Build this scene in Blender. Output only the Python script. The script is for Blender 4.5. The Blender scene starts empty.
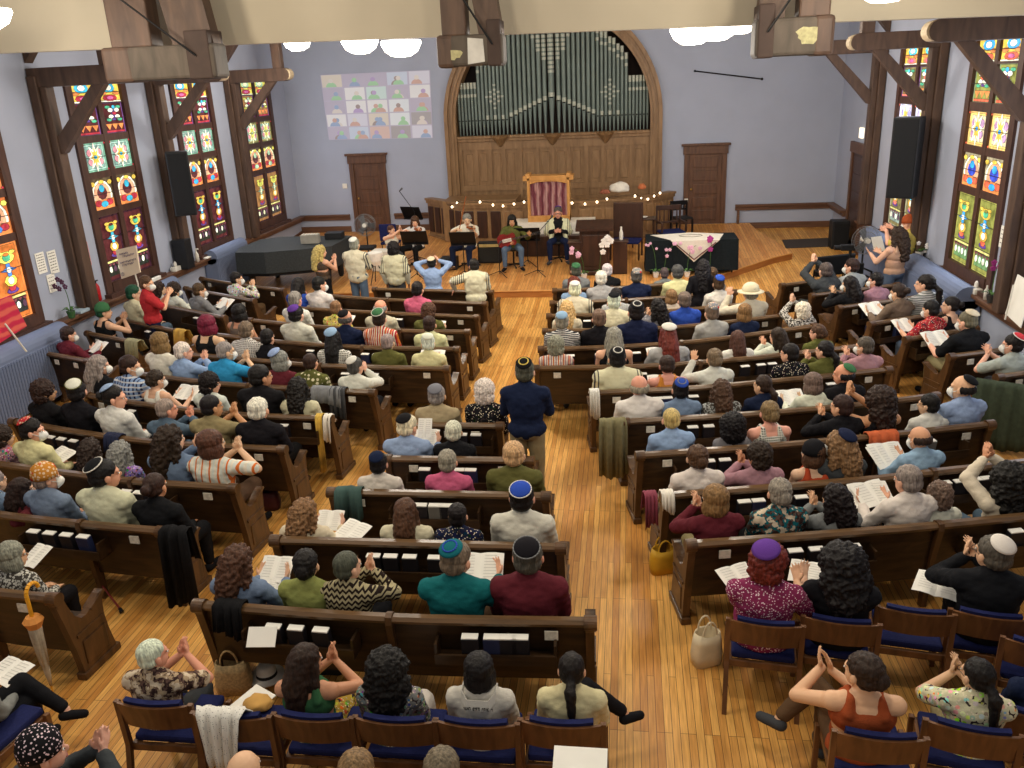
import bpy, bmesh, math, random
import numpy as np
from mathutils import Vector, Matrix, Euler, noise
random.seed(7)
SC = bpy.context.scene
COL = SC.collection
PI = math.pi
V = Vector
# ---------------------------------------------------------------- camera geometry
YAW, PIT, ROL, FPX, H = -0.142792500, 0.344615966, -0.0460483471, 843.792273, 4.6
def _M():
    cy, sy = math.cos(YAW), math.sin(YAW); cp, sp = math.cos(PIT), math.sin(PIT); cr, sr = math.cos(ROL), math.sin(ROL)
    A = np.array([[1, 0, 0], [0, 0, -1], [0, 1, 0]], float)
    Ry = np.array([[cy, 0, -sy], [0, 1, 0], [sy, 0, cy]])
    Rx = np.array([[1, 0, 0], [0, cp, -sp], [0, sp, cp]])
    Rz = np.array([[cr, -sr, 0], [sr, cr, 0], [0, 0, 1]])
    return Rz @ Rx @ Ry @ A
MC = _M()
def ray(px, py): return V(MC.T @ np.array([px - 512, py - 384, FPX]))
O0 = V((0, 0, H))
def at(px, py, z=0.0):
    r = ray(px, py); return O0 + r * ((z - H) / r.z)
def aty(px, py, y):
    r = ray(px, py); return O0 + r * (y / r.y)
def atx(px, py, x):
    r = ray(px, py); return O0 + r * (x / r.x)
def F(y): return max(0.0, (y - 17) * 0.07)          # side floor rises gently towards the stage
def S(y): return F(y) + 0.16                         # stage top
def atS(px, py, dz=0.0):
    z = .4
    for _ in range(25):
        p = at(px, py, z + dz); z = .5 * z + .5 * S(p.y)
    p = at(px, py, z + dz); p.z = z; return p
cam = bpy.data.cameras.new('camera'); cam.sensor_width = 36; cam.lens = FPX / 1024 * 36; cam.clip_end = 200
co = bpy.data.objects.new('camera', cam); COL.objects.link(co)
mw = Matrix.Identity(4)
for i in range(3):
    mw[i][0] = MC[0][i]; mw[i][1] = -MC[1][i]; mw[i][2] = -MC[2][i]
mw[2][3] = H
co.matrix_world = mw
SC.camera = co
# ---------------------------------------------------------------- colours
def soft(c, k=.14):
    m = (c[0] + c[1] + c[2]) / 3; return tuple((x + (m - x) * k) * .95 for x in c)
def lin(c):
    return tuple(((x / 255) / 12.92 if x / 255 <= .04045 else ((x / 255 + .055) / 1.055) ** 2.4) for x in c)
PAL = dict(white=(226, 222, 210), cream=(222, 212, 176), offwhite=(214, 208, 192), grey=(128, 130, 132), lightgrey=(172, 174, 172), darkgrey=(66, 68, 72),
    black=(26, 26, 30), navy=(24, 34, 66), blue=(40, 78, 190), brightblue=(40, 150, 210), lightblue=(140, 172, 212), denim=(116, 140, 168), slate=(84, 104, 128),
    teal=(14, 108, 116), green=(60, 116, 72), olive=(98, 98, 46), mustard=(176, 128, 50), orange=(208, 132, 40), rust=(178, 78, 36), red=(196, 42, 50), maroon=(104, 34, 44),
    pink=(214, 92, 128), mauve=(176, 128, 140), magenta=(140, 40, 88), purple=(96, 52, 150), tan=(176, 160, 120), khaki=(150, 138, 96), brown=(98, 72, 50), yellow=(228, 200, 90),
    paleyellow=(228, 220, 160), nude=(196, 146, 120), peach=(232, 160, 110), silver=(200, 204, 206), gold=(200, 160, 60), taupe=(116, 100, 84), lime=(150, 160, 80), beige=(206, 192, 160),
    lilac=(150, 120, 190), orangered=(206, 70, 36))
HPAL = dict(black=(24, 20, 20), darkbrown=(48, 34, 27), brown=(78, 54, 38), lightbrown=(128, 98, 66), blond=(192, 164, 112), grey=(138, 134, 124), darkgrey=(78, 74, 70), white=(218, 212, 198),
    auburn=(104, 44, 34), magenta=(110, 24, 52), green=(28, 74, 52), greybrown=(110, 96, 80))
def C4(n, pal=PAL):
    return (*lin(soft(pal[n]) if pal is PAL else pal[n]), 1.0)
# ---------------------------------------------------------------- materials
def new_mat(name, rough=.6, spec=.3):
    m = bpy.data.materials.new(name); m.use_nodes = True
    b = m.node_tree.nodes['Principled BSDF']; b.inputs['Roughness'].default_value = rough
    b.inputs['Specular IOR Level'].default_value = spec
    return m, m.node_tree, b
def N(nt, typ, **kw):
    n = nt.nodes.new(typ)
    for k, v in kw.items():
        if k[0] == '_': setattr(n, k[1:], v)
        else: n.inputs[k.replace('__', ' ')].default_value = v
    return n
def bump(nt, b, src, strength=.3, dist=.01):
    bp = N(nt, 'ShaderNodeBump', Strength=strength, Distance=dist)
    nt.links.new(src, bp.inputs['Height']); nt.links.new(bp.outputs['Normal'], b.inputs['Normal'])
def ramp(nt, src, c0, c1, p0=0., p1=1.):
    r = nt.nodes.new('ShaderNodeValToRGB'); e = r.color_ramp.elements
    e[0].position = p0; e[0].color = (*c0, 1); e[1].position = p1; e[1].color = (*c1, 1)
    nt.links.new(src, r.inputs[0]); return r
MAT = {}
def flat(name, rgb, rough=.6, metal=0., nz=8., amt=.12, spec=.3, bmp=0.):
    """a material of one colour, broken up by a little procedural mottling"""
    if name in MAT: return MAT[name]
    m, nt, b = new_mat(name, rough, spec); c = lin(rgb)
    tc = N(nt, 'ShaderNodeTexCoord'); no = N(nt, 'ShaderNodeTexNoise', Scale=nz, Detail=4.)
    nt.links.new(tc.outputs['Object'], no.inputs['Vector'])
    r = ramp(nt, no.outputs['Fac'], tuple(x * (1 - amt) for x in c), tuple(min(1, x * (1 + amt)) for x in c), .3, .7)
    nt.links.new(r.outputs[0], b.inputs['Base Color']); b.inputs['Metallic'].default_value = metal
    if bmp: bump(nt, b, no.outputs['Fac'], bmp)
    MAT[name] = m; return m
def wood(name, c0, c1, rough=.4, scale=(1.5, 14, 14), bmp=.1):
    m, nt, b = new_mat(name, rough, .4)
    tc = N(nt, 'ShaderNodeTexCoord'); mp = N(nt, 'ShaderNodeMapping'); mp.inputs['Scale'].default_value = scale
    nt.links.new(tc.outputs['Object'], mp.inputs['Vector'])
    no = N(nt, 'ShaderNodeTexNoise', Scale=1.6, Detail=6., Distortion=.6); nt.links.new(mp.outputs[0], no.inputs['Vector'])
    r = ramp(nt, no.outputs['Fac'], lin(c0), lin(c1), .3, .72); nt.links.new(r.outputs[0], b.inputs['Base Color'])
    bump(nt, b, no.outputs['Fac'], bmp); MAT[name] = m; return m
def floor_mat(name, c0, c1, width=.058):
    m, nt, b = new_mat(name, .45, .35)
    tc = N(nt, 'ShaderNodeTexCoord'); mp = N(nt, 'ShaderNodeMapping'); mp.inputs['Rotation'].default_value = (0, 0, PI / 2)
    nt.links.new(tc.outputs['Object'], mp.inputs['Vector'])
    br = N(nt, 'ShaderNodeTexBrick', Scale=1., Mortar__Size=.0022, Brick__Width=1.7, Row__Height=width, _offset=.37, _offset_frequency=3)
    br.inputs['Mortar Smooth'].default_value = .3; br.inputs['Bias'].default_value = 0
    br.inputs['Color1'].default_value = (0, 0, 0, 1); br.inputs['Color2'].default_value = (1, 1, 1, 1); br.inputs['Mortar'].default_value = (.5, .5, .5, 1)
    nt.links.new(mp.outputs[0], br.inputs['Vector'])
    r = ramp(nt, br.outputs['Color'], lin(c0), lin(c1))
    m2 = N(nt, 'ShaderNodeMapping'); m2.inputs['Scale'].default_value = (40, 2.2, 1); nt.links.new(tc.outputs['Object'], m2.inputs['Vector'])
    no = N(nt, 'ShaderNodeTexNoise', Scale=1.5, Detail=5.); nt.links.new(m2.outputs[0], no.inputs['Vector'])
    r2 = ramp(nt, no.outputs['Fac'], (.66, .6, .55), (1.12, 1.1, 1.05), .25, .75)
    mx = N(nt, 'ShaderNodeMixRGB', _blend_type='MULTIPLY', Fac=1.); nt.links.new(r.outputs[0], mx.inputs[1]); nt.links.new(r2.outputs[0], mx.inputs[2])
    n3 = N(nt, 'ShaderNodeTexNoise', Scale=1.1, Detail=3.); nt.links.new(tc.outputs['Object'], n3.inputs['Vector'])
    r3 = ramp(nt, n3.outputs['Fac'], (.78, .74, .7), (1.05, 1.04, 1.02), .3, .65)
    m4 = N(nt, 'ShaderNodeMixRGB', _blend_type='MULTIPLY', Fac=1.); nt.links.new(mx.outputs[0], m4.inputs[1]); nt.links.new(r3.outputs[0], m4.inputs[2])
    mm = N(nt, 'ShaderNodeMixRGB', _blend_type='MIX'); nt.links.new(br.outputs['Fac'], mm.inputs[0]); nt.links.new(m4.outputs[0], mm.inputs[1]); mm.inputs[2].default_value = (*lin((70, 44, 22)), 1)
    nt.links.new(mm.outputs[0], b.inputs['Base Color'])
    rr = N(nt, 'ShaderNodeMapRange'); rr.inputs['To Min'].default_value = .4; rr.inputs['To Max'].default_value = .58
    nt.links.new(n3.outputs['Fac'], rr.inputs['Value']); nt.links.new(rr.outputs[0], b.inputs['Roughness'])
    return m
floorM = floor_mat('floor_boards', (200, 140, 66), (238, 186, 104))
stageM = floor_mat('stage_boards', (204, 140, 74), (232, 176, 106), .075)
pewM = wood('pew_wood', (35, 24, 14), (68, 47, 27), .36, (1.2, 12, 12))
endM = wood('pew_end_wood', (56, 37, 20), (98, 67, 38), .38, (8, 8, 1.4))
beamM = wood('beam_wood', (64, 47, 38), (92, 70, 56), .6, (6, 6, 1.2))
oakM = wood('organ_oak', (120, 90, 58), (150, 116, 80), .45, (6, 6, 1.2))
doorM = wood('door_wood', (74, 48, 34), (104, 70, 48), .45, (10, 10, 1.2))
trimM = wood('trim_wood', (84, 56, 40), (112, 78, 56), .5, (1.2, 1.2, 8))
chairM = wood('chair_wood', (84, 54, 32), (120, 80, 48), .4, (8, 8, 1.4))
honeyM = wood('honey_wood', (184, 128, 64), (212, 156, 88), .4, (5, 5, 1.4))
darkM = wood('dark_wood', (44, 26, 18), (70, 42, 28), .4, (6, 6, 1.2))
wallM = flat('wall_paint', (164, 171, 190), .8, 0, 1.5, .035, .2)
plasM = flat('bulkhead_plaster', (184, 175, 156), .85, 0, 1.2, .04, .2)
ceilM = flat('ceiling_plaster', (190, 184, 170), .85, 0, 1.2, .04, .2)
blackM = flat('black_plastic', (26, 27, 30), .5)
blkM = flat('black_metal', (22, 22, 24), .35, .3)
chromeM = flat('chrome', (170, 170, 172), .25, .9)
paperM = flat('white_paper', (236, 234, 226), .8, 0, 6, .03)
cardM = flat('card_paper', (204, 198, 184), .8, 0, 30, .2)
bluepadM = flat('blue_upholstery', (28, 34, 78), .85, 0, 60, .15, .15, .2)
radM = flat('radiator_paint', (106, 118, 146), .6, 0, 2, .06)
bcM = flat('book_cover', (34, 30, 40), .6)
clothwM = flat('white_cloth', (226, 220, 208), .85, 0, 20, .06, .1, .3)
clothbM = flat('black_cloth', (24, 30, 34), .85, 0, 20, .2, .1, .3)
potM = flat('white_ceramic', (222, 218, 208), .4)
leafM = flat('leaf_green', (66, 104, 48), .5, 0, 12, .25)
petW = flat('white_petal', (240, 236, 232), .6); petP = flat('pink_petal', (230, 184, 210), .6); petM = flat('magenta_petal', (170, 60, 140), .6)
# materials whose colour is the object's own colour (cloth, skin, hair)
def ocol(name, rough, pat=None, spec=.2, bs=0., bscale=60.):
    m, nt, b = new_mat(name, rough, spec)
    oi = N(nt, 'ShaderNodeObjectInfo'); tc = N(nt, 'ShaderNodeTexCoord'); src = oi.outputs['Color']
    no = N(nt, 'ShaderNodeTexNoise', Scale=bscale, Detail=3.); nt.links.new(tc.outputs['Object'], no.inputs['Vector'])
    def mixer(fac, col2, mode='MIX'):
        nonlocal src
        mx = N(nt, 'ShaderNodeMixRGB', _blend_type=mode); nt.links.new(fac, mx.inputs[0]); nt.links.new(src, mx.inputs[1])
        if isinstance(col2, tuple): mx.inputs[2].default_value = (*col2, 1)
        else: nt.links.new(col2, mx.inputs[2])
        src = mx.outputs[0]
    def thresh(s, lo, hi=None):
        r = nt.nodes.new('ShaderNodeValToRGB'); r.color_ramp.interpolation = 'CONSTANT'; e = r.color_ramp.elements
        e[0].color = (0, 0, 0, 1); e[1].position = lo; e[1].color = (1, 1, 1, 1)
        if hi: x = e.new(hi); x.color = (0, 0, 0, 1)
        nt.links.new(s, r.inputs[0]); return r.outputs[0]
    def vor(scale, **k):
        v = N(nt, 'ShaderNodeTexVoronoi', Scale=scale, **k); nt.links.new(tc.outputs['Object'], v.inputs['Vector']); return v
    def wav(scale, d, dist=0.):
        w = N(nt, 'ShaderNodeTexWave', Scale=scale, _bands_direction=d, Distortion=dist, Detail=1.); nt.links.new(tc.outputs['Object'], w.inputs['Vector']); return w
    if pat == 'floral':
        v = vor(24); mixer(thresh(v.outputs['Distance'], .0, .42), v.outputs['Color'], 'OVERLAY'); v2 = vor(38); mixer(thresh(v2.outputs['Distance'], .0, .25), lin((226, 214, 190)))
        v3 = vor(30); v3.inputs['Randomness'].default_value = .8; mixer(thresh(v3.outputs['Distance'], .72), lin((60, 50, 50)))
    elif pat == 'speckle':
        v = vor(60); mixer(thresh(v.outputs['Distance'], .0, .3), lin((228, 204, 214)))
    elif pat == 'dots':
        v = vor(16); v.inputs['Randomness'].default_value = .25; mixer(thresh(v.outputs['Distance'], .0, .34), lin((222, 214, 180)))
    elif pat == 'stripe':
        w = wav(9, 'X', 1.); mixer(thresh(w.outputs['Fac'], .55), lin((222, 214, 196))); w2 = wav(4.2, 'X', 1.); mixer(thresh(w2.outputs['Fac'], .9), lin((206, 110, 50)))
    elif pat == 'hstripe':
        w = wav(11, 'Z', .6); mixer(thresh(w.outputs['Fac'], .6), lin((200, 200, 198)))
    elif pat == 'check':
        w = wav(13, 'X'); w2 = wav(13, 'Z'); mixer(thresh(w.outputs['Fac'], .5), lin((40, 42, 50))); mixer(thresh(w2.outputs['Fac'], .62), lin((214, 212, 206)))
    elif pat == 'plaid':
        w = wav(6, 'X'); w2 = wav(6, 'Z'); mixer(thresh(w.outputs['Fac'], .7), lin((30, 40, 80))); mixer(thresh(w2.outputs['Fac'], .75), lin((206, 208, 214)))
    elif pat == 'chevron':
        mp = N(nt, 'ShaderNodeMapping'); nt.links.new(tc.outputs['Object'], mp.inputs['Vector'])
        sx = N(nt, 'ShaderNodeSeparateXYZ'); nt.links.new(tc.outputs['Object'], sx.inputs[0])
        pp = N(nt, 'ShaderNodeMath', _operation='PINGPONG'); nt.links.new(sx.outputs['X'], pp.inputs[0]); pp.inputs[1].default_value = .025
        ad = N(nt, 'ShaderNodeMath', _operation='ADD'); nt.links.new(sx.outputs['Z'], ad.inputs[0]); nt.links.new(pp.outputs[0], ad.inputs[1])
        md = N(nt, 'ShaderNodeMath', _operation='PINGPONG'); nt.links.new(ad.outputs[0], md.inputs[0]); md.inputs[1].default_value = .022
        ml = N(nt, 'ShaderNodeMath', _operation='MULTIPLY'); nt.links.new(md.outputs[0], ml.inputs[0]); ml.inputs[1].default_value = 45.
        mixer(thresh(ml.outputs[0], .5), lin((38, 28, 24)))
    elif pat == 'snake':
        n2 = N(nt, 'ShaderNodeTexNoise', Scale=16., Detail=2.); nt.links.new(tc.outputs['Object'], n2.inputs['Vector']); mixer(thresh(n2.outputs['Fac'], .54), lin((58, 42, 40))); v = vor(34); mixer(thresh(v.outputs['Distance'], .62), lin((96, 74, 66))); mixer(thresh(n2.outputs['Fac'], .0, .42), lin((206, 190, 166)))
    elif pat == 'lace':
        v = vor(45); mixer(thresh(v.outputs['Distance'], .5), lin((70, 66, 62)))
    elif pat == 'hair':
        w = N(nt, 'ShaderNodeTexNoise', Scale=1., Detail=5.); mp = N(nt, 'ShaderNodeMapping'); mp.inputs['Scale'].default_value = (70, 70, 9)
        nt.links.new(tc.outputs['Object'], mp.inputs['Vector']); nt.links.new(mp.outputs[0], w.inputs['Vector'])
        r = ramp(nt, w.outputs['Fac'], (.45, .45, .45), (1.5, 1.45, 1.4), .3, .7); mx = N(nt, 'ShaderNodeMixRGB', _blend_type='MULTIPLY', Fac=1.)
        nt.links.new(src, mx.inputs[1]); nt.links.new(r.outputs[0], mx.inputs[2]); src = mx.outputs[0]; bump(nt, b, w.outputs['Fac'], .7, .01)
    elif pat == 'knit':
        v = vor(36); v.inputs['Randomness'].default_value = .5; mixer(thresh(v.outputs['Distance'], .0, .38), lin((216, 190, 160))); v2 = vor(14); mixer(thresh(v2.outputs['Distance'], .0, .3), lin((190, 50, 40)))
    elif pat == 'shawl':
        sx = N(nt, 'ShaderNodeSeparateXYZ'); nt.links.new(tc.outputs['Object'], sx.inputs[0]); ab = N(nt, 'ShaderNodeMath', _operation='ABSOLUTE'); nt.links.new(sx.outputs['X'], ab.inputs[0])
        ml = N(nt, 'ShaderNodeMath', _operation='PINGPONG'); nt.links.new(ab.outputs[0], ml.inputs[0]); ml.inputs[1].default_value = .02
        m5 = N(nt, 'ShaderNodeMath', _operation='MULTIPLY'); nt.links.new(ml.outputs[0], m5.inputs[0]); m5.inputs[1].default_value = 50.
        gt = N(nt, 'ShaderNodeMath', _operation='GREATER_THAN'); nt.links.new(ab.outputs[0], gt.inputs[0]); gt.inputs[1].default_value = .215
        mu = N(nt, 'ShaderNodeMath', _operation='MULTIPLY'); nt.links.new(gt.outputs[0], mu.inputs[0]); nt.links.new(thresh(m5.outputs[0], .6), mu.inputs[1]); mixer(mu.outputs[0], lin((60, 60, 66)))
    nt.links.new(src, b.inputs['Base Color'])
    if bs: bump(nt, b, no.outputs['Fac'], bs)
    MAT[name] = m; return m
skinM = ocol('skin', .5, None, .35, .08, 30); skinM.node_tree.nodes['Principled BSDF'].inputs['Subsurface Weight'].default_value = .0
hairM = ocol('hair', .55, 'hair', .25)
clothMs = {p or 'plain': ocol('cloth_' + (p or 'plain'), .85, p, .1, .25, 90) for p in (None, 'floral', 'speckle', 'dots', 'stripe', 'hstripe', 'check', 'plaid', 'chevron', 'lace', 'knit', 'shawl', 'snake')}
def emis(name, rgb, s):
    if name in MAT: return MAT[name]
    m, nt, b = new_mat(name); b.inputs['Base Color'].default_value = (*lin(rgb), 1); b.inputs['Emission Color'].default_value = (*lin(rgb), 1); b.inputs['Emission Strength'].default_value = s
    MAT[name] = m; return m
# ---------------------------------------------------------------- mesh building
class MB:
    def __init__(s): s.v = []; s.f = []; s.m = []
    def add(s, vs, fs, mi=0):
        b = len(s.v); s.v += [tuple(x) for x in vs]; s.f += [tuple(b + i for i in f) for f in fs]; s.m += [mi] * len(fs); return s
    def box(s, x0, x1, y0, y1, z0, z1, mi=0, M=None):
        vs = [V((x, y, z)) for x in (x0, x1) for y in (y0, y1) for z in (z0, z1)]
        if M is not None: vs = [M @ v for v in vs]
        return s.add(vs, [(0, 1, 3, 2), (4, 6, 7, 5), (0, 4, 5, 1), (2, 3, 7, 6), (0, 2, 6, 4), (1, 5, 7, 3)], mi)
    def bbox(s, x0, x1, y0, y1, z0, z1, b=.01, mi=0, M=None):
        """box with chamfered edges along all axes"""
        bm = bmesh.new(); bmesh.ops.create_cube(bm, size=1)
        for v in bm.verts: v.co = V(((x0 + x1) / 2 + v.co.x * (x1 - x0), (y0 + y1) / 2 + v.co.y * (y1 - y0), (z0 + z1) / 2 + v.co.z * (z1 - z0)))
        bmesh.ops.bevel(bm, geom=bm.edges[:], offset=b, segments=2, affect='EDGES', profile=.5)
        bm.verts.index_update(); vs = [v.co.copy() for v in bm.verts]
        if M is not None: vs = [M @ v for v in vs]
        s.add(vs, [[v.index for v in f.verts] for f in bm.faces], mi); bm.free(); return s
    def tube(s, p0, p1, r0, r1=None, n=10, mi=0, caps=True):
        p0, p1 = V(p0), V(p1); r1 = r0 if r1 is None else r1
        d = (p1 - p0).normalized(); a = d.orthogonal().normalized(); b = d.cross(a)
        vs = []
        for p, r in ((p0, r0), (p1, r1)):
            for k in range(n): t = 2 * PI * k / n; vs.append(p + (a * math.cos(t) + b * math.sin(t)) * r)
        fs = [(k, (k + 1) % n, n + (k + 1) % n, n + k) for k in range(n)]
        if caps: fs += [tuple(range(n - 1, -1, -1)), tuple(range(n, 2 * n))]
        return s.add(vs, fs, mi)
    def path(s, pts, r, n=8, mi=0):
        for a, b in zip(pts[:-1], pts[1:]): s.tube(a, b, r, r, n, mi)
        return s
    def ball(s, c, r, seg=12, rings=8, mi=0, M=None, zmin=-1.):
        if not hasattr(r, '__len__'): r = (r, r, r)
        vs = []; fs = []; c = V(c)
        for i in range(rings + 1):
            th = PI * i / rings; z = math.cos(th)
            for k in range(seg):
                ph = 2 * PI * k / seg; p = V((math.sin(th) * math.cos(ph) * r[0], math.sin(th) * math.sin(ph) * r[1], max(z, zmin) * r[2]))
                if M is not None: p = M @ p
                vs.append(c + p)
        for i in range(rings):
            for k in range(seg): fs.append((i * seg + k, (i + 1) * seg + k, (i + 1) * seg + (k + 1) % seg, i * seg + (k + 1) % seg))
        return s.add(vs, fs, mi)
    def lathe(s, prof, c=(0, 0, 0), n=16, mi=0, M=None):
        vs = []; c = V(c)
        for r, z in prof:
            for k in range(n):
                t = 2 * PI * k / n; p = V((r * math.cos(t), r * math.sin(t), z)); vs.append(c + (M @ p if M is not None else p))
        fs = [(i * n + k, i * n + (k + 1) % n, (i + 1) * n + (k + 1) % n, (i + 1) * n + k) for i in range(len(prof) - 1) for k in range(n)]
        fs += [tuple(range(n - 1, -1, -1)), tuple((len(prof) - 1) * n + k for k in range(n))]
        return s.add(vs, fs, mi)
    def prism(s, poly, M, d, mi=0):
        """polygon (a,b) placed by M at (a,0,b) and extruded by d along local Y"""
        n = len(poly); vs = [M @ V((a, 0, b)) for a, b in poly] + [M @ V((a, d, b)) for a, b in poly]
        return s.add(vs, [tuple(range(n)), tuple(range(2 * n - 1, n - 1, -1))] + [(k, n + k, n + (k + 1) % n, (k + 1) % n) for k in range(n)], mi)
    def quad(s, a, b, c, d, mi=0): return s.add([a, b, c, d], [(0, 1, 2, 3)], mi)
    def sweep(s, prof, path, mi=0):
        """closed profile (u,z) swept along a plan path; u runs along the forward normal"""
        n = len(prof); vs = []
        for p, nr in path:
            for u, z in prof: vs.append(V((p.x + nr.x * u, p.y + nr.y * u, z)))
        fs = []
        for i in range(len(path) - 1):
            for k in range(n): fs.append((i * n + k, i * n + (k + 1) % n, (i + 1) * n + (k + 1) % n, (i + 1) * n + k))
        L = len(path) - 1; fs += [tuple(range(n - 1, -1, -1)), tuple(L * n + k for k in range(n))]
        return s.add(vs, fs, mi)
    def mesh(s, name, mats):
        me = bpy.data.meshes.new(name); me.from_pydata(s.v, [], s.f)
        for m in (mats if isinstance(mats, (list, tuple)) else [mats]): me.materials.append(m)
        if any(s.m): me.polygons.foreach_set('material_index', s.m)
        bm = bmesh.new(); bm.from_mesh(me); bmesh.ops.recalc_face_normals(bm, faces=bm.faces[:]); bm.to_mesh(me); bm.free()
        return me
    def build(s, name, mats, parent=None, smooth=False, loc=(0, 0, 0), rz=0.):
        me = s.mesh(name, mats)
        if smooth: me.polygons.foreach_set('use_smooth', [True] * len(me.polygons))
        return place(name, me, parent, loc, rz)
def place(name, me, parent=None, loc=(0, 0, 0), rz=0., color=None, mat=None):
    o = bpy.data.objects.new(name, me); COL.objects.link(o); o.location = loc; o.rotation_euler = (0, 0, rz)
    if mat is not None: o.matrix_local = mat
    if parent is not None: o.parent = parent
    if color: o.color = color
    return o
def tag(o, label, cat, group=None, kind=None):
    o['label'] = label; o['category'] = cat
    if group: o['group'] = group
    if kind: o['kind'] = kind
    return o
def thing(name, label, cat, loc=(0, 0, 0), rz=0., group=None):
    o = bpy.data.objects.new(name, None); COL.objects.link(o); o.empty_display_size = .1
    o.location = loc; o.rotation_euler = (0, 0, rz); return tag(o, label, cat, group)
def struct(name, mb, mats, smooth=False):
    o = mb.build(name, mats, None, smooth); o['kind'] = 'structure'; return o
def copy_thing(root, loc, rz, label):
    def cp(o, par):
        c = o.copy(); COL.objects.link(c); c.parent = par
        for ch in o.children: cp(ch, c)
        return c
    r = cp(root, None); r.location = loc; r.rotation_euler = (0, 0, rz); r['label'] = label; return r
# ================================================================ ROOM
XL, XR, YB = -9.5, 5.55, 24.0
fl = MB()
ys = [-3, 5, 12, 17, 24.0]
vs = []; fs = []
for y in ys: vs += [V((XL - .05, y, F(y))), V((XR + .05, y, F(y)))]
for y in ys: vs += [V((XL - .05, y, -.2)), V((XR + .05, y, -.2))]
for i in range(4): fs.append((2 * i, 2 * i + 1, 2 * i + 3, 2 * i + 2)); fs.append((10 + 2 * i, 12 + 2 * i, 13 + 2 * i, 11 + 2 * i))
fl.add(vs, fs); struct('floor', fl, floorM)
# stage: raked platform one step up, its right end curving back
edge = [(-9.45, 18.1), (.2, 18.1), (1.2, 18.45), (2.0, 19.0), (2.75, 19.75), (3.45, 20.45), (3.95, 20.8), (3.75, 21.9), (3.45, 23.0), (3.35, 23.95), (-9.45, 23.95)]
n = len(edge); st = MB()
# top as strips so that the rake is followed
vs = [V((x, y, S(y))) for x, y in edge]; vs2 = [V((x, y, F(y) - .02)) for x, y in edge]
st.add(vs, [tuple(range(n))]); st.add(vs + vs2, [(k, (k + 1) % n, n + (k + 1) % n, n + k) for k in range(n)], 1)
so = struct('floor_stage', st, [stageM, wood('stage_riser', (150, 92, 42), (180, 118, 60), .45, (1.2, 1.2, 9))])
nos = MB()
for (a, b) in zip(edge[:6], edge[1:7]):
    a3 = V((a[0], a[1], S(a[1]))); b3 = V((b[0], b[1], S(b[1]))); nos.tube(a3 - V((0, .01, .012)), b3 - V((0, .01, .012)), .017, n=8)
struct('trim_1', nos, honeyM)
# wall helpers -----------------------------------------------------
def wall_with_holes(name, axis, pos, a0, a1, z0, z1, holes, sgn, th=.3):
    """wall in plane axis=pos, spanning a in [a0,a1]; rectangular holes (a0,a1,z0,z1)"""
    mb = MB(); As = sorted({a0, a1, *[h[0] for h in holes], *[h[1] for h in holes]}); Zs = sorted({z0, z1, *[h[2] for h in holes], *[h[3] for h in holes]})
    for i in range(len(As) - 1):
        run = None
        for j in range(len(Zs) - 1):
            ca, cz = (As[i] + As[i + 1]) / 2, (Zs[j] + Zs[j + 1]) / 2
            if any(h[0] < ca < h[1] and h[2] < cz < h[3] for h in holes): continue
            if axis == 'x': mb.box(min(pos, pos + sgn * th), max(pos, pos + sgn * th), As[i], As[i + 1], Zs[j], Zs[j + 1])
            else: mb.box(As[i], As[i + 1], min(pos, pos + sgn * th), max(pos, pos + sgn * th), Zs[j], Zs[j + 1])
    return struct(name, mb, wallM)
WL = [(7.05, 8.8), (10.5, 12.25), (14.15, 15.92), (17.68, 19.42), (20.95, 22.85)]
WR = [(10.1, 12.0), (13.5, 15.4), (17.05, 19.2)]
ZW0, ZW1 = 1.26, 5.0
wall_with_holes('wall_left', 'x', XL, -3, YB + .3, -.2, 8, [(a + .03, b - .03, ZW0 + .03, ZW1 - .03) for a, b in WL], -1)
wall_with_holes('wall_right', 'x', XR, -3, YB + .3, -.2, 8, [(a + .03, b - .03, ZW0 + .03, ZW1 - .03) for a, b in WR], 1)
# back wall with the arched organ niche
ACX, AR, AZ = -2.02, 2.95, 3.62
bw = MB(); pts = [(ACX + AR - .1, .3)]
arc = [(ACX + (AR - .1) * math.cos(t), AZ + (AR - .1) * math.sin(t)) for t in [PI * k / 28 for k in range(29)]]
bw.box(XL - .1, ACX - AR + .1, YB, YB + .3, -.2, 8); bw.box(ACX + AR - .1, XR + .1, YB, YB + .3, -.2, 8)
for (a, b) in zip(arc[:-1], arc[1:]):
    x0, x1 = b[0], a[0]
    vs = [V((x0, YB, b[1])), V((x1, YB, a[1])), V((x1, YB, 8)), V((x0, YB, 8)), V((x0, YB + .3, b[1])), V((x1, YB + .3, a[1])), V((x1, YB + .3, 8)), V((x0, YB + .3, 8))]
    bw.add(vs, [(0, 1, 2, 3), (7, 6, 5, 4), (0, 4, 5, 1)])
struct('wall_back', bw, wallM)
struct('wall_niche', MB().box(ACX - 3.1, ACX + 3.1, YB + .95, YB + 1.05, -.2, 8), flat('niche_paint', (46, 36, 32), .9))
struct('ceiling', MB().box(XL - .3, XR + .3, 10.6, YB + .3, 7.2, 7.3), ceilM)
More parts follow.
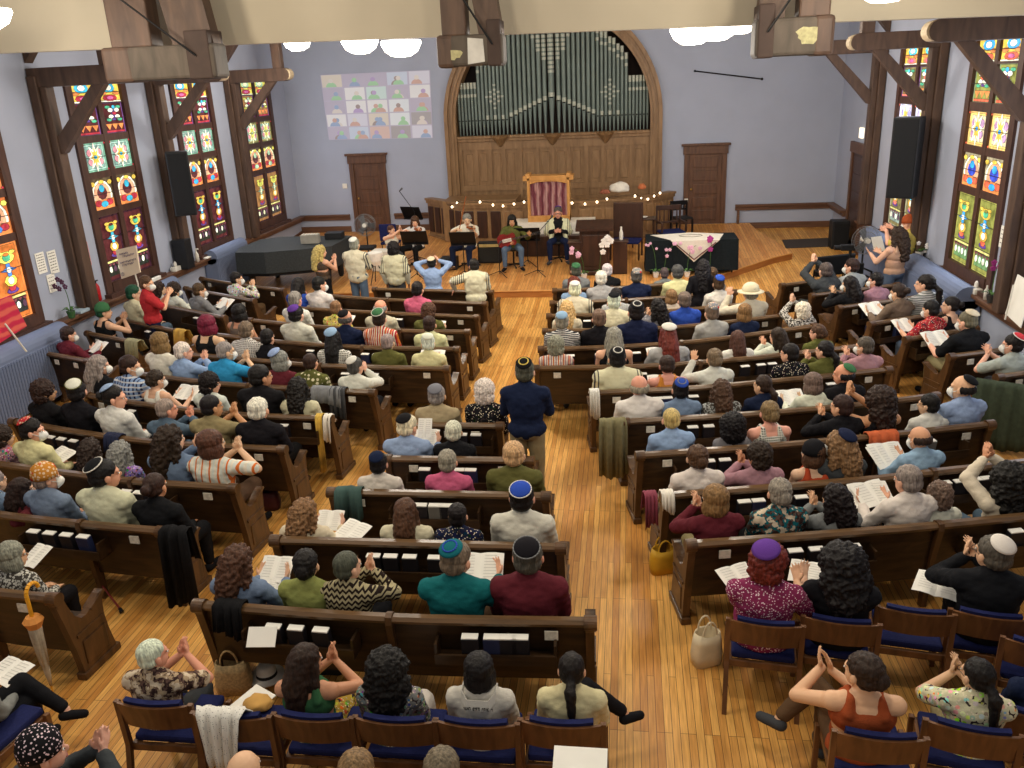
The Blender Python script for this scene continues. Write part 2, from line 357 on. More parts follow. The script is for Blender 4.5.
# sloping plaster soffit over the gallery, its far edge hanging in front of the lamps
e0, e1 = aty(0, 53, 10.45), aty(1024, 15, 10.45)
sl = MB(); zl = e0.z + (XL - e0.x) * (e1.z - e0.z) / (e1.x - e0.x); zr = e1.z + (XR - e1.x) * (e1.z - e0.z) / (e1.x - e0.x)
sl.add([V((XL - .2, 10.45, zl)), V((XR + .2, 10.45, zr)), V((XR + .2, 10.62, zr)), V((XL - .2, 10.62, zl)), V((XL - .2, 10.45, 7.3)), V((XR + .2, 10.45, 7.3)), V((XR + .2, 10.62, 7.3)), V((XL - .2, 10.62, 7.3))],
       [(0, 1, 5, 4), (3, 7, 6, 2), (0, 3, 2, 1), (4, 5, 6, 7), (0, 4, 7, 3), (1, 2, 6, 5)])
struct('ceiling_bulkhead', sl, plasM)
# ledges, baseboards, rails ----------------------------------------
def ledge(name, x0, x1, y0, y1):
    struct(name, MB().box(x0, x1, y0, y1, 1.02, 1.15), trimM)
t = MB(); t.bbox(XL, XL + .2, -3, YB, 1.09, 1.15, .012); t.bbox(XL, XL + .12, -3, YB, .99, 1.09, .012); struct('trim_2', t, trimM)
t = MB(); t.bbox(XR - .2, XR, -3, 21.0, 1.09, 1.15, .012); t.bbox(XR - .12, XR, -3, 21.0, .99, 1.09, .012); t.bbox(XR - .2, XR, 22.46, YB, 1.09, 1.15, .012); t.bbox(XR - .12, XR, 22.46, YB, .99, 1.09, .012); struct('trim_3', t, trimM)
t = MB()
for a, b in ((XL, -7.98), (-6.65, -5.1), (2.95, XR)):
    t.bbox(a, b, YB - .11, YB, 1.09, 1.15, .012); t.bbox(a, b, YB - .06, YB, .99, 1.09, .012)
struct('trim_4', t, trimM)
def bb(name, mb): struct(name, mb, trimM)
mb = MB()
for y0, y1 in ((-3, 17), (17, 24)):
    mb.add([V((x, y, z + F(y))) for x in (XL, XL + .03) for y in (y0, y1) for z in (0, .2 if y0 < 17 else .22)], [(0, 1, 3, 2), (4, 6, 7, 5), (0, 4, 5, 1), (2, 3, 7, 6), (0, 2, 6, 4), (1, 5, 7, 3)])
bb('baseboard_left', mb)
mb = MB()
for y0, y1 in ((-3, 17), (17, 24)):
    mb.add([V((x, y, z + F(y))) for x in (XR - .03, XR) for y in (y0, y1) for z in (0, .2)], [(0, 1, 3, 2), (4, 6, 7, 5), (0, 4, 5, 1), (2, 3, 7, 6), (0, 2, 6, 4), (1, 5, 7, 3)])
bb('baseboard_right', mb)
mb = MB()
for a, b, z in ((XL, -7.98, S(24)), (-6.65, -5.0, S(24)), (.98, 1.6, S(24)), (2.75, XR, F(24))): mb.bbox(a, b, YB - .04, YB, z - .02, z + .16, .01)
bb('baseboard_back', mb)
mb = MB(); mb.bbox(3.0, 3.06, YB - .16, YB - .02, F(24), 1.0, .01); bb('trim_5', mb)
# ---------------------------------------------------------------- stained glass
GL = {}
def glass(rgb, s=1.5):
    k = rgb
    if k not in GL:
        m, nt, b = new_mat('glass_%d_%d_%d' % rgb, .25); c = lin(soft(rgb, .12))
        tc = N(nt, 'ShaderNodeTexCoord'); no = N(nt, 'ShaderNodeTexNoise', Scale=9., Detail=3.); nt.links.new(tc.outputs['Object'], no.inputs['Vector'])
        r = ramp(nt, no.outputs['Fac'], tuple(x * .6 for x in c), tuple(min(1.3, x * 1.35) for x in c), .3, .7)
        nt.links.new(r.outputs[0], b.inputs['Base Color']); nt.links.new(r.outputs[0], b.inputs['Emission Color']); b.inputs['Emission Strength'].default_value = s
        GL[k] = m
    return GL[k]
FR = wood('window_frame', (60, 40, 34), (84, 56, 46), .55, (8, 8, 1.2))
leadM = flat('lead_came', (30, 26, 28), .5, .3)
def pane(kind, w, h, sch):
    """list of (polygon, colour) in pane coordinates (0..w, 0..h), later ones on top"""
    P = []
    R = lambda x0, y0, x1, y1, c: P.append(([(x0 * w, y0 * h), (x1 * w, y0 * h), (x1 * w, y1 * h), (x0 * w, y1 * h)], c))
    def El(cx, cy, rx, ry, c, n=12, st=0): P.append(([(cx * w + rx * w * math.cos(st + 2 * PI * k / n), cy * h + ry * h * math.sin(st + 2 * PI * k / n)) for k in range(n)], c))
    def Star(cx, cy, r, c, n=8, q=.5):
        P.append(([(cx * w + r * w * (1 if k % 2 == 0 else q) * math.cos(PI * k / n), cy * h + r * w * 1.25 * (1 if k % 2 == 0 else q) * math.sin(PI * k / n)) for k in range(2 * n)], c))
    g = sch
    if kind == 'tall':                                   # the long lowest pane
        R(0, 0, 1, 1, g['f2']); R(.08, .02, .92, .97, g['field'])
        R(.08, .28, .92, .31, g['edge']); R(.12, .08, .88, .27, g['low'])
        for i in range(4): El(.2 + .2 * i, .18, .07, .05, g['dots'] if i % 2 else g['white'], 8)
        for i in range(5): P.append(([((.1 + .16 * i) * w, .27 * h), ((.1 + .16 * (i + 1)) * w, .27 * h), ((.18 + .16 * i) * w, .23 * h)], g['tri']))
        El(.5, .39, .2, .035, g['purple'], 8); El(.5, .43, .13, .05, g['red'], 6)
        El(.5, .52, .2, .075, g['gold'], 8); El(.5, .52, .1, .05, g['white'], 8)
        P.append(([(.5 * w + a * w, (.66 + b) * h) for a, b in ((-.06, -.08), (.06, -.08), (.07, -.02), (.26, 0), (.07, .03), (.06, .08), (-.06, .08), (-.07, .03), (-.26, 0), (-.07, -.02))], g['blue']))
        El(.5, .66, .08, .04, g['white'], 6)
        El(.5, .82, .26, .075, g['yellow'], 10); El(.5, .82, .13, .05, g['green'], 8); El(.5, .86, .1, .02, g['field'], 6); El(.3, .88, .1, .025, g['yellow'], 6); El(.7, .88, .1, .025, g['yellow'], 6)
    elif kind == 'fig':                                  # the arched figure
        R(0, 0, 1, 1, g['back']); El(.5, .42, .46, .52, g['white'], 14); El(.5, .42, .37, .44, g['peach'], 14); R(.04, 0, .96, .3, g['orange'])
        El(.5, .52, .22, .2, g['deep'], 10); El(.5, .66, .12, .12, g['blue'], 8); El(.25, .2, .16, .1, g['red'], 8); El(.75, .2, .16, .1, g['red'], 8); El(.5, .16, .16, .1, g['blue'], 8)
        El(.12, .84, .1, .08, g['yellow'], 6); El(.88, .84, .1, .08, g['yellow'], 6); El(.5, .88, .12, .06, g['yellow'], 8)
    elif kind == 'star':
        R(0, 0, 1, 1, g['bord']); R(.08, .06, .92, .94, g['pale'])
        R(.14, .12, .86, .88, g['bord2'])
        for k in range(4): El(.5 + .24 * math.cos(PI / 4 + k * PI / 2), .5 + .22 * math.sin(PI / 4 + k * PI / 2), .17, .14, g['petal'], 8)
        Star(.5, .5, .32, g['white']); Star(.5, .5, .2, g['yellow'], 8); El(.5, .5, .07, .06, g['blue'], 8)
        for x in (.04, .96):
            for y in (.04, .96): El(x, y, .045, .04, g['red'], 4)
    elif kind == 'tri':
        R(0, 0, 1, 1, g['edge2']); R(.06, .02, .94, .98, g['field']); R(.06, .02, .94, .08, g['red'])
        for i in range(3): P.append(([((.08 + .28 * i) * w, .3 * h), ((.36 + .28 * i) * w, .3 * h), ((.22 + .28 * i) * w, .1 * h)], g['orange']))
        R(.42, .42, .58, .84, g['purple'])
        for s in (-1, 1):
            El(.5 + .24 * s, .44, .12, .05, g['green'], 8); El(.5 + .24 * s, .86, .12, .05, g['green'], 8); El(.5 + .14 * s, .54, .12, .07, g['white'], 8); El(.5 + .14 * s, .76, .12, .07, g['white'], 8)
        El(.5, .65, .1, .05, g['red'], 8); El(.5, .86, .08, .06, g['blue'], 8)
    elif kind == 'top':
        R(0, 0, 1, 1, g['yellow']); El(.5, .72, .3, .25, g['blue'], 10); El(.5, .72, .16, .14, g['white'], 8); R(0, 0, 1, .06, g['white']); El(.5, .2, .34, .16, g['red'], 10); El(.5, .2, .16, .09, g['pinkk'], 8)
        El(.2, .45, .16, .1, g['orange'], 6); El(.8, .45, .16, .1, g['orange'], 6)
    return P
base = dict(white=(238, 236, 214), yellow=(226, 190, 70), blue=(60, 120, 200), deep=(96, 44, 46), red=(176, 46, 60), orange=(226, 132, 66), green=(70, 176, 130), purple=(92, 60, 140), peach=(226, 160, 120), gold=(222, 170, 60), pinkk=(206, 90, 150),
            petal=(206, 130, 140), pale=(150, 190, 176), bord=(110, 168, 140), bord2=(120, 160, 150), back=(84, 70, 50), field=(84, 36, 38), f2=(60, 30, 44), edge=(214, 206, 120), edge2=(110, 70, 130), low=(44, 48, 40), dots=(90, 60, 80), tri=(120, 60, 70))
def sch(**k): d = dict(base); d.update(k); return d
SCH = {'L0': sch(field=(206, 110, 44), back=(210, 110, 50), f2=(226, 130, 60), low=(50, 52, 50), bord=(200, 120, 60), pale=(220, 150, 70), gold=(230, 220, 80), yellow=(228, 224, 90)),
       'L1': sch(blue=(50, 170, 206)), 'L2': sch(blue=(50, 160, 214), pale=(140, 170, 160)),
       'L3': sch(field=(150, 104, 56), yellow=(214, 206, 80), white=(236, 240, 190), low=(60, 52, 44), green=(180, 190, 70), bord=(120, 120, 70), pale=(170, 160, 90), blue=(160, 200, 160)),
       'R0': sch(field=(120, 122, 52)), 'R1': sch(field=(126, 130, 58), f2=(150, 150, 70), back=(150, 140, 110), low=(90, 130, 80), bord=(214, 176, 96), bord2=(206, 190, 150), pale=(226, 190, 100), dots=(190, 220, 190), blue=(44, 150, 226), petal=(170, 130, 170), deep=(50, 70, 190), edge2=(120, 140, 100), red=(214, 90, 60)),
       'R2': sch(field=(112, 104, 62), f2=(140, 140, 110), back=(170, 150, 120), low=(120, 140, 130), bord=(200, 200, 226), bord2=(180, 176, 220), pale=(214, 214, 226), blue=(70, 190, 226), petal=(160, 150, 214), deep=(50, 70, 190), red=(226, 110, 90))}
def window(num, side, a0, a1, sc, bright=.95):
    x = XL if side < 0 else XR
    # local frame: u along the wall seen from inside, v up, w out of the wall into the room
    if side < 0: o = V((x, a0, ZW0)); U = V((0, 1, 0)); W = V((1, 0, 0))
    else: o = V((x, a1, ZW0)); U = V((0, -1, 0)); W = V((-1, 0, 0))
    wd = a1 - a0; ht = ZW1 - ZW0
    def M(du=0, dz=0, dw=0):
        m = Matrix.Identity(4)
        for i in range(3): m[i][0] = U[i]; m[i][1] = W[i]; m[i][2] = (0, 0, 1)[i]; m[i][3] = (o + U * du + V((0, 0, dz)) + W * dw)[i]
        return m
    f = MB(); m0 = M()
    bw_ = .13
    f.box(-.05, bw_, -.16, .045, -.04, ht + .06, M=m0); f.box(wd - bw_, wd + .05, -.16, .045, -.04, ht + .06, M=m0)
    f.box(bw_, wd - bw_, -.16, .06, -.08, .14, M=m0); f.box(bw_, wd - bw_, -.16, .06, ht - .1, ht + .06, M=m0)
    f.box(wd / 2 - .07, wd / 2 + .07, -.16, .03, .1, ht, M=m0)
    f.box(-.1, wd + .1, -.02, .14, -.12, -.04, M=m0)
    rows = [('tall', .14, 1.33), ('fig', 1.45, 2.0), ('star', 2.12, 2.62), ('tri', 2.75, 3.28), ('top', 3.3, 3.64)]
    if side > 0: rows = [('tall', .14, 1.28), ('fig', 1.4, 1.92), ('star', 2.04, 2.56), ('tri', 2.7, 3.26), ('top', 3.3, 3.64)]
    for (k, z0, z1), nx in zip(rows, rows[1:] + [None]):
        if nx: f.box(bw_, wd - bw_, -.16, .025, z1, nx[1], M=m0)
    fo = struct('window_%d' % num, f, FR)
    ws = (wd - .14 - 2 * bw_) / 2
    for c in range(2):
        for k, z0, z1 in rows:
            u0 = bw_ + c * (ws + .14); mats = []; idx = {}; g = MB(); m1 = M(u0, z0, -.012)
            def mi(m):
                if m.name not in idx: idx[m.name] = len(mats); mats.append(m)
                return idx[m.name]
            for q, (poly, colr) in enumerate(pane(k, ws, z1 - z0, SCH[sc])):
                pol = [(a, b) for a, b in poly]
                if q and q > 0:
                    cx = sum(a for a, b in pol) / len(pol); cz = sum(b for a, b in pol) / len(pol)
                    big = [(cx + (a - cx) * 1.0 + (.006 if a > cx else -.006), cz + (b - cz) + (.006 if b > cz else -.006)) for a, b in pol]
                    g.add([m1 @ V((a, .0012 * (2 * q - 1), b)) for a, b in big], [tuple(range(len(big)))], mi(leadM))
                g.add([m1 @ V((a, .0012 * 2 * q, b)) for a, b in pol], [tuple(range(len(pol)))], mi(glass(colr, bright)))
            po = g.build('stained_glass_pane', mats, fo)
            zz = [z0 + i * (z1 - z0) / (3 if k == 'tall' else 2) for i in range(1, 3 if k == 'tall' else 2)]
            sb = MB()
            for q in zz: sb.tube(m0 @ V((u0, .03, q)), m0 @ V((u0 + ws, .03, q)), .006, n=6)
            sb.build('saddle_bar', leadM, po)
window(1, -1, *WL[0], 'L0'); window(2, -1, *WL[1], 'L0', .8); window(3, -1, *WL[2], 'L1'); window(4, -1, *WL[3], 'L2'); window(5, -1, *WL[4], 'L3')
window(6, 1, *WR[0], 'R0'); window(7, 1, *WR[1], 'R1', 1.15); window(8, 1, *WR[2], 'R2', 1.25)
# ---------------------------------------------------------------- roof trusses
def truss(y, side, ords):
    s = side; xw = XL if s < 0 else XR; d = -s
    lb = 'dark timber post with brace and beam on %s' % ords
    t = thing('timber_truss', lb, 'roof truss', (xw + d * .012, y, 0), 0, None)
    L = lambda a: a * d            # distance from the wall -> local x
    def bx(mb, a0, a1, y0, y1, z0, z1): mb.bbox(min(L(a0), L(a1)), max(L(a0), L(a1)), y0, y1, z0, z1, .015)
    p = MB(); bx(p, .0, .15, -.16, .16, 1.155, 5.0); bx(p, .15, .27, -.11, .11, 1.155, 4.9); p.build('wall_post', beamM, t)
    h = MB(); bx(h, 0, 1.52, -.13, .13, 4.83, 5.12)
    h.tube((L(1.5), -.136, 4.975), (L(1.5), .136, 4.975), .142, n=16); h.build('hammer_beam', beamM, t)
    e = MB(); e.tube((L(1.545), -.12, 4.975), (L(1.545), .12, 4.975), .13, n=16); e.build('rounded_beam_end', wood('pale_beam_end%d' % len(MAT), (170, 150, 120), (196, 178, 148), .6), t)
    b = MB(); b.prism([(L(.2), 3.98), (L(.27), 3.78), (L(.33), 3.8), (L(1.28), 4.85), (L(1.08), 4.87)], Matrix.Translation((0, -.075, 0)), .15); b.build('brace', beamM, t)
    q = MB(); bx(q, 1.25, 1.47, -.1, .1, 5.1, 7.19); q.build('hammer_post', beamM, t)
    r = MB(); r.prism([(L(.0), 5.2), (L(.0), 5.5), (L(1.3), 7.0), (L(1.3), 6.7)], Matrix.Translation((0, -.1, 0)), .2); r.build('rafter', beamM, t)
for i, y in enumerate((9.95, 13.35, 16.85, 20.35)):
    truss(y, -1, 'left wall, %s' % ('nearest the gallery', 'second from gallery', 'behind the hanging speaker', 'farthest away')[i])
for i, y in enumerate((9.3, 12.6, 16.7, 20.35)):
    truss(y, 1, 'right wall, %s' % ('nearest the gallery', 'second from gallery', 'behind the hanging speaker', 'farthest away')[i])
# the heavy posts ending in a worn log block that hang over the nave
greyb = wood('weathered_beam', (62, 55, 48), (92, 82, 72), .75, (4, 4, 1.2), .3)
chip = flat('plaster_patch', (168, 162, 122), .9, 0, 30, .2)
def pendant(px0, px1, py0, py1, y, lb, flip, patches):
    a, b = aty(px0, (py0 + py1) / 2, y), aty(px1, (py0 + py1) / 2, y); zt, zb = aty((px0 + px1) / 2, py0, y).z, aty((px0 + px1) / 2, py1, y).z
    w = b.x - a.x; cx = (a.x + b.x) / 2; cz = (zt + zb) / 2; r = (zt - zb) / 2
    t = thing('truss_pendant', lb, 'roof truss', (cx, y, zb), 0, None)
    k = MB(); k.bbox(-w / 2, w / 2, -r, r, 0, 2 * r, .035); k.build('log_block', greyb, t)
    for (u0, u1, v0, v1, m) in patches:
        pm = MB(); pol = []
        for q in range(18):
            th = 2 * PI * q / 18; rr = 1 + .28 * math.sin(5.3 * q) * math.cos(2.1 * q); pol.append(((u0 + u1) / 2 * w + (u1 - u0) / 2 * w * rr * math.cos(th), ((v0 + v1) / 2) * 2 * r + (v1 - v0) * r * rr * math.sin(th)))
        if m == 'sq': pol = [(u0 * w, v0 * 2 * r), (u1 * w, v0 * 2 * r + .02), (u1 * w - .01, v1 * 2 * r - .02), (u0 * w + .01, v1 * 2 * r)]
        pm.prism(pol, Matrix.Translation((0, -r - .004, 0)), .006); pm.build('paint_patch', flat('white_patch', (190, 188, 182), .8) if m == 'sq' else chip, t)
    p = MB(); p.bbox(-w * .42 if not flip else w * .05, -w * .05 if not flip else w * .45, -.14, .14, 2 * r - .01, 2.2, .02); p.build('king_post', beamM, t)
    g = MB(); x0 = w * .1 if not flip else -w * .1; s = 1 if not flip else -1
    g.prism([(x0 + s * .02, 2 * r), (x0 + s * w * .38, 2 * r), (x0 + s * (w * .38 - .25), 2.2), (x0 - s * .28, 2.2)], Matrix.Translation((0, -.08, 0)), .2); g.build('raking_strut', beamM, t)
    c = MB(); c.bbox(min(s * w * .26, s * w * .47), max(s * w * .26, s * w * .47), -r * 1.04, r * 1.1, -.01, 2 * r + .14, .015); c.build('timber_collar', flat('dark_collar', (62, 48, 42), .7), t)
    c = MB(); c.bbox(min(-s * w * .51, -s * w * .24), max(-s * w * .51, -s * w * .24), -r * 1.03, r * 1.03, -.012, 2 * r + .008, .04); c.build('end_block', beamM, t)
    rod = MB(); rod.tube((s * w * .35, -.2, r * 1.3), (-s * w * 1.2, -.75, 2.1), .012, n=8); rod.build('tie_rod', blkM, t)
    return t
pendant(112, 222, 46, 80, 9.9, 'weathered timber log block with post hanging over the left aisle', False, [])
pendant(440, 505, 35, 66, 9.9, 'weathered timber block with white square patch in front of the organ', False, [(-.42, -.12, .22, .55, 'chip'), (-.04, .22, .05, .9, 'sq')])
pendant(753, 830, 18, 56, 9.9, 'weathered timber block with yellowish chipped paint at upper right', True, [(.02, .4, .3, .75, 'chip')])
# ---------------------------------------------------------------- lamps
lampM = emis('lamp_glass', (255, 244, 222), 9)
def lamp(px, py, w, y, lb, power=90):
    p = aty(px, py, y); r = w / 2 / FPX * y * 1.02
    t = thing('ceiling_lamp', lb, 'lamp', (p.x, p.y, p.z), 0, 'glass bowl lamps')
    b = MB(); b.lathe([(.01, 0), (r * .45, .04 * r), (r * .8, .25 * r), (r, .62 * r), (r * .97, .75 * r), (.03, .8 * r)], n=24); b.build('glass_bowl', lampM, t, True)
    c = MB(); c.tube((0, 0, .8 * r), (0, 0, 7.2 - p.z), .012); c.build('stem', blkM, t)
    l = bpy.data.lights.new('bulb', 'POINT'); l.energy = power; l.color = (1, .92, .8); l.shadow_soft_size = r * .9
    o = bpy.data.objects.new('bulb', l); COL.objects.link(o); o.location = (0, 0, -.12); o.parent = t
    return t
LP = 215
lamp(402, 57, 38, 13.0, 'glowing glass bowl lamp, rightmost of the three near the projection', LP)
lamp(361, 54, 35, 14.2, 'glowing glass bowl lamp, middle of the three near the projection', LP)
lamp(298, 51, 26, 18.5, 'glowing glass bowl lamp, leftmost of the three near the projection', LP)
lamp(692, 45, 40, 13.0, 'glowing glass bowl lamp, biggest of the three right of the organ', LP)
lamp(716, 41, 38, 14.2, 'glowing glass bowl lamp, middle of the three right of the organ', LP)
lamp(740, 34, 30, 18.5, 'glowing glass bowl lamp, farthest right of the three right of the organ', LP)
lamp(-12, 30, 50, 8.5, 'glowing glass bowl lamp cut by the top left corner', 60)
lamp(884, 3, 50, 8.5, 'glowing glass bowl lamp cut by the top edge at right', 60)
for i, (x, y) in enumerate(((-4.6, 4.2), (.8, 4.2), (-2.0, 6.0), (-5.5, 7.5), (2.2, 7.5))):  # unseen fill lights without bowls, added to brighten the near half of the hall
    l = bpy.data.lights.new('gallery_fill', 'POINT'); l.energy = 150; l.color = (1, .86, .66); l.shadow_soft_size = .22
    o = bpy.data.objects.new('gallery_fill', l); COL.objects.link(o); o.location = (x, y, 5.6)
# daylight entering the windows
def daylight(x, y, e, sgn, w=1.7):
    l = bpy.data.lights.new('daylight', 'AREA'); l.shape = 'RECTANGLE'; l.size = 3.4; l.size_y = w; l.energy = e; l.color = (.8, .86, 1)
    o = bpy.data.objects.new('daylight', l); COL.objects.link(o); o.location = (x, y, 3.1); o.rotation_euler = (0, -sgn * PI / 2, 0)
for a, b in WL[1:]: daylight(XL + .09, (a + b) / 2, 26, 1)
for a, b in WR: daylight(XR - .09, (a + b) / 2, 42, -1)
w = bpy.data.worlds.new('world'); SC.world = w; w.use_nodes = True
w.node_tree.nodes['Background'].inputs[0].default_value = (.9, .86, .8, 1); w.node_tree.nodes['Background'].inputs[1].default_value = .35
# ---------------------------------------------------------------- wall-hung speakers
def speaker(x, y, z, w, d, h, lb, rz):
    t = thing('wall_speaker', lb, 'speaker', (x, y, z), rz)
    MB().bbox(-w / 2, w / 2, -d / 2, d / 2, 0, h, .02).build('cabinet', blackM, t)
    MB().bbox(-w / 2 + .03, w / 2 - .03, -d / 2 - .015, -d / 2, .03, h - .03, .008).build('grille', flat('speaker_grille', (16, 17, 20), .8, 0, 90, .4), t)
    MB().tube((0, d / 2, h * .6), (0, d / 2 + .25, h * .6), .03).build('bracket', blkM, t)

speaker(XL + .62, 16.35, 2.32, .42, .36, 1.25, 'tall black speaker hanging beside the third window on left wall', .5)
speaker(XR - .6, 16.35, 2.3, .46, .4, 1.4, 'tall black speaker hanging between the windows on right wall', -.5)
# ---------------------------------------------------------------- doors in the back wall
def door(num, x0, x1, z0, z1, knob):
    w = x1 - x0; f = MB()
    f.bbox(x0, x0 + .13, YB - .07, YB + .01, z0, z1 - .24, .01); f.bbox(x1 - .13, x1, YB - .07, YB + .01, z0, z1 - .24, .01); f.bbox(x0 - .03, x1 + .03, YB - .08, YB + .01, z1 - .26, z1 - .03, .01); f.bbox(x0 - .08, x1 + .08, YB - .13, YB + .01, z1 - .04, z1 + .02, .01)
    fo = struct('door_%d' % num, f, doorM)
    d = MB(); d.box(x0 + .13, x1 - .13, YB - .025, YB + .03, z0, z1 - .26); ph = (z1 - .26 - z0 - .1) / 5
    for i in range(5): d.bbox(x0 + .24, x1 - .24, YB - .04, YB - .02, z0 + .1 + i * ph, z0 + .02 + (i + 1) * ph, .012)
    d.build('door_leaf', doorM, fo)
    kx = x0 + .2 if knob < 0 else x1 - .2
    k = MB(); k.ball((kx, YB - .07, z0 + .95), .03); k.build('door_knob', flat('brass', (190, 150, 80), .3, .8), fo)
door(1, -7.85, -6.78, S(24), 2.83, -1); door(2, 1.55, 2.68, S(24), 2.78, -1)
# side door in right wall near the far corner
f = MB(); f.bbox(XR - .07, XR, 21.1, 21.24, F(21), 2.75, .01); f.bbox(XR - .07, XR, 22.25, 22.39, F(22), 2.75, .01); f.bbox(XR - .09, XR, 21.05, 22.44, 2.6, 2.85, .01)
fo = struct('door_3', f, doorM); d = MB(); d.box(XR - .03, XR, 21.24, 22.25, F(21.5), 2.62)
for i in range(5): d.bbox(XR - .045, XR - .02, 21.35, 22.14, .5 + i * .42, .86 + i * .42, .012)
d.build('door_leaf', darkM, fo)
ex = MB(); p = atx(863, 132, XR); ex.bbox(XR - .06, XR, p.y - .12, p.y + .12, p.z - .14, p.z + .1, .01)
eo = tag(ex.build('exit_light', emis('exit_box', (240, 226, 200), 1.2)), 'small lit white box above the side door on right wall', 'sign')
for nm, px, py in (('light_switch', 345, 186),):
    p = aty(px, py, YB); tag(MB().bbox(p.x - .07, p.x + .07, YB - .03, YB, p.z - .07, p.z + .07, .008).build(nm, potM), 'small white plate on back wall beside the left door', 'switch')
p = aty(686, 200, YB); tag(MB().bbox(p.x - .05, p.x + .05, YB - .1, YB - .07, p.z - .05, p.z + .05, .008).build('light_switch', potM), 'small white plate on the frame of the right back door', 'switch')
# hanging line on the right back wall
p, q = aty(695, 71, YB - .03), aty(762, 79, YB - .03); r = MB(); r.tube(p, q, .018); r.ball(p, .03); r.ball(q, .035); tag(r.build('wall_rod', blkM), 'thin dark rod fixed on the back wall right of organ', 'rod')
# ---------------------------------------------------------------- projected video call
c = [aty(320, 75, YB - .012), aty(430, 70, YB - .012), aty(433, 138, YB - .012), aty(329, 140, YB - .012)]
def bil(u, v, dy=0):
    p = c[0].lerp(c[1], u).lerp(c[3].lerp(c[2], u), v); p.y -= dy; return p
rnd = random.Random(3)
pj = MB(); mats = [emis('video_back', (176, 172, 192), .12)]
pj.quad(bil(0, 0), bil(1, 0), bil(1, 1), bil(0, 1))
vc = [(196, 196, 226), (226, 200, 196), (176, 214, 214), (206, 190, 170), (150, 140, 176), (214, 226, 240), (200, 150, 140), (120, 110, 120), (170, 190, 226), (226, 226, 232)]
for i, x in enumerate(vc): mats.append(emis('video_%d' % i, tuple(int(.45 * q + .55 * 178) for q in x), .25))
pc = [(196, 120, 100), (110, 80, 80), (90, 130, 200), (110, 200, 120), (226, 210, 200), (150, 110, 200)]
for i, x in enumerate(pc): mats.append(emis('videop_%d' % i, tuple(int(.4 * q + .6 * 170) for q in x), .25))
for r_ in range(5):
    for k in range(5):
        u0, u1, v0, v1 = k / 5 + .008, (k + 1) / 5 - .008, r_ / 5 + .008, (r_ + 1) / 5 - .008
        if r_ == 0 and k in (1, 2): pass
        else: pj.quad(bil(u0, v0, .002), bil(u1, v0, .002), bil(u1, v1, .002), bil(u0, v1, .002), 1 + rnd.randrange(10))
        for q in range(rnd.randint(1, 2)):
            cu = u0 + (u1 - u0) * rnd.uniform(.3, .7); cm = 11 + rnd.randrange(6); cm2 = 11 + rnd.randrange(6)
            sh = [bil(cu + .05 * math.cos(a), v1 - .07 * math.sin(a) - .002, .004 + q * .002) for a in [PI * j / 8 for j in range(9)]]; pj.add(sh, [tuple(range(9))], cm2)
            hd = [bil(cu + .022 * math.cos(a), v1 - .095 + .034 * math.sin(a), .005 + q * .002) for a in [2 * PI * j / 10 for j in range(10)]]; pj.add(hd, [tuple(range(10))], cm)
tag(pj.build('projected_video_call', mats), 'projected grid of video call participants on back wall above left door', 'projection')
# ---------------------------------------------------------------- organ
org = thing('pipe_organ', 'large pipe organ with grey stencilled pipes in arched oak case', 'organ', (ACX, YB, S(24)))
z0 = S(24)
am = MB()
for (ri, ro, y0, y1) in ((AR - .3, AR - .105, YB - .05, YB + .5), (AR - .3, AR - .0, YB - .07, YB - .01), (AR - .22, AR - .16, YB - .11, YB - .06), (AR - .08, AR + .02, YB - .13, YB - .01)):
    P = []
    for k in range(41):
        t_ = PI * k / 40; P.append((math.cos(t_), math.sin(t_)))
    pr = [(ri * cx_, ri * sn + AZ - z0, ro * cx_, ro * sn + AZ - z0) for cx_, sn in P]
    pr = [(ri, 0, ro, 0)] + pr + [(-ri, 0, -ro, 0)]
    for a_, b_ in zip(pr[:-1], pr[1:]):
        vs = [V((a_[0], y, a_[1])) for y in (y0 - YB, y1 - YB)] + [V((a_[2], y, a_[3])) for y in (y0 - YB, y1 - YB)] + [V((b_[0], y, b_[1])) for y in (y0 - YB, y1 - YB)] + [V((b_[2], y, b_[3])) for y in (y0 - YB, y1 - YB)]
        am.add(vs, [(0, 2, 6, 4), (1, 5, 7, 3), (0, 4, 5, 1), (2, 3, 7, 6)])
am.build('arch_moulding', oakM, org)
cs = MB(); zt = 3.12 - z0; hw = 2.66
cs.box(-hw, hw, .1, .3, 0, zt)
cs.box(-hw, hw, .05, .11, zt - .3, zt); cs.box(-hw, hw, .05, .11, 1.05, 1.2); cs.box(-hw, hw, .05, .11, .7, .85)
for xx in (-2.6, -.92, .92, 2.6): cs.box(xx - .06, xx + .06, .045, .11, 0, zt)
for bx0, nn in ((-2.54, 4), (-.86, 4), (.98, 4)):
    bw1 = (1.56 if abs(bx0) > 1 or bx0 > .9 else 1.72) / nn
    for q in range(nn):
        if q: cs.box(bx0 + q * bw1 - .045, bx0 + q * bw1 + .045, .06, .11, 1.2, zt - .3)
        cs.bbox(bx0 + q * bw1 + .1, bx0 + (q + 1) * bw1 - .1, .08, .12, 1.3, zt - .4, .015)
cs.build('case_panelling', oakM, org)
cn = MB(); cn.bbox(-hw - .02, hw + .02, -.03, .32, zt, zt + .08, .015); cn.bbox(-hw - .02, hw + .02, .0, .2, zt - .08, zt, .012)
for xx in (-1.45, 0, 1.45): cn.lathe([(.02, -.26), (.08, -.2), (.16, -.1), (.24, -.02), (.27, .05)], (xx, .06, zt + .02), 12)
cn.build('cornice', oakM, org)
pm = flat('organ_pipe_grey', (112, 124, 118), .45, .25, 3, .1); pw = flat('organ_pipe_silver', (176, 180, 166), .45, .1, 60, .35); pdk = flat('pipe_mouth', (30, 30, 28), .7)
ws = [.42] * 0
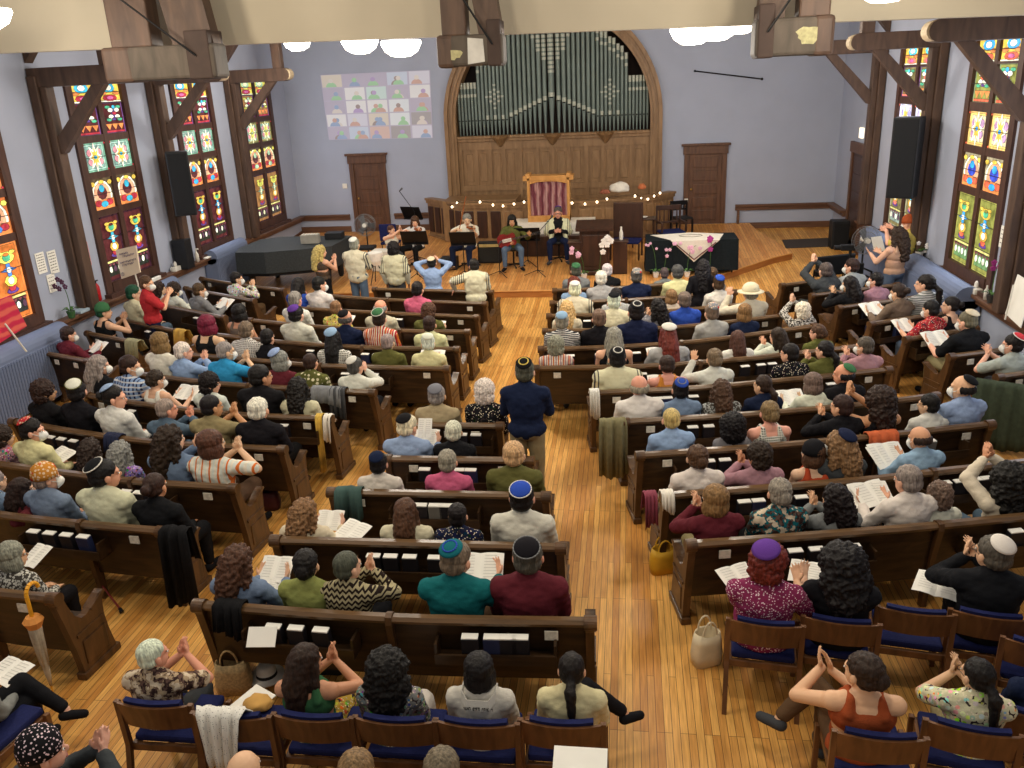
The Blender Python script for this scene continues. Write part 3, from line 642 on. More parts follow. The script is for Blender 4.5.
half = [.085] * 6 + [.098] * 8 + [.118] * 6 + [.135] * 2
sc_ = (2.62 - .11) / sum(half); x = -2.62; spec = []
for i, w_ in enumerate(half): w2 = w_ * sc_; spec.append((x + w2 / 2, w2, i)); x += w2
spec += [(0, .2, 99)] + [(-a_, b_, c_) for a_, b_, c_ in reversed(spec)]
for xc, w_, i in spec:
    r = w_ * .41; top = AZ - z0 + math.sqrt(max(0, (AR - .34) ** 2 - xc * xc)) - .08 + .05 * (i % 2)
    if i < 6: top = 4.6 - z0
    elif i < 14: top = top - .04
    else: top = min(top, 6.0 - z0)
    b0 = zt + .08
    mz = b0 + (.42 if i < 14 else .42 + .055 * (i - 13)) if i != 99 else b0 + .95
    p_ = MB(); yy = .14 if i != 99 else .09
    p_.lathe([(r * .35, b0), (r, mz - .02), (r, mz), (r, top)], (xc, yy, 0), 12, 0)
    if i >= 14 or i in (8, 10, 12): p_.lathe([(r * 1.03, mz + .0), (r * 1.03, mz + .11)], (xc, yy, 0), 12, 1)
    p_.bbox(xc - r * .6, xc + r * .6, yy - r * 1.08, yy - r * .9, mz - .035, mz, .004, 2)
    bands = []
    if i < 6: bands = [(top - .16, top), (top - .38, top - .3)]
    elif i < 14: bands = [(top - .16, top), (top - .34, top - .26)]
    nb = {99: 10, 21: 7, 20: 5, 19: 2}.get(i, 0); bands += [(5.75 - z0 - .11 * k, 5.82 - z0 - .11 * k) for k in range(nb)]
    nb = {10: 6, 9: 3, 11: 3, 8: 1, 12: 1}.get(i, 0); bands += [(4.25 - z0 + .12 * (k - nb / 2), 4.3 - z0 + .12 * (k - nb / 2)) for k in range(nb)]
    for z1_, z2_ in bands: p_.lathe([(r * 1.03, z1_), (r * 1.03, z2_)], (xc, yy, 0), 12, 1)
    p_.build('organ_pipe', [pm, pw, pdk], org, False)
# ================================================================ STAGE FURNITURE
# choir rail: panelled oak screen, ends bending back to the wall
rail = thing('choir_rail', 'curved panelled oak rail in front of the organ, hung with small lights', 'rail', (ACX, 21.9, S(21.9)))
plan = [(-5.5, 23.35), (-4.3, 22.1), (-3.2, 21.95), (-2.0, 21.92), (-.9, 21.98), (0, 22.2), (.7, 22.7), (1.25, 23.35)]
def toL(p, base): return V((p[0] - base[0], p[1] - base[1], 0))
bs = (ACX, 21.9); zb = S(21.9)
pl = [toL(p, bs) for p in plan]
def normals(pts):
    out = []
    for i, p in enumerate(pts):
        a = pts[max(0, i - 1)]; b = pts[min(len(pts) - 1, i + 1)]; d = (b - a); d.z = 0; d.normalize(); out.append((p, V((-d.y, d.x, 0))))
    return out
pn = normals(pl)
rb = MB(); rb.sweep([(0, -.25), (.06, -.25), (.06, 1.08), (0, 1.08)], pn); rb.build('screen', oakM, rail)
rt = MB(); rt.sweep([(-.09, 1.08), (.16, 1.08), (.16, 1.14), (-.09, 1.14)], pn); rt.sweep([(-.05, 1.0), (0, 1.0), (0, 1.08), (-.05, 1.08)], pn); rt.sweep([(-.05, -.25), (0, -.25), (0, .12), (-.05, .12)], pn); rt.build('cap_rail', oakM, rail)
tot = 0
for i in range(len(pl) - 1):
    a, b = pl[i], pl[i + 1]; L = (b - a).length; k = max(2, round(L / .34)); d = (b - a).normalized(); ang = math.atan2(d.y, d.x)
    for j in range(k):
        c0 = a.lerp(b, (j + .5) / k); M_ = Matrix.Translation(c0) @ Matrix.Rotation(ang, 4, 'Z'); w_ = L / k
        MB().bbox(-w_ / 2 + .05, w_ / 2 - .05, -.03, .01, .22, .92, .012, M=M_).build('panel', darkM if i == 0 or -2.15 < c0.x < -1.2 else oakM, rail)
# desk top behind the left part of the rail
mb = MB(); mb.bbox(-4.9, -2.9, 22.5, 23.6, S(22.5), S(22.5) + 1.1, .02); o = mb.build('console_desk', oakM); tag(o, 'low oak organ console behind left part of the curved rail', 'desk')
# little lights along the rail
bulbM = emis('festoon_bulb', (255, 240, 206), 7)
BQ = []
fest = thing('string_lights', 'string of small white lights hung along the choir rail', 'lights', (ACX, 21.8, S(21.9) + 1.0))
for px, py in ((445, 206), (452, 207), (457, 203), (480, 202), (493, 205), (503, 206), (514, 204), (524, 202), (572, 203), (585, 204), (597, 202), (607, 199), (635, 196), (641, 198), (648, 199), (654, 196), (660, 193)):
    # find rail point seen at that pixel
    best = None
    for i in range(len(plan) - 1):
        for j in range(20):
            t_ = j / 20; X_ = plan[i][0] + (plan[i + 1][0] - plan[i][0]) * t_; Y_ = plan[i][1] + (plan[i + 1][1] - plan[i][1]) * t_ - .1
            q = aty(px, py, Y_)
            if best is None or abs(q.x - X_) < best[0]: best = (abs(q.x - X_), q)
    q = best[1] - V(fest.location); m_ = MB(); m_.ball(q, (.024, .024, .028), 8, 6); m_.build('light_bulb', bulbM, fest, True); BQ.append(q)
BQ.sort(key=lambda q: q.x); MB().path([q + V((0, .02, .035)) for q in BQ], .005, 5).build('cable', blkM, fest)
# table with white cloth and the ark on it
def legtable(name, label, x0, x1, y0, y1, h, zb, top, cloth, drop, flare=.03):
    t = thing(name, label, 'table', ((x0 + x1) / 2, (y0 + y1) / 2, zb)); w, d = (x1 - x0) / 2, (y1 - y0) / 2
    MB().bbox(-w, w, -d, d, h - .03, h, .01).build('tabletop', top, t)
    for sx in (-1, 1):
        for sy in (-1, 1): MB().tube((sx * (w - .1), sy * (d - .08), 0), (sx * (w - .1), sy * (d - .08), h - .03), .02).build('leg', blkM, t)
    if cloth:
        g = MB(); n_ = 64; ring0, ring1 = [], []
        for k in range(n_):
            u = k / n_ * 4; sgm = int(u); f_ = u - sgm
            P = [(-w, -d), (w, -d), (w, d), (-w, d), (-w, -d)]; x = P[sgm][0] + (P[sgm + 1][0] - P[sgm][0]) * f_; y = P[sgm][1] + (P[sgm + 1][1] - P[sgm][1]) * f_
            nx, ny = x / w if abs(x) > w - 1e-3 else 0, y / d if abs(y) > d - 1e-3 else 0
            rp = .012 + flare * (.5 + .5 * math.sin(k * 1.9)) ; ring0.append(V((x + nx * .012, y + ny * .012, h + .008))); ring1.append(V((x + nx * rp, y + ny * rp, h - drop)))
        vs = ring0 + ring1; fs = [tuple(range(n_))] + [(k, (k + 1) % n_, n_ + (k + 1) % n_, n_ + k) for k in range(n_)]
        g.add(vs, fs); o_ = g.build('tablecloth', cloth, None, loc=t.location); return t, o_
    return t, None
t, cl = legtable('folding_table', 'long table with a white cloth behind the musicians', -2.85, -.8, 21.2, 21.9, .75, S(21.4), darkM, clothwM, .62)
tag(cl, 'white tablecloth on the long table under the curtained ark', 'tablecloth')
zt_ = S(21.4) + .76
ark = thing('curtained_ark', 'light wood cabinet frame with striped red curtain on white table', 'cabinet', (-1.93, 21.5, zt_))
hx, hz = .53, 1.13
m = MB(); m.bbox(-hx, -hx + .07, -.2, .2, 0, hz, .01); m.bbox(hx - .07, hx, -.2, .2, 0, hz, .01); m.bbox(-hx - .1, hx + .1, -.2, .2, hz - .12, hz, .01); m.bbox(-hx, hx, -.24, .22, 0, .15, .01); m.bbox(-hx + .07, hx - .07, .16, .2, .1, hz - .1, .004)
m.bbox(-hx - .03, -hx + .08, -.22, .22, hz - .06, hz + .05, .01); m.bbox(hx - .08, hx + .03, -.22, .22, hz - .06, hz + .05, .01)
m.prism([(-hx + .07, hz - .12), (hx - .07, hz - .12), (hx - .07, hz - .2), (.25, hz - .15), (0, hz - .14), (-.25, hz - .15), (-hx + .07, hz - .2)], Matrix.Translation((0, -.2, 0)), .04)
m.build('wooden_frame', honeyM, ark)
cM, nt, b = new_mat('striped_curtain', .8); tc = N(nt, 'ShaderNodeTexCoord'); wv = N(nt, 'ShaderNodeTexWave', Scale=1.7, Distortion=5., Detail=3., _bands_direction='X'); nt.links.new(tc.outputs['Object'], wv.inputs['Vector'])
r = ramp(nt, wv.outputs['Fac'], lin((120, 62, 72)), lin((190, 146, 142)), .15, .95); nt.links.new(r.outputs[0], b.inputs['Base Color'])
g = MB(); n_ = 60
top = [V((-hx + .07 + (2 * hx - .14) * k / n_, -.14 + .022 * math.sin(k * 1.35), hz - .14)) for k in range(n_ + 1)]; bot = [V((p.x, -.14 + .034 * math.sin(k * 1.35 + .3), .13)) for k, p in enumerate(top)]
g.add(top + bot, [(k, k + 1, n_ + 2 + k, n_ + 1 + k) for k in range(n_)]); g.build('curtain', cM, ark, True)
# seated leader's black blocks and bench behind him
def cab(name, label, cat, x0, x1, y0, y1, h, mat, parts=None, zb=None, bev=.015):
    zb = S((y0 + y1) / 2) if zb is None else zb; t = thing(name, label, cat, ((x0 + x1) / 2, (y0 + y1) / 2, zb)); w, d = (x1 - x0) / 2, (y1 - y0) / 2
    MB().bbox(-w, w, -d, d, 0, h, bev).build('body', mat, t); return t, w, d
t, w, d = cab('amplifier', 'low black amplifier on stage beside the violinist in white', 'amplifier', -3.62, -3.05, 20.3, 20.6, .5, blackM)
MB().bbox(-w + .04, w - .04, -d - .012, -d, .04, .38, .005).build('speaker_grille', flat('amp_grille', (46, 46, 44), .9, 0, 90, .3), t); MB().bbox(-w + .04, w - .04, -d - .015, -d, .4, .47, .004).build('control_strip', flat('amp_strip', (200, 180, 120), .5), t)
t, w, d = cab('monitor_speaker', 'low black floor monitor at the violinist\'s feet, left of amplifier', 'speaker', -4.45, -4.05, 19.75, 20.05, .3, blackM)
t, w, d = cab('bench_box', 'long dark low box under the white clothed table', 'box', -2.75, -.95, 20.85, 21.15, .5, darkM)
# lectern
lt = thing('lectern', 'dark wood lectern with sloped top standing before the white table', 'lectern', (-.72, 19.35, S(19.3)))
m = MB(); m.bbox(-.34, .34, -.16, .2, .1, 1.02, .02); m.bbox(-.38, .38, -.22, .24, 0, .1, .02); m.build('column', darkM, lt)
m = MB(); m.bbox(-.28, .28, -.185, -.15, .2, .92, .015); m.build('front_panel', darkM, lt)
m = MB(); m.prism([(-.3, 1.02), (.26, 1.02), (.26, 1.2), (-.3, 1.08)], Matrix.Rotation(PI / 2, 4, 'Z') @ Matrix.Translation((0, -.42, 0)), .84); m.build('sloped_top', darkM, lt)
for nm, x0, lab in (('side_pedestal', -1.3, 'short dark pedestal left of the lectern'), ('side_pedestal', -.3, 'short dark pedestal right of the lectern carrying a bottle')):
    t, w, d = cab(nm, lab, 'pedestal', x0, x0 + .32, 19.2, 19.5, .72, darkM); MB().bbox(-w - .03, w + .03, -d - .03, d + .03, .72, .76, .01).build('top_board', darkM, t)
bt = thing('water_bottle', 'white water bottle standing on the pedestal beside the lectern', 'bottle', (-.12, 19.35, S(19.35) + .76))
m = MB(); m.lathe([(.04, 0), (.045, .02), (.045, .17), (.022, .23), (.02, .26)], n=14); m.build('bottle_body', potM, bt, True); MB().lathe([(.024, .26), (.024, .3)], n=12).build('cap', potM, bt)
def chair_simple(name, label, cat, loc, rz, fm, sm, w=.5, h=1.05, arms=False, solid=False, sh=.45):
    t = thing(name, label, cat, loc, rz); W = w / 2
    MB().bbox(-W, W, -W * .9, W * .9, sh - .06, sh, .015).build('seat', sm, t)
    for sx in (-1, 1):
        MB().bbox(sx * W - .02, sx * W + .02, -W * .9, -W * .9 + .05, 0, sh - .05, .006).build('leg', fm, t)
        MB().bbox(sx * W - .02, sx * W + .02, W * .9 - .05, W * .9, 0, h, .006).build('leg', fm, t)
        if arms:
            a_ = MB(); a_.bbox(sx * W - .03, sx * W + .03, -W * .9, W * .9, sh + .2, sh + .24, .01); a_.bbox(sx * W - .02, sx * W + .02, -W * .9, -W * .9 + .05, sh, sh + .2, .006); a_.build('armrest', fm, t)
    b_ = MB()
    if solid: b_.bbox(-W, W, W * .9 - .06, W * .9, sh, h, .02)
    else:
        b_.bbox(-W, W, W * .9 - .04, W * .9 - .01, h - .12, h, .01); b_.bbox(-W, W, W * .9 - .04, W * .9 - .01, sh + .15, sh + .2, .008)
        for k in range(5): x_ = -W + .08 + k * (2 * W - .16) / 4; b_.bbox(x_ - .015, x_ + .015, W * .9 - .035, W * .9 - .015, sh + .2, h - .1, .004)
    b_.build('backrest', fm if not solid or sm == fm else fm, t); return t
chair_simple('throne_chair', 'tall solid dark wood pulpit chair right of the white table', 'chair', (.0, 20.6, S(20.6)), -.15, darkM, bluepadM, .68, 1.3, False, True)
chair_simple('spindle_armchair', 'dark spindle back armchair behind black clothed table', 'chair', (1.1, 21.4, S(21.4)), .25, darkM, bluepadM, .6, 1.05, True)
chair_simple('stacking_chair', 'black metal chair beside the right back door', 'chair', (1.45, 22.9, S(22.9)), .4, blkM, blackM, .45, .85)
t = thing('side_table', 'small square dark side table between two chairs on stage', 'table', (.42, 21.7, S(21.7)))
MB().bbox(-.32, .32, -.25, .25, .68, .72, .01).build('tabletop', darkM, t)
for sx in (-1, 1):
    for sy in (-1, 1): MB().bbox(sx * .26 - .02, sx * .26 + .02, sy * .2 - .02, sy * .2 + .02, 0, .68, .005).build('leg', darkM, t)
o = MB().lathe([(.02, 0), (.1, .01), (.12, .03)], n=16).build('small_dish', potM, None, True, (.42, 21.7, S(21.7) + .721)); tag(o, 'small white dish on the dark side table', 'dish')
# things on top of the rail
def blob(seed, r, fl_=1., nz=.25):
    bm = bmesh.new(); bmesh.ops.create_icosphere(bm, subdivisions=3, radius=1)
    for v in bm.verts:
        n_ = noise.noise(v.co * 1.7 + V((seed, 0, 0))) + .4 * noise.noise(v.co * 4 + V((0, seed, 0))); v.co = v.co * (1 + n_ * nz); v.co = V((v.co.x * r[0], v.co.y * r[1], max(v.co.z, -.6) * r[2]))
    m_ = MB(); bm.verts.index_update(); m_.add([v.co.copy() for v in bm.verts], [[v.index for v in f.verts] for f in bm.faces]); bm.free(); return m_
def blob_at(name, label, cat, px, py, y, r, mat, seed=1, lift=0):
    p = aty(px, py, y); o_ = blob(seed, r).build(name, mat, None, True, p); return tag(o_, label, cat)
blob_at('cloth_bundle', 'crumpled white cloth bundle lying on the right part of choir rail', 'cloth', 619, 188, 22.35, (.27, .14, .15), clothwM, 3)
blob_at('cloth_bundle', 'small red and tan bundle beside the white cloth on rail', 'cloth', 605, 192, 22.25, (.13, .1, .07), flat('red_tan_cloth', (150, 90, 70), .9, 0, 20, .4), 5)
blob_at('cloth_bundle', 'small orange bundle at the right end of choir rail', 'cloth', 642, 187, 22.5, (.1, .08, .09), flat('orange_cloth', (190, 110, 70), .9), 8)
# black-clothed table with a white square cloth
t, cl = legtable('folding_table', 'table under a black cloth at right of the stage', .45, 2.45, 19.1, 19.95, .75, S(19.5), blackM, clothbM, .68)
tag(cl, 'black tablecloth on the right stage table', 'tablecloth')
z_ = S(19.5) + .772; g = MB()
g.add([V((.55, 19.75, z_)), V((1.5, 20.0, z_)), V((2.2, 19.75, z_)), V((2.05, 19.085, z_)), V((.98, 19.085, z_)), V((1.5, 19.05, z_ - .5)), V((.98, 19.05, z_ - .01)), V((2.05, 19.05, z_ - .01))], [(0, 4, 3, 2, 1), (4, 6, 7, 3), (6, 5, 7)])
o = g.build('square_cloth', clothwM); md = o.modifiers.new('s', 'SOLIDIFY'); md.thickness = .006
tag(o, 'white embroidered square cloth hanging point down over the black tablecloth', 'cloth')
e = MB(); z2 = z_ + .008
for k in range(24): a0 = 2 * PI * k / 24; a1 = 2 * PI * (k + 1) / 24; e.tube((1.45 + .26 * math.cos(a0), 19.55 + .14 * math.sin(a0), z2), (1.45 + .26 * math.cos(a1), 19.55 + .14 * math.sin(a1), z2), .006, n=5)
e.build('embroidery', flat('grey_thread', (150, 140, 130)), o)
e = MB(); e.tube((1.06, 19.035, z_ - .06), (1.5, 19.04, z_ - .44), .014, n=6); e.tube((1.97, 19.035, z_ - .06), (1.5, 19.04, z_ - .44), .014, n=6); e.build('dark_border', flat('maroon_border', (110, 70, 70)), o)
# orchids
def orchid(label, loc, h, lean, pet, nf, r=.035, pot=True, fr=.05, potm=None):
    t = thing('potted_orchid', label, 'plant', loc); x_ = lean
    MB().lathe([(r * 1.4, 0), (r * 2, .1), (r * 2.1, .12), (r * 1.6, .11)], n=14).build('pot', potm or potM, t)
    lf = MB()
    for k in range(5):
        a_ = k * 1.3 + .4; L = .16; c_ = V((math.cos(a_), math.sin(a_), 0)); s_ = V((-c_.y, c_.x, 0)); b0_ = V((0, 0, .11))
        lf.add([b0_, b0_ + c_ * L * .5 + s_ * .03 + V((0, 0, .07)), b0_ + c_ * L + V((0, 0, .05)), b0_ + c_ * L * .5 - s_ * .03 + V((0, 0, .07)), b0_ + c_ * L * .5 + V((0, 0, .055))], [(0, 1, 4), (0, 4, 3), (1, 2, 4), (4, 2, 3), (0, 3, 2, 1)])
    lf.build('leaves', leafM, t)
    pts = [V((x_ * (k / 6) ** 2, .02 * math.sin(k), .1 + h * math.sin(k / 6 * PI / 2 * 1.0))) for k in range(7)]
    MB().path(pts, .006, 6).build('stem', leafM, t); rn = random.Random(int(h * 1000) + nf)
    for k in range(nf):
        f = 3.2 + 2.8 * k / max(1, nf - 1); i = min(5, int(f)); c_ = pts[i].lerp(pts[i + 1], f - i) + V((rn.uniform(-.09, .09), -.03 + rn.uniform(-.04, .04), rn.uniform(-.08, .08)))
        fw = MB()
        for q in range(5):
            a_ = 2 * PI * q / 5 + .3; fw.ball(c_ + V((math.cos(a_), -.1, math.sin(a_))) * fr * .5, (fr * .36, .008, fr * .36), 8, 4)
        fw.ball(c_ - V((0, .012, 0)), fr * .2, 6, 4); fw.build('blossom', pet, t)
    return t
S19 = S(19.2)
orchid('white orchid in bloom in front of the lectern', (-.6, 18.95, S(18.95)), .78, .22, petW, 8, fr=.085)
orchid('pale pink orchid left of the white one before the lectern', (-.95, 18.9, S(18.9)), .6, -.25, petP, 5, fr=.07)
orchid('pink orchid with arching stem at left before the black table', (.85, 19.0, S(18.95)), .62, .25, petP, 6, fr=.05)
orchid('short pale orchid pot at left foot of the black table', (.66, 18.95, S(18.95)), .7, -.2, petP, 4, fr=.04)
orchid('pale pink orchid at the middle of black table front', (1.35, 18.95, S(18.95)), .6, .18, petP, 6, fr=.06)
orchid('magenta orchid at right front of the black table', (1.85, 19.0, S(18.95)), .78, .03, petM, 4, fr=.075)
# ---------------------------------------------------------------- piano with a quilted cover
pn_ = thing('grand_piano', 'grand piano under a black quilted cover at left of stage', 'piano', (-7.75, 18.9, S(18.8)))
outl = [(-.9, -1.15), (-.2, -1.2), (.5, -.95), (1.15, -.62), (1.2, .75), (.5, .8), (-.6, .8), (-1.0, .5), (-1.05, -.6)]
M_ = Matrix.Identity(4)
def vprism(mb, poly, z0_, z1_, mi=0, sc=1.):
    n_ = len(poly); vs = [V((a * sc, b * sc, z0_)) for a, b in poly] + [V((a, b, z1_)) for a, b in poly]
    mb.add(vs, [tuple(range(n_)), tuple(range(n_, 2 * n_))] + [(k, (k + 1) % n_, n_ + (k + 1) % n_, n_ + k) for k in range(n_)], mi)
qM = flat('quilted_cover', (44, 48, 50), .7, 0, 40, .3, .3, .5)
qm_nt = qM.node_tree
m = MB(); vprism(m, outl, .5, .98, 0, 1.02); m.build('quilted_cover', qM, pn_)
m = MB(); vprism(m, [(a * .93, b * .93) for a, b in outl], .42, .6); m.build('case', blackM, pn_)
for lx, ly in ((-.75, -.8), (.9, -.35), (.9, .55), (-.7, .5)):
    l_ = MB(); l_.lathe([(.05, 0), (.05, .05), (.07, .1), (.09, .42)], (lx, ly, 0), 8); l_.build('leg', blackM, pn_)
def on_piano(name, label, cat, px, py, w, d, h, mat, top=None):
    z = S(18.8) + .99; p = at(px, py, z); t_ = thing(name, label, cat, (p.x, p.y, z), .1); MB().bbox(-w / 2, w / 2, -d / 2, d / 2, 0, h, .008).build('case', mat, t_)
    if top: 
        for i in range(6):
            for j in range(3): MB().bbox(-w / 2 + .03 + i * w / 6.6, -w / 2 + .03 + i * w / 6.6 + w * .09, -d / 2 + .03 + j * d * .3, -d / 2 + .03 + j * d * .3 + d * .18, h, h + .012, .003).build('knob_block', top, t_)
    return t_
on_piano('sound_mixer', 'small audio mixer with white controls on piano corner', 'mixer', 311, 243, .42, .2, .2, flat('mixer_grey', (150, 146, 136), .5), potM)
on_piano('audio_recorder', 'black boxy audio device on a stand right of piano', 'device', 335, 238, .4, .35, .14, blackM, None)
t = thing('piano_bench', 'black padded piano bench on stage behind the mixer', 'bench', (-6.55, 20.2, S(20.2)), .1)
MB().bbox(-.38, .38, -.18, .18, .44, .52, .02).build('seat', blackM, t)
for sx in (-1, 1):
    for sy in (-1, 1): MB().bbox(sx * .32 - .025, sx * .32 + .025, sy * .13 - .025, sy * .13 + .025, 0, .45, .005).build('leg', blackM, t)
MB().bbox(-.3, .3, -.02, .02, .15, .2, .005).build('stretcher', blackM, t)
# fan on a pedestal
def fan(label, p, r, hh, rz):
    t_ = thing('pedestal_fan', label, 'fan', (p[0], p[1], p[2]), rz); gm = flat('fan_grey', (120, 122, 124), .4, .4)
    MB().lathe([(.02, 0), (.2, .01), (.2, .03), (.03, .05)], n=18).build('base', blackM, t_); MB().tube((0, .08, .03), (0, .08, hh - .05), .018).build('pole', blackM, t_)
    c_ = V((0, 0, hh)); g_ = MB()
    for rr, yy in ((r, -.05), (r, .05), (r * .66, -.08), (r * .33, -.09)):
        pts = [c_ + V((rr * math.cos(2 * PI * k / 28), yy, rr * math.sin(2 * PI * k / 28))) for k in range(29)]; g_.path(pts, .006, 5)
    for k in range(28):
        a_ = 2 * PI * k / 28; g_.tube(c_ + V((.05 * math.cos(a_), -.1, .05 * math.sin(a_))), c_ + V((r * math.cos(a_), -.05, r * math.sin(a_))), .003, n=4); g_.tube(c_ + V((.05 * math.cos(a_), .09, .05 * math.sin(a_))), c_ + V((r * math.cos(a_), .05, r * math.sin(a_))), .003, n=4)
    g_.build('cage', gm, t_)
    for k in range(3):
        a_ = 2 * PI * k / 3; b_ = MB(); R_ = Matrix.Translation(c_) @ Matrix.Rotation(a_, 4, 'Y'); b_.prism([(.03, -.03), (r * .85, -.12), (r * .9, .06), (.03, .04)], R_ @ Matrix.Rotation(.25, 4, 'X'), .008); b_.build('blade', flat('fan_blade', (90, 92, 96), .4), t_)
    h_ = MB(); h_.tube(c_ + V((0, -.04, 0)), c_ + V((0, .18, 0)), .06, .05, 14); h_.tube(c_ + V((0, -.11, 0)), c_ + V((0, -.09, 0)), .05, .05, 14); h_.build('motor', potM, t_)
p = aty(365, 225, 20.9); fan('grey pedestal fan on stage in front of the left back door', (p.x, 20.9, S(20.9)), .27, p.z - S(20.9), .05)
p = at(888, 237, 1.35); fan('grey pedestal fan beside the person in yellow tee', (4.75, 17.6, F(17.6)), .27, 1.25, .2)
# white cajon and dark drum
t, w, d = cab('box_drum', 'white box drum standing on stage behind audience', 'drum', -6.15, -5.7, 19.7, 20.1, .5, clothwM); MB().lathe([(.12, 0), (.12, .01)], (0, 0, 0), 16, M=Matrix.Translation((0, -.205, .3)) @ Matrix.Rotation(PI / 2, 4, 'X')).build('sound_hole', blackM, t)
t = thing('hand_drum', 'small light drum on a stand in front of the box drum', 'drum', (-5.75, 18.75, S(18.75))); MB().lathe([(.14, .45), (.18, .55), (.18, .72), (.17, .73)], n=20).build('shell', potM, t); MB().lathe([(.17, .73), (.172, .74)], n=20).build('drum_head', paperM, t)
for k in range(3): MB().tube((.05 * math.cos(k * 2.1), .05 * math.sin(k * 2.1), .46), (.22 * math.cos(k * 2.1), .22 * math.sin(k * 2.1), 0), .012, n=6).build('stand_leg', blkM, t)
t = thing('stage_chair', 'navy blue padded chair behind the white box drum', 'chair', (-5.95, 20.9, S(20.9)), PI)
MB().bbox(-.22, .22, -.2, .22, .4, .46, .02).build('seat', bluepadM, t); MB().bbox(-.22, .22, .18, .23, .5, .92, .02).build('backrest', bluepadM, t)
for sx in (-1, 1):
    for sy in (-1, 1): MB().tube((sx * .19, sy * .18, 0), (sx * .19, sy * .18, .42 if sy < 0 else .6), .012, n=6).build('leg', blkM, t)
# stands ------------------------------------------------------------
def music_stand(label, loc, rz, h=1.05, dark=True, w=.5):
    t_ = thing('music_stand', label, 'stand', loc, rz); MB().tube((0, 0, .12), (0, 0, h - .1), .012, n=8).build('pole', blkM, t_)
    for k in range(3): a_ = 2 * PI * k / 3 + .5; MB().tube((0, 0, .16), (.26 * math.cos(a_), .26 * math.sin(a_), .008), .009, n=6).build('tripod_leg', blkM, t_)
    M_ = Matrix.Translation((0, 0, h)) @ Matrix.Rotation(-.5, 4, 'X'); m_ = MB(); m_.bbox(-w / 2, w / 2, -.008, .008, -.16, .18, .004, M=M_); m_.bbox(-w / 2, w / 2, .0, .05, -.175, -.16, .004, M=M_); m_.build('desk', blkM, t_); return t_
music_stand('black music stand before the violinist with long brown hair', (-4.85, 19.0, S(19)), PI, 1.0, w=.62)
music_stand('black music stand before the violinist in white shirt', (-3.75, 19.15, S(19.15)), PI, .92, w=.6)
music_stand('black music stand behind the seated drummers', (-5.3, 20.7, S(20.7)), PI * .9, 1.2, w=.55)
music_stand('low black music stand between guitarist and kippah wearing leader', (-2.35, 20.0, S(20)), PI, .78, w=.62)
def mic_stand(label, base, h, tip, boom=True):
    t_ = thing('microphone_stand', label, 'stand', base); MB().tube((0, 0, .05), (0, 0, h), .011, n=8).build('pole', blkM, t_)
    for k in range(3): a_ = 2 * PI * k / 3 - .9; MB().tube((0, 0, .12), (.32 * math.cos(a_), .32 * math.sin(a_), .008), .009, n=6).build('tripod_leg', blkM, t_)
    tp = V(tip) - V(base); MB().tube((0, 0, h), tp, .009, n=6).build('boom', blkM, t_); m_ = MB(); m_.tube(tp, tp + V((.03, .1, .04)), .014, .018, 8); m_.ball(tp + V((.033, .11, .044)), .026, 8, 6); m_.build('microphone', flat('mic_grey', (90, 90, 92), .4, .6), t_)
b_ = atS(538, 275); mic_stand('tall boom microphone stand left of the leader in shawl', b_, .95, (b_.x + .3, b_.y + .3, b_.z + 1.25))
b_ = atS(500, 276); mic_stand('low boom microphone stand at the guitarist\'s feet', b_, .55, (b_.x - .02, b_.y + .2, b_.z + .7))
mic_stand('boom microphone stand behind drummers pointing up left', (-5.2, 20.6, S(20.6)), 1.25, (-5.55, 20.65, S(20.6) + 1.75))
# rug patch on the right floor
r_ = [at(782, 240, .4), at(838, 238, .4), at(846, 244, .4), at(786, 246, .4)]
m = MB(); pts = [V((p.x, p.y, F(p.y) + .0)) for p in r_]; vs = [p + V((0, 0, .002)) for p in pts] + [p + V((0, 0, .014)) for p in pts]; m.add(vs, [(0, 1, 2, 3), (7, 6, 5, 4)] + [(k, (k + 1) % 4, 4 + (k + 1) % 4, 4 + k) for k in range(4)]); tag(m.build('floor_grate', flat('dark_grate', (62, 54, 50), .8, 0, 40, .3)), 'long dark floor grate near the right back corner', 'grate')
t, w, d = cab('floor_speaker', 'black floor speaker by the side door at right', 'speaker', 5.02, 5.42, 21.6, 22.0, .68, blackM, zb=F(21.8)); MB().bbox(-w + .04, w - .04, -d - .012, -d, .05, .62, .005).build('grille', MAT['speaker_grille'], t)
# radiators under the windows -----------------------------------------
def radiator(label, side, y0, y1, z1, depth, wavy=False, curved=False):
    xw = (XL + .02) if side < 0 else (XR - .02); t_ = thing('radiator', label, 'radiator', (xw, (y0 + y1) / 2, F(y0))); s = -side; hl = (y1 - y0) / 2
    n_ = int((y1 - y0) / .06); h = z1 - F(y0); m_ = MB()
    m_.bbox(min(0, s * depth), max(0, s * depth), -hl, hl, .12, h - .06, .03)
    for k in range(n_):
        y_ = -hl + (k + .5) * (y1 - y0) / n_; m_.tube((s * depth, y_, .14), (s * depth, y_, h - .1), .022, n=8); m_.tube((s * depth, y_, h - .1), (s * depth * .5, y_, h - .02), .022, n=8)
    m_.tube((s * depth * .5, -hl, h - .06), (s * depth * .5, hl, h - .06), depth * .48, n=20)
    m_.build('radiator_body', radM, t_)
    for y_ in (-hl + .1, hl - .1): MB().bbox(min(0, s * depth), max(0, s * depth), y_ - .03, y_ + .03, 0, .13, .01).build('foot', radM, t_)
    v = MB(); v.tube((s * depth * .6, -hl, .2), (s * depth * .6, -hl - .15, .2), .03, n=8); v.build('valve', chromeM, t_)
radiator('large blue grey ribbed radiator at left wall under red sign', -1, 9.9, 12.35, 1.06, .42)
radiator('blue grey radiator under the third left window with papers', -1, 14.6, 16.1, 1.02, .34)
radiator('blue grey radiator beside the piano at left wall', -1, 17.85, 19.5, 1.2, .34)
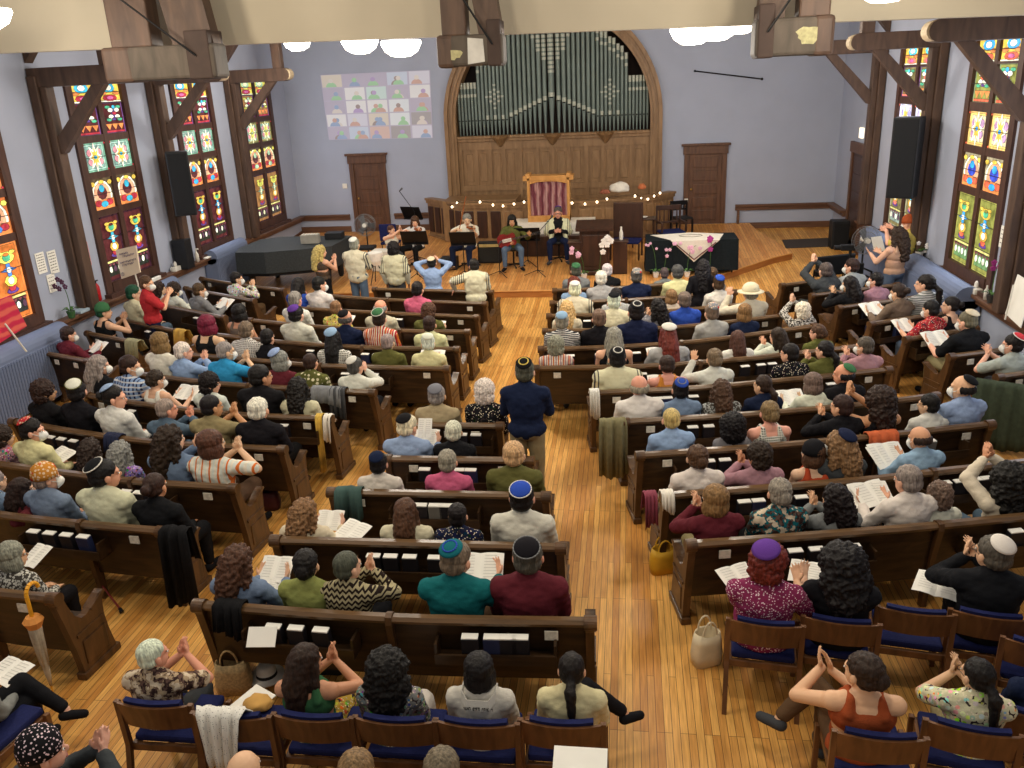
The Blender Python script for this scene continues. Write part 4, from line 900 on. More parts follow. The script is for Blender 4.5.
radiator('large blue grey rounded radiator under right wall windows', 1, 13.7, 16.4, 1.12, .42)
radiator('small blue grey radiator behind the standing people at right', 1, 18.0, 19.6, 1.12, .36)
# papers, posters, signs ------------------------------------------------
inkM = flat('ink', (70, 66, 64), .8); inkr = flat('pink_print', (190, 110, 120), .8)
def paper_wall(px, py, side, w, h, label, rows=6, mat=None, tilt=0, code=False):
    x = (XL + .012) if side < 0 else (XR - .012); p = atx(px, py, x); s = -side
    t_ = MB(); t_.bbox(-.004, .004, -w / 2, w / 2, -h / 2, h / 2, .001); 
    k_ = t_
    for i in range(rows):
        z = h / 2 - h * (i + 1) / (rows + 1); rr = random.Random(i * 7 + rows); a_ = -w * .38; 
        while a_ < w * .34: l_ = rr.uniform(.02, .06) * w / .25; k_.box(s * .004 - .001, s * .004 + .001, a_, min(a_ + l_, w * .38), z, z + h * .035, 1); a_ += l_ + .015
    o_ = t_.build('wall_notice', [mat or paperM, inkM if mat is None else potM], None, loc=p); tag(o_, label, 'notice')
paper_wall(41, 263, -1, .22, .34, 'left white printed notice beside the big post on left wall', 7); paper_wall(53, 262, -1, .22, .38, 'right white printed notice beside the big post on left wall', 7)
paper_wall(52, 283, -1, .2, .3, 'lower white notice behind the orchid on left wall', 4); paper_wall(87, 254, -1, .14, .42, 'pink printed strip notice between left wall post and window', 5, flat('pink_paper', (206, 140, 140), .8))
paper_wall(1003, 237, 1, .2, .32, 'white notice above smaller paper on right wall', 4); paper_wall(1003, 253, 1, .15, .2, 'small pale paper under the white notice, right wall', 2)
fe = thing('fire_extinguisher', 'red fire extinguisher hanging beside the left wall post', 'extinguisher', (XL + .1, 13.72, 1.2)); fe.scale = (.7, .7, .7)
MB().lathe([(.06, 0), (.075, .03), (.075, .36), (.05, .42), (.03, .45)], n=16).build('cylinder_body', flat('extinguisher_red', (176, 30, 36), .35), fe, True); m = MB(); m.tube((0, 0, .45), (0, 0, .5), .02); m.bbox(-.02, .02, -.02, .1, .5, .53, .005); m.build('handle', blkM, fe); MB().path([V((0, -.02, .48)), V((.04, -.09, .42)), V((.05, -.09, .15))], .012).build('hose', blkM, fe)
def small_on_ledge(name, label, cat, side, y, mb_fn, mat, z=1.15, dx=.12):
    x = XL + dx if side < 0 else XR - dx; o_ = mb_fn().build(name, mat, None, True, (x, y, z)); return tag(o_, label, cat)
orchid('dark purple orchid on the left ledge behind white notice', (XL + .2, 12.75, 1.15), .55, -.05, flat('dark_purple_petal', (90, 50, 76), .6), 5, potm=flat('green_glass', (60, 96, 60), .2), fr=.06)
orchid('magenta orchid on the right ledge beside the window', (XR - .12, 13.15, 1.15), .6, .05, petM, 5, fr=.055, potm=flat('dark_pot', (60, 58, 56), .5))
orchid('small pale plant on the ledge by right wall post', (XR - .12, 16.5, 1.15), .12, .04, petW, 4, fr=.05)
B_ = lambda w, d, h: (lambda: MB().bbox(-w / 2, w / 2, -d / 2, d / 2, 0, h, .006))
small_on_ledge('paper_stack', 'stack of papers with blue cover on the left ledge by orchid', 'papers', -1, 13.15, B_(.2, .34, .05), flat('bluewhite_paper', (170, 190, 206), .8))
small_on_ledge('folded_paper', 'white paper bundle on the ledge under the third left window', 'papers', -1, 15.5, B_(.16, .4, .07), paperM)
small_on_ledge('paper_stack', 'flat pile of papers under the third left window', 'papers', -1, 15.0, B_(.18, .4, .04), cardM)
small_on_ledge('tissue_box', 'white tissue box with tissue on left radiator end', 'box', -1, 16.45, lambda: MB().bbox(-.06, .06, -.12, .12, 0, .09, .006).ball((0, 0, .13), (.03, .05, .07), 8, 6), potM)
small_on_ledge('spray_bottle', 'white spray bottle on the ledge at fourth left window', 'bottle', -1, 17.4, lambda: MB().lathe([(.045, 0), (.045, .16), (.015, .22), (.015, .27)], n=12).bbox(-.015, .06, -.012, .012, .26, .29, .004), potM)
small_on_ledge('paper_stack', 'papers on the ledge below the fourth left window', 'papers', -1, 17.9, B_(.2, .5, .03), paperM)
small_on_ledge('tissue_box', 'white tissue box on the ledge at right window', 'box', 1, 13.75, lambda: MB().bbox(-.06, .06, -.12, .12, 0, .09, .006).ball((0, 0, .13), (.03, .05, .07), 8, 6), potM)
small_on_ledge('sanitizer_bottle', 'white pump bottle on the ledge beside the magenta orchid', 'bottle', 1, 13.35, lambda: MB().lathe([(.035, 0), (.035, .14), (.012, .18), (.012, .22)], n=12), potM)
t, w, d = cab('ledge_box', 'black box standing at the foot of the hanging left speaker', 'box', XL + .05, XL + .35, 16.55, 16.85, .62, blackM, zb=1.15)
# placards
t = thing('protest_placard', 'white handwritten cardboard placard on a stick before third left window', 'placard', (XL + .75, 14.3, .4), 0)
a_, b_, c_, d_ = [aty(px, py, 14.3 if False else 14.3) - V(t.location) for px, py in ((115.5, 250), (135.5, 245.5), (140, 272.5), (121.5, 279))]
mt = Matrix.Identity(4); m = MB(); off = V((.01, .02, 0)); m.add([a_, b_, c_, d_, a_ + off, b_ + off, c_ + off, d_ + off], [(0, 1, 2, 3), (7, 6, 5, 4), (0, 4, 5, 1), (1, 5, 6, 2), (2, 6, 7, 3), (3, 7, 4, 0)]); m.build('board', flat('placard_card', (226, 208, 184), .8, 0, 4, .03), t)
def onb(u, v): return a_.lerp(b_, u).lerp(d_.lerp(c_, u), v) - V((0, .006, 0))
ik = MB(); rr = random.Random(5)
for ln, (u0, u1, v) in enumerate(((.15, .55, .2), (.3, .9, .3), (.12, .9, .5), (.2, .8, .6))):
    u = u0
    while u < u1:
        u2 = u + .05; ik.path([onb(u, v), onb(u + .015, v - .06), onb(u2, v + rr.uniform(-.05, .03))], .004, 4); u = u2 + .025
ik.path([onb(.12 + .07 * math.cos(k * PI / 6), .86 + .06 * math.sin(k * PI / 6)) for k in range(13)], .004, 4); ik.path([onb(.12, .8), onb(.12, .92)], .004, 4)
ik.build('handwriting', flat('pen_ink', (120, 110, 130), .8), t)
mid = d_.lerp(c_, .6); MB().tube(onb(.5, .1) + V((.02, .04, 0)), mid + V((.12, .02, -.75)), .014, n=6).build('stick', potM, t)
t = thing('red_placard', 'red painted placard on a white stick leaning at left radiator', 'placard', (XL + .3, 11.4, 1.1), 0)
a_, b_, c_, d_ = [atx(px, py, XL + .5) - V(t.location) for px, py in ((-12, 304), (11, 295), (27, 326), (-14, 352))]
m = MB(); off = V((.012, 0, 0)); m.add([a_, b_, c_, d_, a_ - off, b_ - off, c_ - off, d_ - off], [(0, 1, 2, 3), (7, 6, 5, 4), (0, 4, 5, 1), (1, 5, 6, 2), (2, 6, 7, 3), (3, 7, 4, 0)])
rm, nt, bb_ = new_mat('red_painted_board', .7); tc = N(nt, 'ShaderNodeTexCoord'); wv = N(nt, 'ShaderNodeTexWave', Scale=2.2, Distortion=3., Detail=2., _bands_direction='Z'); nt.links.new(tc.outputs['Object'], wv.inputs['Vector']); r = ramp(nt, wv.outputs['Fac'], lin((190, 36, 70)), lin((214, 96, 84)), .3, .8); nt.links.new(r.outputs[0], bb_.inputs['Base Color'])
m.build('board', rm, t); MB().tube(b_.lerp(c_, .5) + V((0, -.35, -.1)), c_.lerp(d_, .35) + V((.05, .12, -.3)), .014, n=6).build('stick', potM, t)
t = thing('white_placard', 'white board leaning on stick at the right edge on ledge', 'placard', (XR - .25, 12.3, 1.15), 0)
m = MB(); m.add([V((0, -.5, .0)), V((0, .02, .06)), V((.08, .02, .62)), V((.08, -.5, .6)), V((.012, -.5, .0)), V((.012, .02, .06)), V((.092, .02, .62)), V((.092, -.5, .6))], [(0, 1, 2, 3), (7, 6, 5, 4), (0, 4, 5, 1), (1, 5, 6, 2), (2, 6, 7, 3), (3, 7, 4, 0)]); m.build('board', paperM, t); MB().tube((-.03, -.08, 0), (0, -.1, .5), .012, n=6).build('stick', potM, t)
# black settee at front right
def settee(label, x, y, rz, w):
    t_ = thing('black_settee', label, 'bench', (x, y, F(y)), rz); W = w / 2
    MB().bbox(-W, W, -.25, .25, .38, .46, .03).build('seat', blackM, t_); MB().bbox(-W + .04, W - .04, .22, .28, .5, .92, .03).build('backrest', blackM, t_)
    for sx in (-1, 1): m_ = MB(); m_.path([V((sx * W, -.25, 0)), V((sx * W, -.25, .62)), V((sx * W, .22, .66)), V((sx * W, .28, 0))], .02); m_.build('arm_frame', blkM, t_)
settee('black upholstered armed seat in front of far right pews', 4.35, 17.6, PI + .4 - PI, 1.0)
settee('black seat between mask wearer and standing woman at right', 4.55, 16.95, .35, .5)

t, w, d = cab('camera_tripod', 'black camera on a stand before the man in yellow', 'camera', 4.35, 4.6, 17.5, 17.75, .02, blackM, zb=F(17.6))
for k in range(3): MB().tube((0, 0, 1.0), (.3 * math.cos(k * 2.1), .3 * math.sin(k * 2.1), .01), .012, n=6).build('tripod_leg', blkM, t)
m = MB(); m.bbox(-.2, .08, -.06, .06, 1.05, 1.17, .015); m.tube((-.2, 0, 1.11), (-.32, 0, 1.11), .05); m.tube((0, 0, .95), (0, 0, 1.06), .03); m.build('camera_body', blackM, t)
# ================================================================ PEWS
ROWS = dict(
 La=[(-6.6, 5.6), (-5.3, 5.33), (-4.55, 5.25)], Lb=[(-6.9, 6.78), (-6.0, 6.56), (-5.08, 6.43), (-4.22, 6.34)], Lc=[(-7.3, 7.77), (-6.02, 7.5), (-5.09, 7.33), (-3.93, 7.22)],
 Ld=[(-7.6, 8.9), (-6.4, 8.55), (-5.28, 8.3), (-3.79, 8.17)], Le=[(-7.2, 9.83), (-6.35, 9.55), (-4.9, 9.2), (-3.56, 9.08)], Lf=[(-7.0, 10.72), (-6.08, 10.44), (-5.08, 10.22), (-3.28, 9.98)],
 Lg=[(-6.65, 11.62), (-5.51, 11.34), (-4.37, 11.08), (-2.49, 10.94)], Lh=[(-6.8, 12.7), (-5.41, 12.25), (-4, 11.95), (-2.52, 11.85)], Li=[(-6.5, 13.55), (-5.18, 13.13), (-3.64, 12.84), (-2.52, 12.77)],
 Lj=[(-5.95, 14.37), (-4.41, 14.0), (-2.52, 13.65)], Lk=[(-5.8, 15.32), (-4.4, 14.9), (-2.52, 14.55)], Ll=[(-4.9, 15.78), (-2.54, 15.42)],
 Ca=[(-3.29, 5.24), (-1.75, 5.17), (-.26, 5.22)], Cb=[(-3.07, 6.24), (-.55, 6.25)], Cc=[(-2.87, 7.18), (-.76, 7.18)], Cd=[(-2.52, 7.97), (-1.0, 7.97)], Ce=[(-2.33, 8.9), (-1.45, 8.9)],
 Rb=[(.55, 6.36), (2.02, 6.65), (2.66, 6.79), (4.7, 7.3)], Rc=[(.38, 7.24), (2.21, 7.63), (2.95, 7.84), (4.6, 8.3)], Rd=[(.15, 8.14), (1.61, 8.44), (2.7, 8.72), (3.92, 9.07)], Re=[(0, 9.05), (1.54, 9.34), (2.6, 9.6), (3.64, 9.94)],
 Rf=[(-.4, 10.0), (.92, 10.2), (1.68, 10.4), (2.5, 10.63), (3.37, 10.9)], Rg=[(-1.22, 10.96), (.19, 11.04), (1.0, 11.2), (1.97, 11.47), (3.27, 11.92)], Rh=[(-1.24, 11.84), (-.38, 11.9), (.8, 12.12), (1.7, 12.45), (2.85, 12.95)],
 Ri=[(-1.26, 12.78), (.21, 12.85), (1.2, 13.08), (2.45, 13.55)], Rj=[(-1.28, 13.68), (.2, 13.8), (2.15, 14.35)], Rk=[(-1.3, 14.55), (0, 14.7), (1.92, 15.2)], Rl=[(-1.33, 15.5), (-.27, 15.62), (1.23, 16.0)],
 F0=[(2.84, 15.66), (4.2, 16.28)], F1=[(3.22, 14.88), (4.8, 15.58)], F2=[(3.48, 14.04), (5.05, 14.76)], F3=[(3.73, 13.06), (5.05, 13.68)], F4=[(4.01, 12.25), (5.1, 12.76)], F5=[(4.34, 11.45), (5.25, 11.78)], F6=[(4.62, 10.62), (5.4, 10.92)],
 G1=[(-9.1, 16.95), (-7.9, 16.3), (-6.81, 15.8)], G2=[(-9.0, 16.05), (-7.07, 14.95)], G3=[(-9.1, 14.85), (-7.1, 13.75)], G4=[(-9.05, 13.68), (-7.55, 12.9)], G5=[(-9.1, 12.8), (-8.08, 12.33)], G6=[(-9.1, 11.68), (-8.14, 11.3)])
ORD = ['first', 'second', 'third', 'fourth', 'fifth', 'sixth', 'seventh', 'eighth', 'ninth', 'tenth', 'eleventh', 'twelfth', 'thirteenth']
SECN = dict(L='left', R='right', C='centre', F='far right', G='far left')
def row_ord(k):
    """position of a pew counted from the stage"""
    s = k[0]
    if s == 'F': return ORD[int(k[1])]
    if s == 'G': return ORD[int(k[1]) - 1]
    ks = sorted([q for q in ROWS if q[0] == s], key=lambda q: -ROWS[q][0][1]); return ORD[ks.index(k)]
def row_name(k): return '%s %s pew' % (row_ord(k), SECN[k[0]])
def fine(pts, n=5):
    """smooth the plan line of a pew a little (Catmull-Rom)"""
    P = [V((x, y, 0)) for x, y in pts]; out = []
    for i in range(len(P) - 1):
        p0 = P[i - 1] if i else P[0] * 2 - P[1]; p1, p2 = P[i], P[i + 1]; p3 = P[i + 2] if i + 2 < len(P) else P[-1] * 2 - P[-2]
        for j in range(n):
            t = j / n; out.append(.5 * ((2 * p1) + (p2 - p0) * t + (2 * p0 - 5 * p1 + 4 * p2 - p3) * t * t + (3 * p1 - p0 - 3 * p2 + p3) * t ** 3))
    out.append(P[-1]); return out
ENDP = [(-.055, .88), (-.05, .915), (-.02, .94), (.02, .94), (.05, .915), (.055, .87), (.085, .75), (.13, .63), (.19, .565), (.25, .56), (.34, .6), (.43, .655), (.48, .66), (.49, .63), (.455, .58), (.44, .45), (.455, .28), (.49, .1), (.5, .0), (.1, .0), (.09, .12), (.06, .35), (.01, .62), (-.03, .82)]
BOOKS = [(275, 621), (297, 620), (322, 623), (470, 628), (492, 628), (508, 627), (520, 626), (375, 558), (392, 559), (411, 559), (436, 558), (422, 508), (436, 508), (447, 505), (425, 464), (471, 466), (459, 465), (441, 427), (476, 427), (462, 427),
 (35, 524), (51, 526), (68, 529), (85, 531), (127, 484), (140, 484), (51, 428), (62, 430), (74, 432), (794, 543), (815, 543), (852, 539), (1015, 520), (800, 491), (943, 477), (958, 477), (973, 475), (743, 498), (757, 500), (724, 454), (708, 457),
 (692, 421), (708, 421), (657, 393), (667, 394), (693, 391), (865, 308), (873, 306), (881, 304), (889, 303), (366, 351), (377, 350), (375, 372), (346, 369), (599, 350), (636, 348), (642, 368), (587, 317), (627, 286), (647, 284), (760, 360), (771, 361), (830, 379),
 (132, 403), (186, 377), (284, 420), (700, 322), (897, 327), (905, 365), (200, 330), (152, 343), (310, 338), (400, 317), (896, 309), (744, 363), (780, 318), (930, 425), (985, 475), (570, 351), (560, 300), (420, 326)]
def rowpos(key, off):
    """plan line of a row shifted forward by off"""
    return [p + nr * off for p, nr in normals(fine(ROWS[key]))]
def hit_row(px, py, key, off):
    """where the line of sight through a pixel crosses the vertical sheet over a row"""
    L = rowpos(key, off); r = ray(px, py); best = None
    for i in range(len(L) - 1):
        a, b = L[i], L[i + 1]; e = b - a
        if i == 0: a = a - e.normalized() * 1.2; e = b - a
        if i == len(L) - 2: e = e + e.normalized() * 1.2
        det = r.x * -e.y + e.x * r.y
        if abs(det) < 1e-9: continue
        t = (a.x * -e.y + e.x * a.y) / det; u = (r.x * a.y - r.y * a.x) / det
        if t > 0 and -1e-6 <= u <= 1 + 1e-6:
            p = O0 + r * t; d = e.normalized(); n_ = V((-d.y, d.x, 0)); cand = (p, n_)
            if best is None or (0 <= u <= 1): best = cand
    return best
bookrow = {k: [] for k in ROWS}
for px, py in BOOKS:
    c_ = []
    for k in ROWS:
        h_ = hit_row(px, py, k, -.05)
        if h_ and ROWS[k][0][0] + .22 < h_[0].x < ROWS[k][-1][0] - .22: c_.append((abs(h_[0].z - .83), k, h_))
    if c_:
        d, k, h_ = min(c_, key=lambda q: q[0])
        if d < .3: bookrow[k].append(h_)
bookMs = [flat('book_cover_black', (30, 28, 34), .5), flat('book_cover_navy', (36, 44, 78), .5), flat('book_cover_grey', (110, 108, 104), .5)]
def band(path, prof, a, b):
    """piece of the path between arc lengths a and b"""
    return path
pewn = 0
for k, pts in ROWS.items():
    P = fine(pts); base = P[len(P) // 2].copy(); PN = normals(P)
    loc = [(p - base, n_) for p, n_ in PN]
    side = SECN[k[0]]
    t = thing('pew', 'dark wooden pew, %s of the %s block counted from the stage' % (row_ord(k), side), 'pew', base, 0, 'church pews'); t.scale = (1, 1, .962)
    m = MB(); m.sweep([(-.02, .87), (.035, .31), (.075, .31), (.02, .87)], [(p + n_ * .03, n_) for p, n_ in loc])
    m.build('backrest', pewM, t)
    m = MB(); m.sweep([(-.042, .895), (-.035, .868), (-.01, .853), (.035, .853), (.05, .872), (.05, .9), (.03, .92), (-.02, .92)], loc); m.build('top_rail', wood('rail_wood', (76, 56, 34), (110, 82, 54), .33, (1.2, 12, 12)) if 'rail_wood' not in MAT else MAT['rail_wood'], t)
    m = MB(); m.sweep([(.1, .37), (.1, .405), (.3, .395), (.46, .41), (.475, .395), (.47, .37), (.45, .355)], loc); m.build('seat', pewM, t)
    for i, s in ((0, -1), (-1, 1)):
        p, n_ = loc[i]; tx = V((n_.y, -n_.x, 0)); M_ = Matrix.Identity(4)
        for r_ in range(3): M_[r_][0] = n_[r_]; M_[r_][1] = tx[r_] * s; M_[r_][2] = (0, 0, 1)[r_]; M_[r_][3] = (p - tx * s * .03)[r_]
        e = MB(); e.prism(ENDP, M_, .065); e.bbox(.07, .53, -.012, .08, 0, .07, .01, M=M_); e.tube(M_ @ V((0, -.012, .885)), M_ @ V((0, .085, .885)), .058, n=16)
        e.prism([(.3, .585), (.48, .665), (.5, .64), (.32, .56)], M_ @ Matrix.Translation((0, -.01, 0)), .085); e.bbox(.14, .42, .06, .074, .12, .36, .01, M=M_); e.prism([(.1, .42), (.42, .42), (.42, .45), (.1, .45)], M_ @ Matrix.Translation((0, .06, 0)), .016)
        e.build('end_panel', endM, t)
        # card holder near the end
        c_ = p + tx * -s * .28; cM_ = M_.copy(); 
        for r_ in range(3): cM_[r_][3] = (c_ - n_ * .032)[r_] 
        c1 = MB(); c1.bbox(-.006, .006, -.05, .05, .75, .83, .002, M=cM_); c1.build('card_holder', cardM, t)
    # central joint strips of the long pews
    if len(pts) >= 3 and k[0] in 'RCL':
        j = 5 * (len(pts) // 2); p, n_ = loc[min(j, len(loc) - 1)]; tx = V((n_.y, -n_.x, 0)); M_ = Matrix.Identity(4)
        for r_ in range(3): M_[r_][0] = n_[r_]; M_[r_][1] = tx[r_]; M_[r_][2] = (0, 0, 1)[r_]; M_[r_][3] = p[r_]
        e = MB(); e.prism([(-.05, .86), (-.04, .925), (.0, .94), (.045, .925), (.06, .86), (.11, .3), (.11, .0), (.05, .0), (.0, .6)], M_ @ Matrix.Translation((0, -.025, 0)), .05); e.build('joint_strip', endM, t)
    # book racks on the back, one for each run of books
    hs = sorted(bookrow[k], key=lambda h_: h_[0].x); runs = []
    for h_ in hs:
        if runs and (h_[0] - runs[-1][-1][0]).length < .7: runs[-1].append(h_)
        else: runs.append([h_])
    if not runs and k not in ('Ll', 'G5', 'G6', 'F5'): 
        q = PN[len(PN) // 3]; runs = [[(q[0] + V((0, 0, .83)), q[1])]] if k != 'Ce' else []
        empty = True
    else: empty = False
    for run in runs:
        a, b = run[0][0], run[-1][0]; mid = (a + b) / 2; n_ = run[len(run) // 2][1]; tx = V((n_.y, -n_.x, 0)); W = max(.45, (b - a).length / 2 + .17)
        # slide it onto the row line
        best = min(PN, key=lambda q: (V((q[0].x, q[0].y, 0)) - V((mid.x, mid.y, 0))).length); n_ = best[1]; tx = V((n_.y, -n_.x, 0)); d_ = (V((mid.x, mid.y, 0)) - best[0]); c_ = best[0] + tx * d_.dot(tx)
        W = max(.15, min(W, (c_ - P[0]).length - .07, (c_ - P[-1]).length - .07)); M_ = Matrix.Identity(4)
        for r_ in range(3): M_[r_][0] = tx[r_]; M_[r_][1] = n_[r_]; M_[r_][2] = (0, 0, 1)[r_]; M_[r_][3] = (c_ - base)[r_]
        r = MB(); r.box(-W, W, -.12, .035, .58, .6, M=M_); r.box(-W, W, -.13, -.11, .58, .67, M=M_); r.box(-W, -W + .02, -.12, .03, .58, .76, M=M_); r.box(W - .02, W, -.12, .03, .58, .76, M=M_); r.build('book_rack', pewM, t)
        if empty: continue
        for h_ in run:
            x_ = (V((h_[0].x, h_[0].y, 0)) - c_).dot(tx); pewn += 1
            wdt = .13; Mb = Matrix.Translation(base) @ M_ @ Matrix.Translation((x_, -.06, .58)) @ Matrix.Rotation(.12, 4, 'X')
            bk = thing('prayer_book', 'thick white-paged book standing in the rack behind the %s' % row_name(k), 'book', (0, 0, 0), 0, 'books in the racks of the %s' % row_name(k)); bk.matrix_world = Mb
            MB().bbox(-wdt / 2, wdt / 2, -.035, .03, 0, .2, .003).build('book_cover', bookMs[pewn % 5 % 3 if pewn % 4 == 0 else 0], bk)
            MB().box(-wdt / 2 + .004, wdt / 2 - .004, -.032, .026, .198, .21).build('pages', paperM, bk)
# ================================================================ CHAIRS
def blue_chair_parts(t):
    # back slab: wood board curved, blue pad on its front
    def arcy(x): return -.235 - .0 + .12 * (x / .25) ** 2 * .35
    m = MB(); xs = [-.25 + .05 * i for i in range(11)]
    def slab(z0_, z1_, d0, d1, xs_, lean=.06):
        vs = []
        for x in xs_:
            for z in (z0_, z1_):
                y = arcy(x) - lean * (z - .45) / .35
                vs += [V((x, y - d0, z)), V((x, y + d1, z))]
        g = MB(); n_ = len(xs_); fs = []
        for i in range(n_ - 1):
            a = 4 * i; b = a + 4; fs += [(a, b, b + 2, a + 2), (a + 1, a + 3, b + 3, b + 1), (a, a + 1, b + 1, b), (a + 2, b + 2, b + 3, a + 3)]
        fs += [(0, 2, 3, 1), (4 * n_ - 4, 4 * n_ - 3, 4 * n_ - 1, 4 * n_ - 2)]; return g.add(vs, fs)
    slab(.60, .80, .012, .008, xs).build('back_board', chairM, t)
    slab(.61, .825, -.008, .05, xs[1:-1]).build('back_pad', bluepadM, t)
    MB().bbox(-.23, .23, -.2, .24, .42, .48, .02).build('seat_pad', bluepadM, t)
    f = MB(); f.bbox(-.24, .24, -.22, -.19, .36, .42, .006); f.bbox(-.24, .24, .2, .23, .36, .42, .006); f.bbox(-.25, -.22, -.22, .24, .36, .42, .006); f.bbox(.22, .25, -.22, .24, .36, .42, .006); f.build('seat_frame', chairM, t)
    for sx in (-1, 1):
        l = MB(); l.prism([(-.34, 0), (-.305, 0), (-.2, .42), (-.225, .8), (-.255, .8), (-.24, .42)], Matrix.Translation((sx * .262, 0, 0)) @ Matrix.Rotation(PI / 2, 4, 'Z') @ Matrix.Translation((0, -.018, 0)), .036); l.build('back_leg', chairM, t)
        l = MB(); l.bbox(sx * .262 - .018, sx * .262 + .018, .2, .24, 0, .44, .005); l.build('front_leg', chairM, t)
c0 = None; CH = {}
def blue_chair(key, px, py, rz, label):
    """px, py: middle of the top of the back"""
    global c0
    p = at(px, py, .82); d = V((-math.sin(rz), math.cos(rz), 0)); o_ = V((p.x, p.y, 0)) + d * .27
    if c0 is None: t_ = thing('stacking_chair', label, 'chair', o_, rz, 'blue padded wooden chairs'); blue_chair_parts(t_); c0 = t_
    else: t_ = copy_thing(c0, o_, rz, label)
    CH[key] = t_; return t_
blue_chair('k1', 150, 703, .0, 'wooden chair with blue pad at left end of the bottom row'); blue_chair('k2', 228, 715, .0, 'empty wooden chair with scarf draped over its back, bottom row')
blue_chair('k3', 310, 716, 0, 'wooden chair under the person in green strap top'); blue_chair('k4', 393, 719, 0, 'wooden chair under the person with long black curls, bottom row')
blue_chair('k5', 475, 722, 0, 'wooden chair under the person with lettered shawl collar'); blue_chair('k6', 561, 722, 0, 'wooden chair under the person in pale yellow blouse')
blue_chair('r1', 766, 622, -.12, 'wooden chair under the person in magenta speckled top'); blue_chair('r2', 842, 620, -.14, 'wooden chair under the person with black curls and black top, right aisle')
blue_chair('r3', 917, 610, -.16, 'empty wooden chair with bright blue seat behind last right pew'); blue_chair('r4', 992, 614, -.2, 'wooden chair under the clapping person in black suit'); blue_chair('r6', 1048, 645, -.3, 'wooden chair cut by the right edge behind the black suited person')
blue_chair('q1', 882, 735, -.05, 'wooden chair under the person in rust tank top'); blue_chair('q2', 975, 728, -.2, 'wooden chair under the person in bright floral blouse'); blue_chair('q3', 1045, 715, -.25, 'wooden chair at the right edge beside the floral bloused person')
blue_chair('s1', -56, 712, -.15, 'wooden chair cut by the left edge under a person in dark trousers')
# chair with a green coat at right
p = at(1004, 385, .85); gc = thing('coat_chair', 'chair at right edge with a dark green coat over it', 'chair', (p.x, p.y + .2, 0), -.5)
MB().bbox(-.24, .24, -.22, .24, .42, .48, .02).build('seat', bluepadM, gc)
for sx in (-1, 1):
    for sy in (-1, 1): MB().bbox(sx * .22 - .02, sx * .22 + .02, sy * .2 - .02, sy * .2 + .02, 0, .44 if sy > 0 else .84, .006).build('leg', chairM, gc)
MB().bbox(-.22, .22, -.23, -.2, .6, .84, .01).build('backrest', chairM, gc)
def drape(name, label, cat, base, w, prof, mat, rz=0., amp=.02, fq=9., seed=0, flare=.0, thick=.008, zs=1.):
    """cloth hanging along a side profile [(y,z)...], folds running down it"""
    rn = random.Random(seed); n_ = 28; ph = [rn.uniform(0, 6) for _ in range(3)]; vs = []; L = len(prof)
    for j, (y, z) in enumerate(prof):
        f = j / (L - 1)
        for i in range(n_ + 1):
            u = i / n_ - .5; x = u * w * (1 + flare * (f - .5)); o_ = amp * (.3 + abs(f - .35)) * (math.sin(fq * u * PI + ph[0]) + .5 * math.sin(fq * 2.3 * u * PI + ph[1] + f * 2)); zz = z + (.03 * math.sin(5 * u + ph[2]) + rn.uniform(-.01, .01) if j in (0, L - 1) else 0)
            vs.append(V((x, y + (o_ if j <= L * .5 else o_), zz)))
    m = MB(); m.add(vs, [(j * (n_ + 1) + i, j * (n_ + 1) + i + 1, (j + 1) * (n_ + 1) + i + 1, (j + 1) * (n_ + 1) + i) for j in range(L - 1) for i in range(n_)])
    o = m.build(name, mat, None, True, base, rz); md = o.modifiers.new('t', 'SOLIDIFY'); md.thickness = thick; md.offset = 0; o.scale = (1, 1, zs); return tag(o, label, cat)
def drape_pt(px, py, z): return at(px, py, z)
gM = flat('dark_green_coat', (58, 66, 52), .9, 0, 20, .15, .1, .4); tanM = flat('olive_tan_coat', (124, 118, 88), .9, 0, 20, .12, .1, .4); blkC = flat('black_coat', (24, 24, 26), .9, 0, 20, .2, .1, .4); gryC = flat('grey_coat', (130, 132, 136), .9, 0, 20, .1, .1, .4); rstC = flat('rust_cloth', (190, 96, 60), .9, 0, 20, .12, .1, .4)
kefM, nt, b = new_mat('keffiyeh', .9); tc = N(nt, 'ShaderNodeTexCoord'); ck = N(nt, 'ShaderNodeTexVoronoi', Scale=70., _distance='CHEBYCHEV', Randomness=.3); nt.links.new(tc.outputs['Object'], ck.inputs['Vector']); r = ramp(nt, ck.outputs['Distance'], lin((60, 60, 64)), lin((224, 222, 214)), .14, .2); nt.links.new(r.outputs[0], b.inputs['Base Color'])
p = at(1004, 385, .86); drape('green_coat', 'large dark green coat draped over chair at right edge', 'coat', (p.x, p.y, 0), .62, [(.18, .5), (.12, .84), (0, .9), (-.07, .84), (-.1, .5), (-.12, .22), (-.14, .08)], gM, -.5, .02, 8, 1, .15)
def on_pew(name, label, cat, px, key, w, front, back, mat, seed=0, amp=.015, fq=7, flare=.1):
    L = PNs(key); best = min(L, key=lambda q: abs(PX(q[0] + V((0, 0, .96)))[0] - px)); p, n_ = best; rz = math.atan2(-n_.x, n_.y)
    return drape(name, label, cat, (p.x, p.y, 0), w, [(.12, .93 - front), (.075, .86), (.06, .93), (0, .95), (-.06, .93), (-.075, .86), (-.1, .93 - back)], mat, rz, amp, fq, seed, flare, zs=.963)
def PX(p):
    c_ = MC @ np.array([p.x, p.y, p.z - H]); return 512 + FPX * c_[0] / c_[2], 384 + FPX * c_[1] / c_[2]
def PNs(key):
    P = normals(fine(ROWS[key], 12)); a, b = P[0], P[-1]; ta = V((a[1].y, -a[1].x, 0)); tb = V((b[1].y, -b[1].x, 0))
    return [(a[0] - ta * .16, a[1]), (a[0] - ta * .08, a[1])] + P + [(b[0] + tb * .08, b[1]), (b[0] + tb * .16, b[1])]
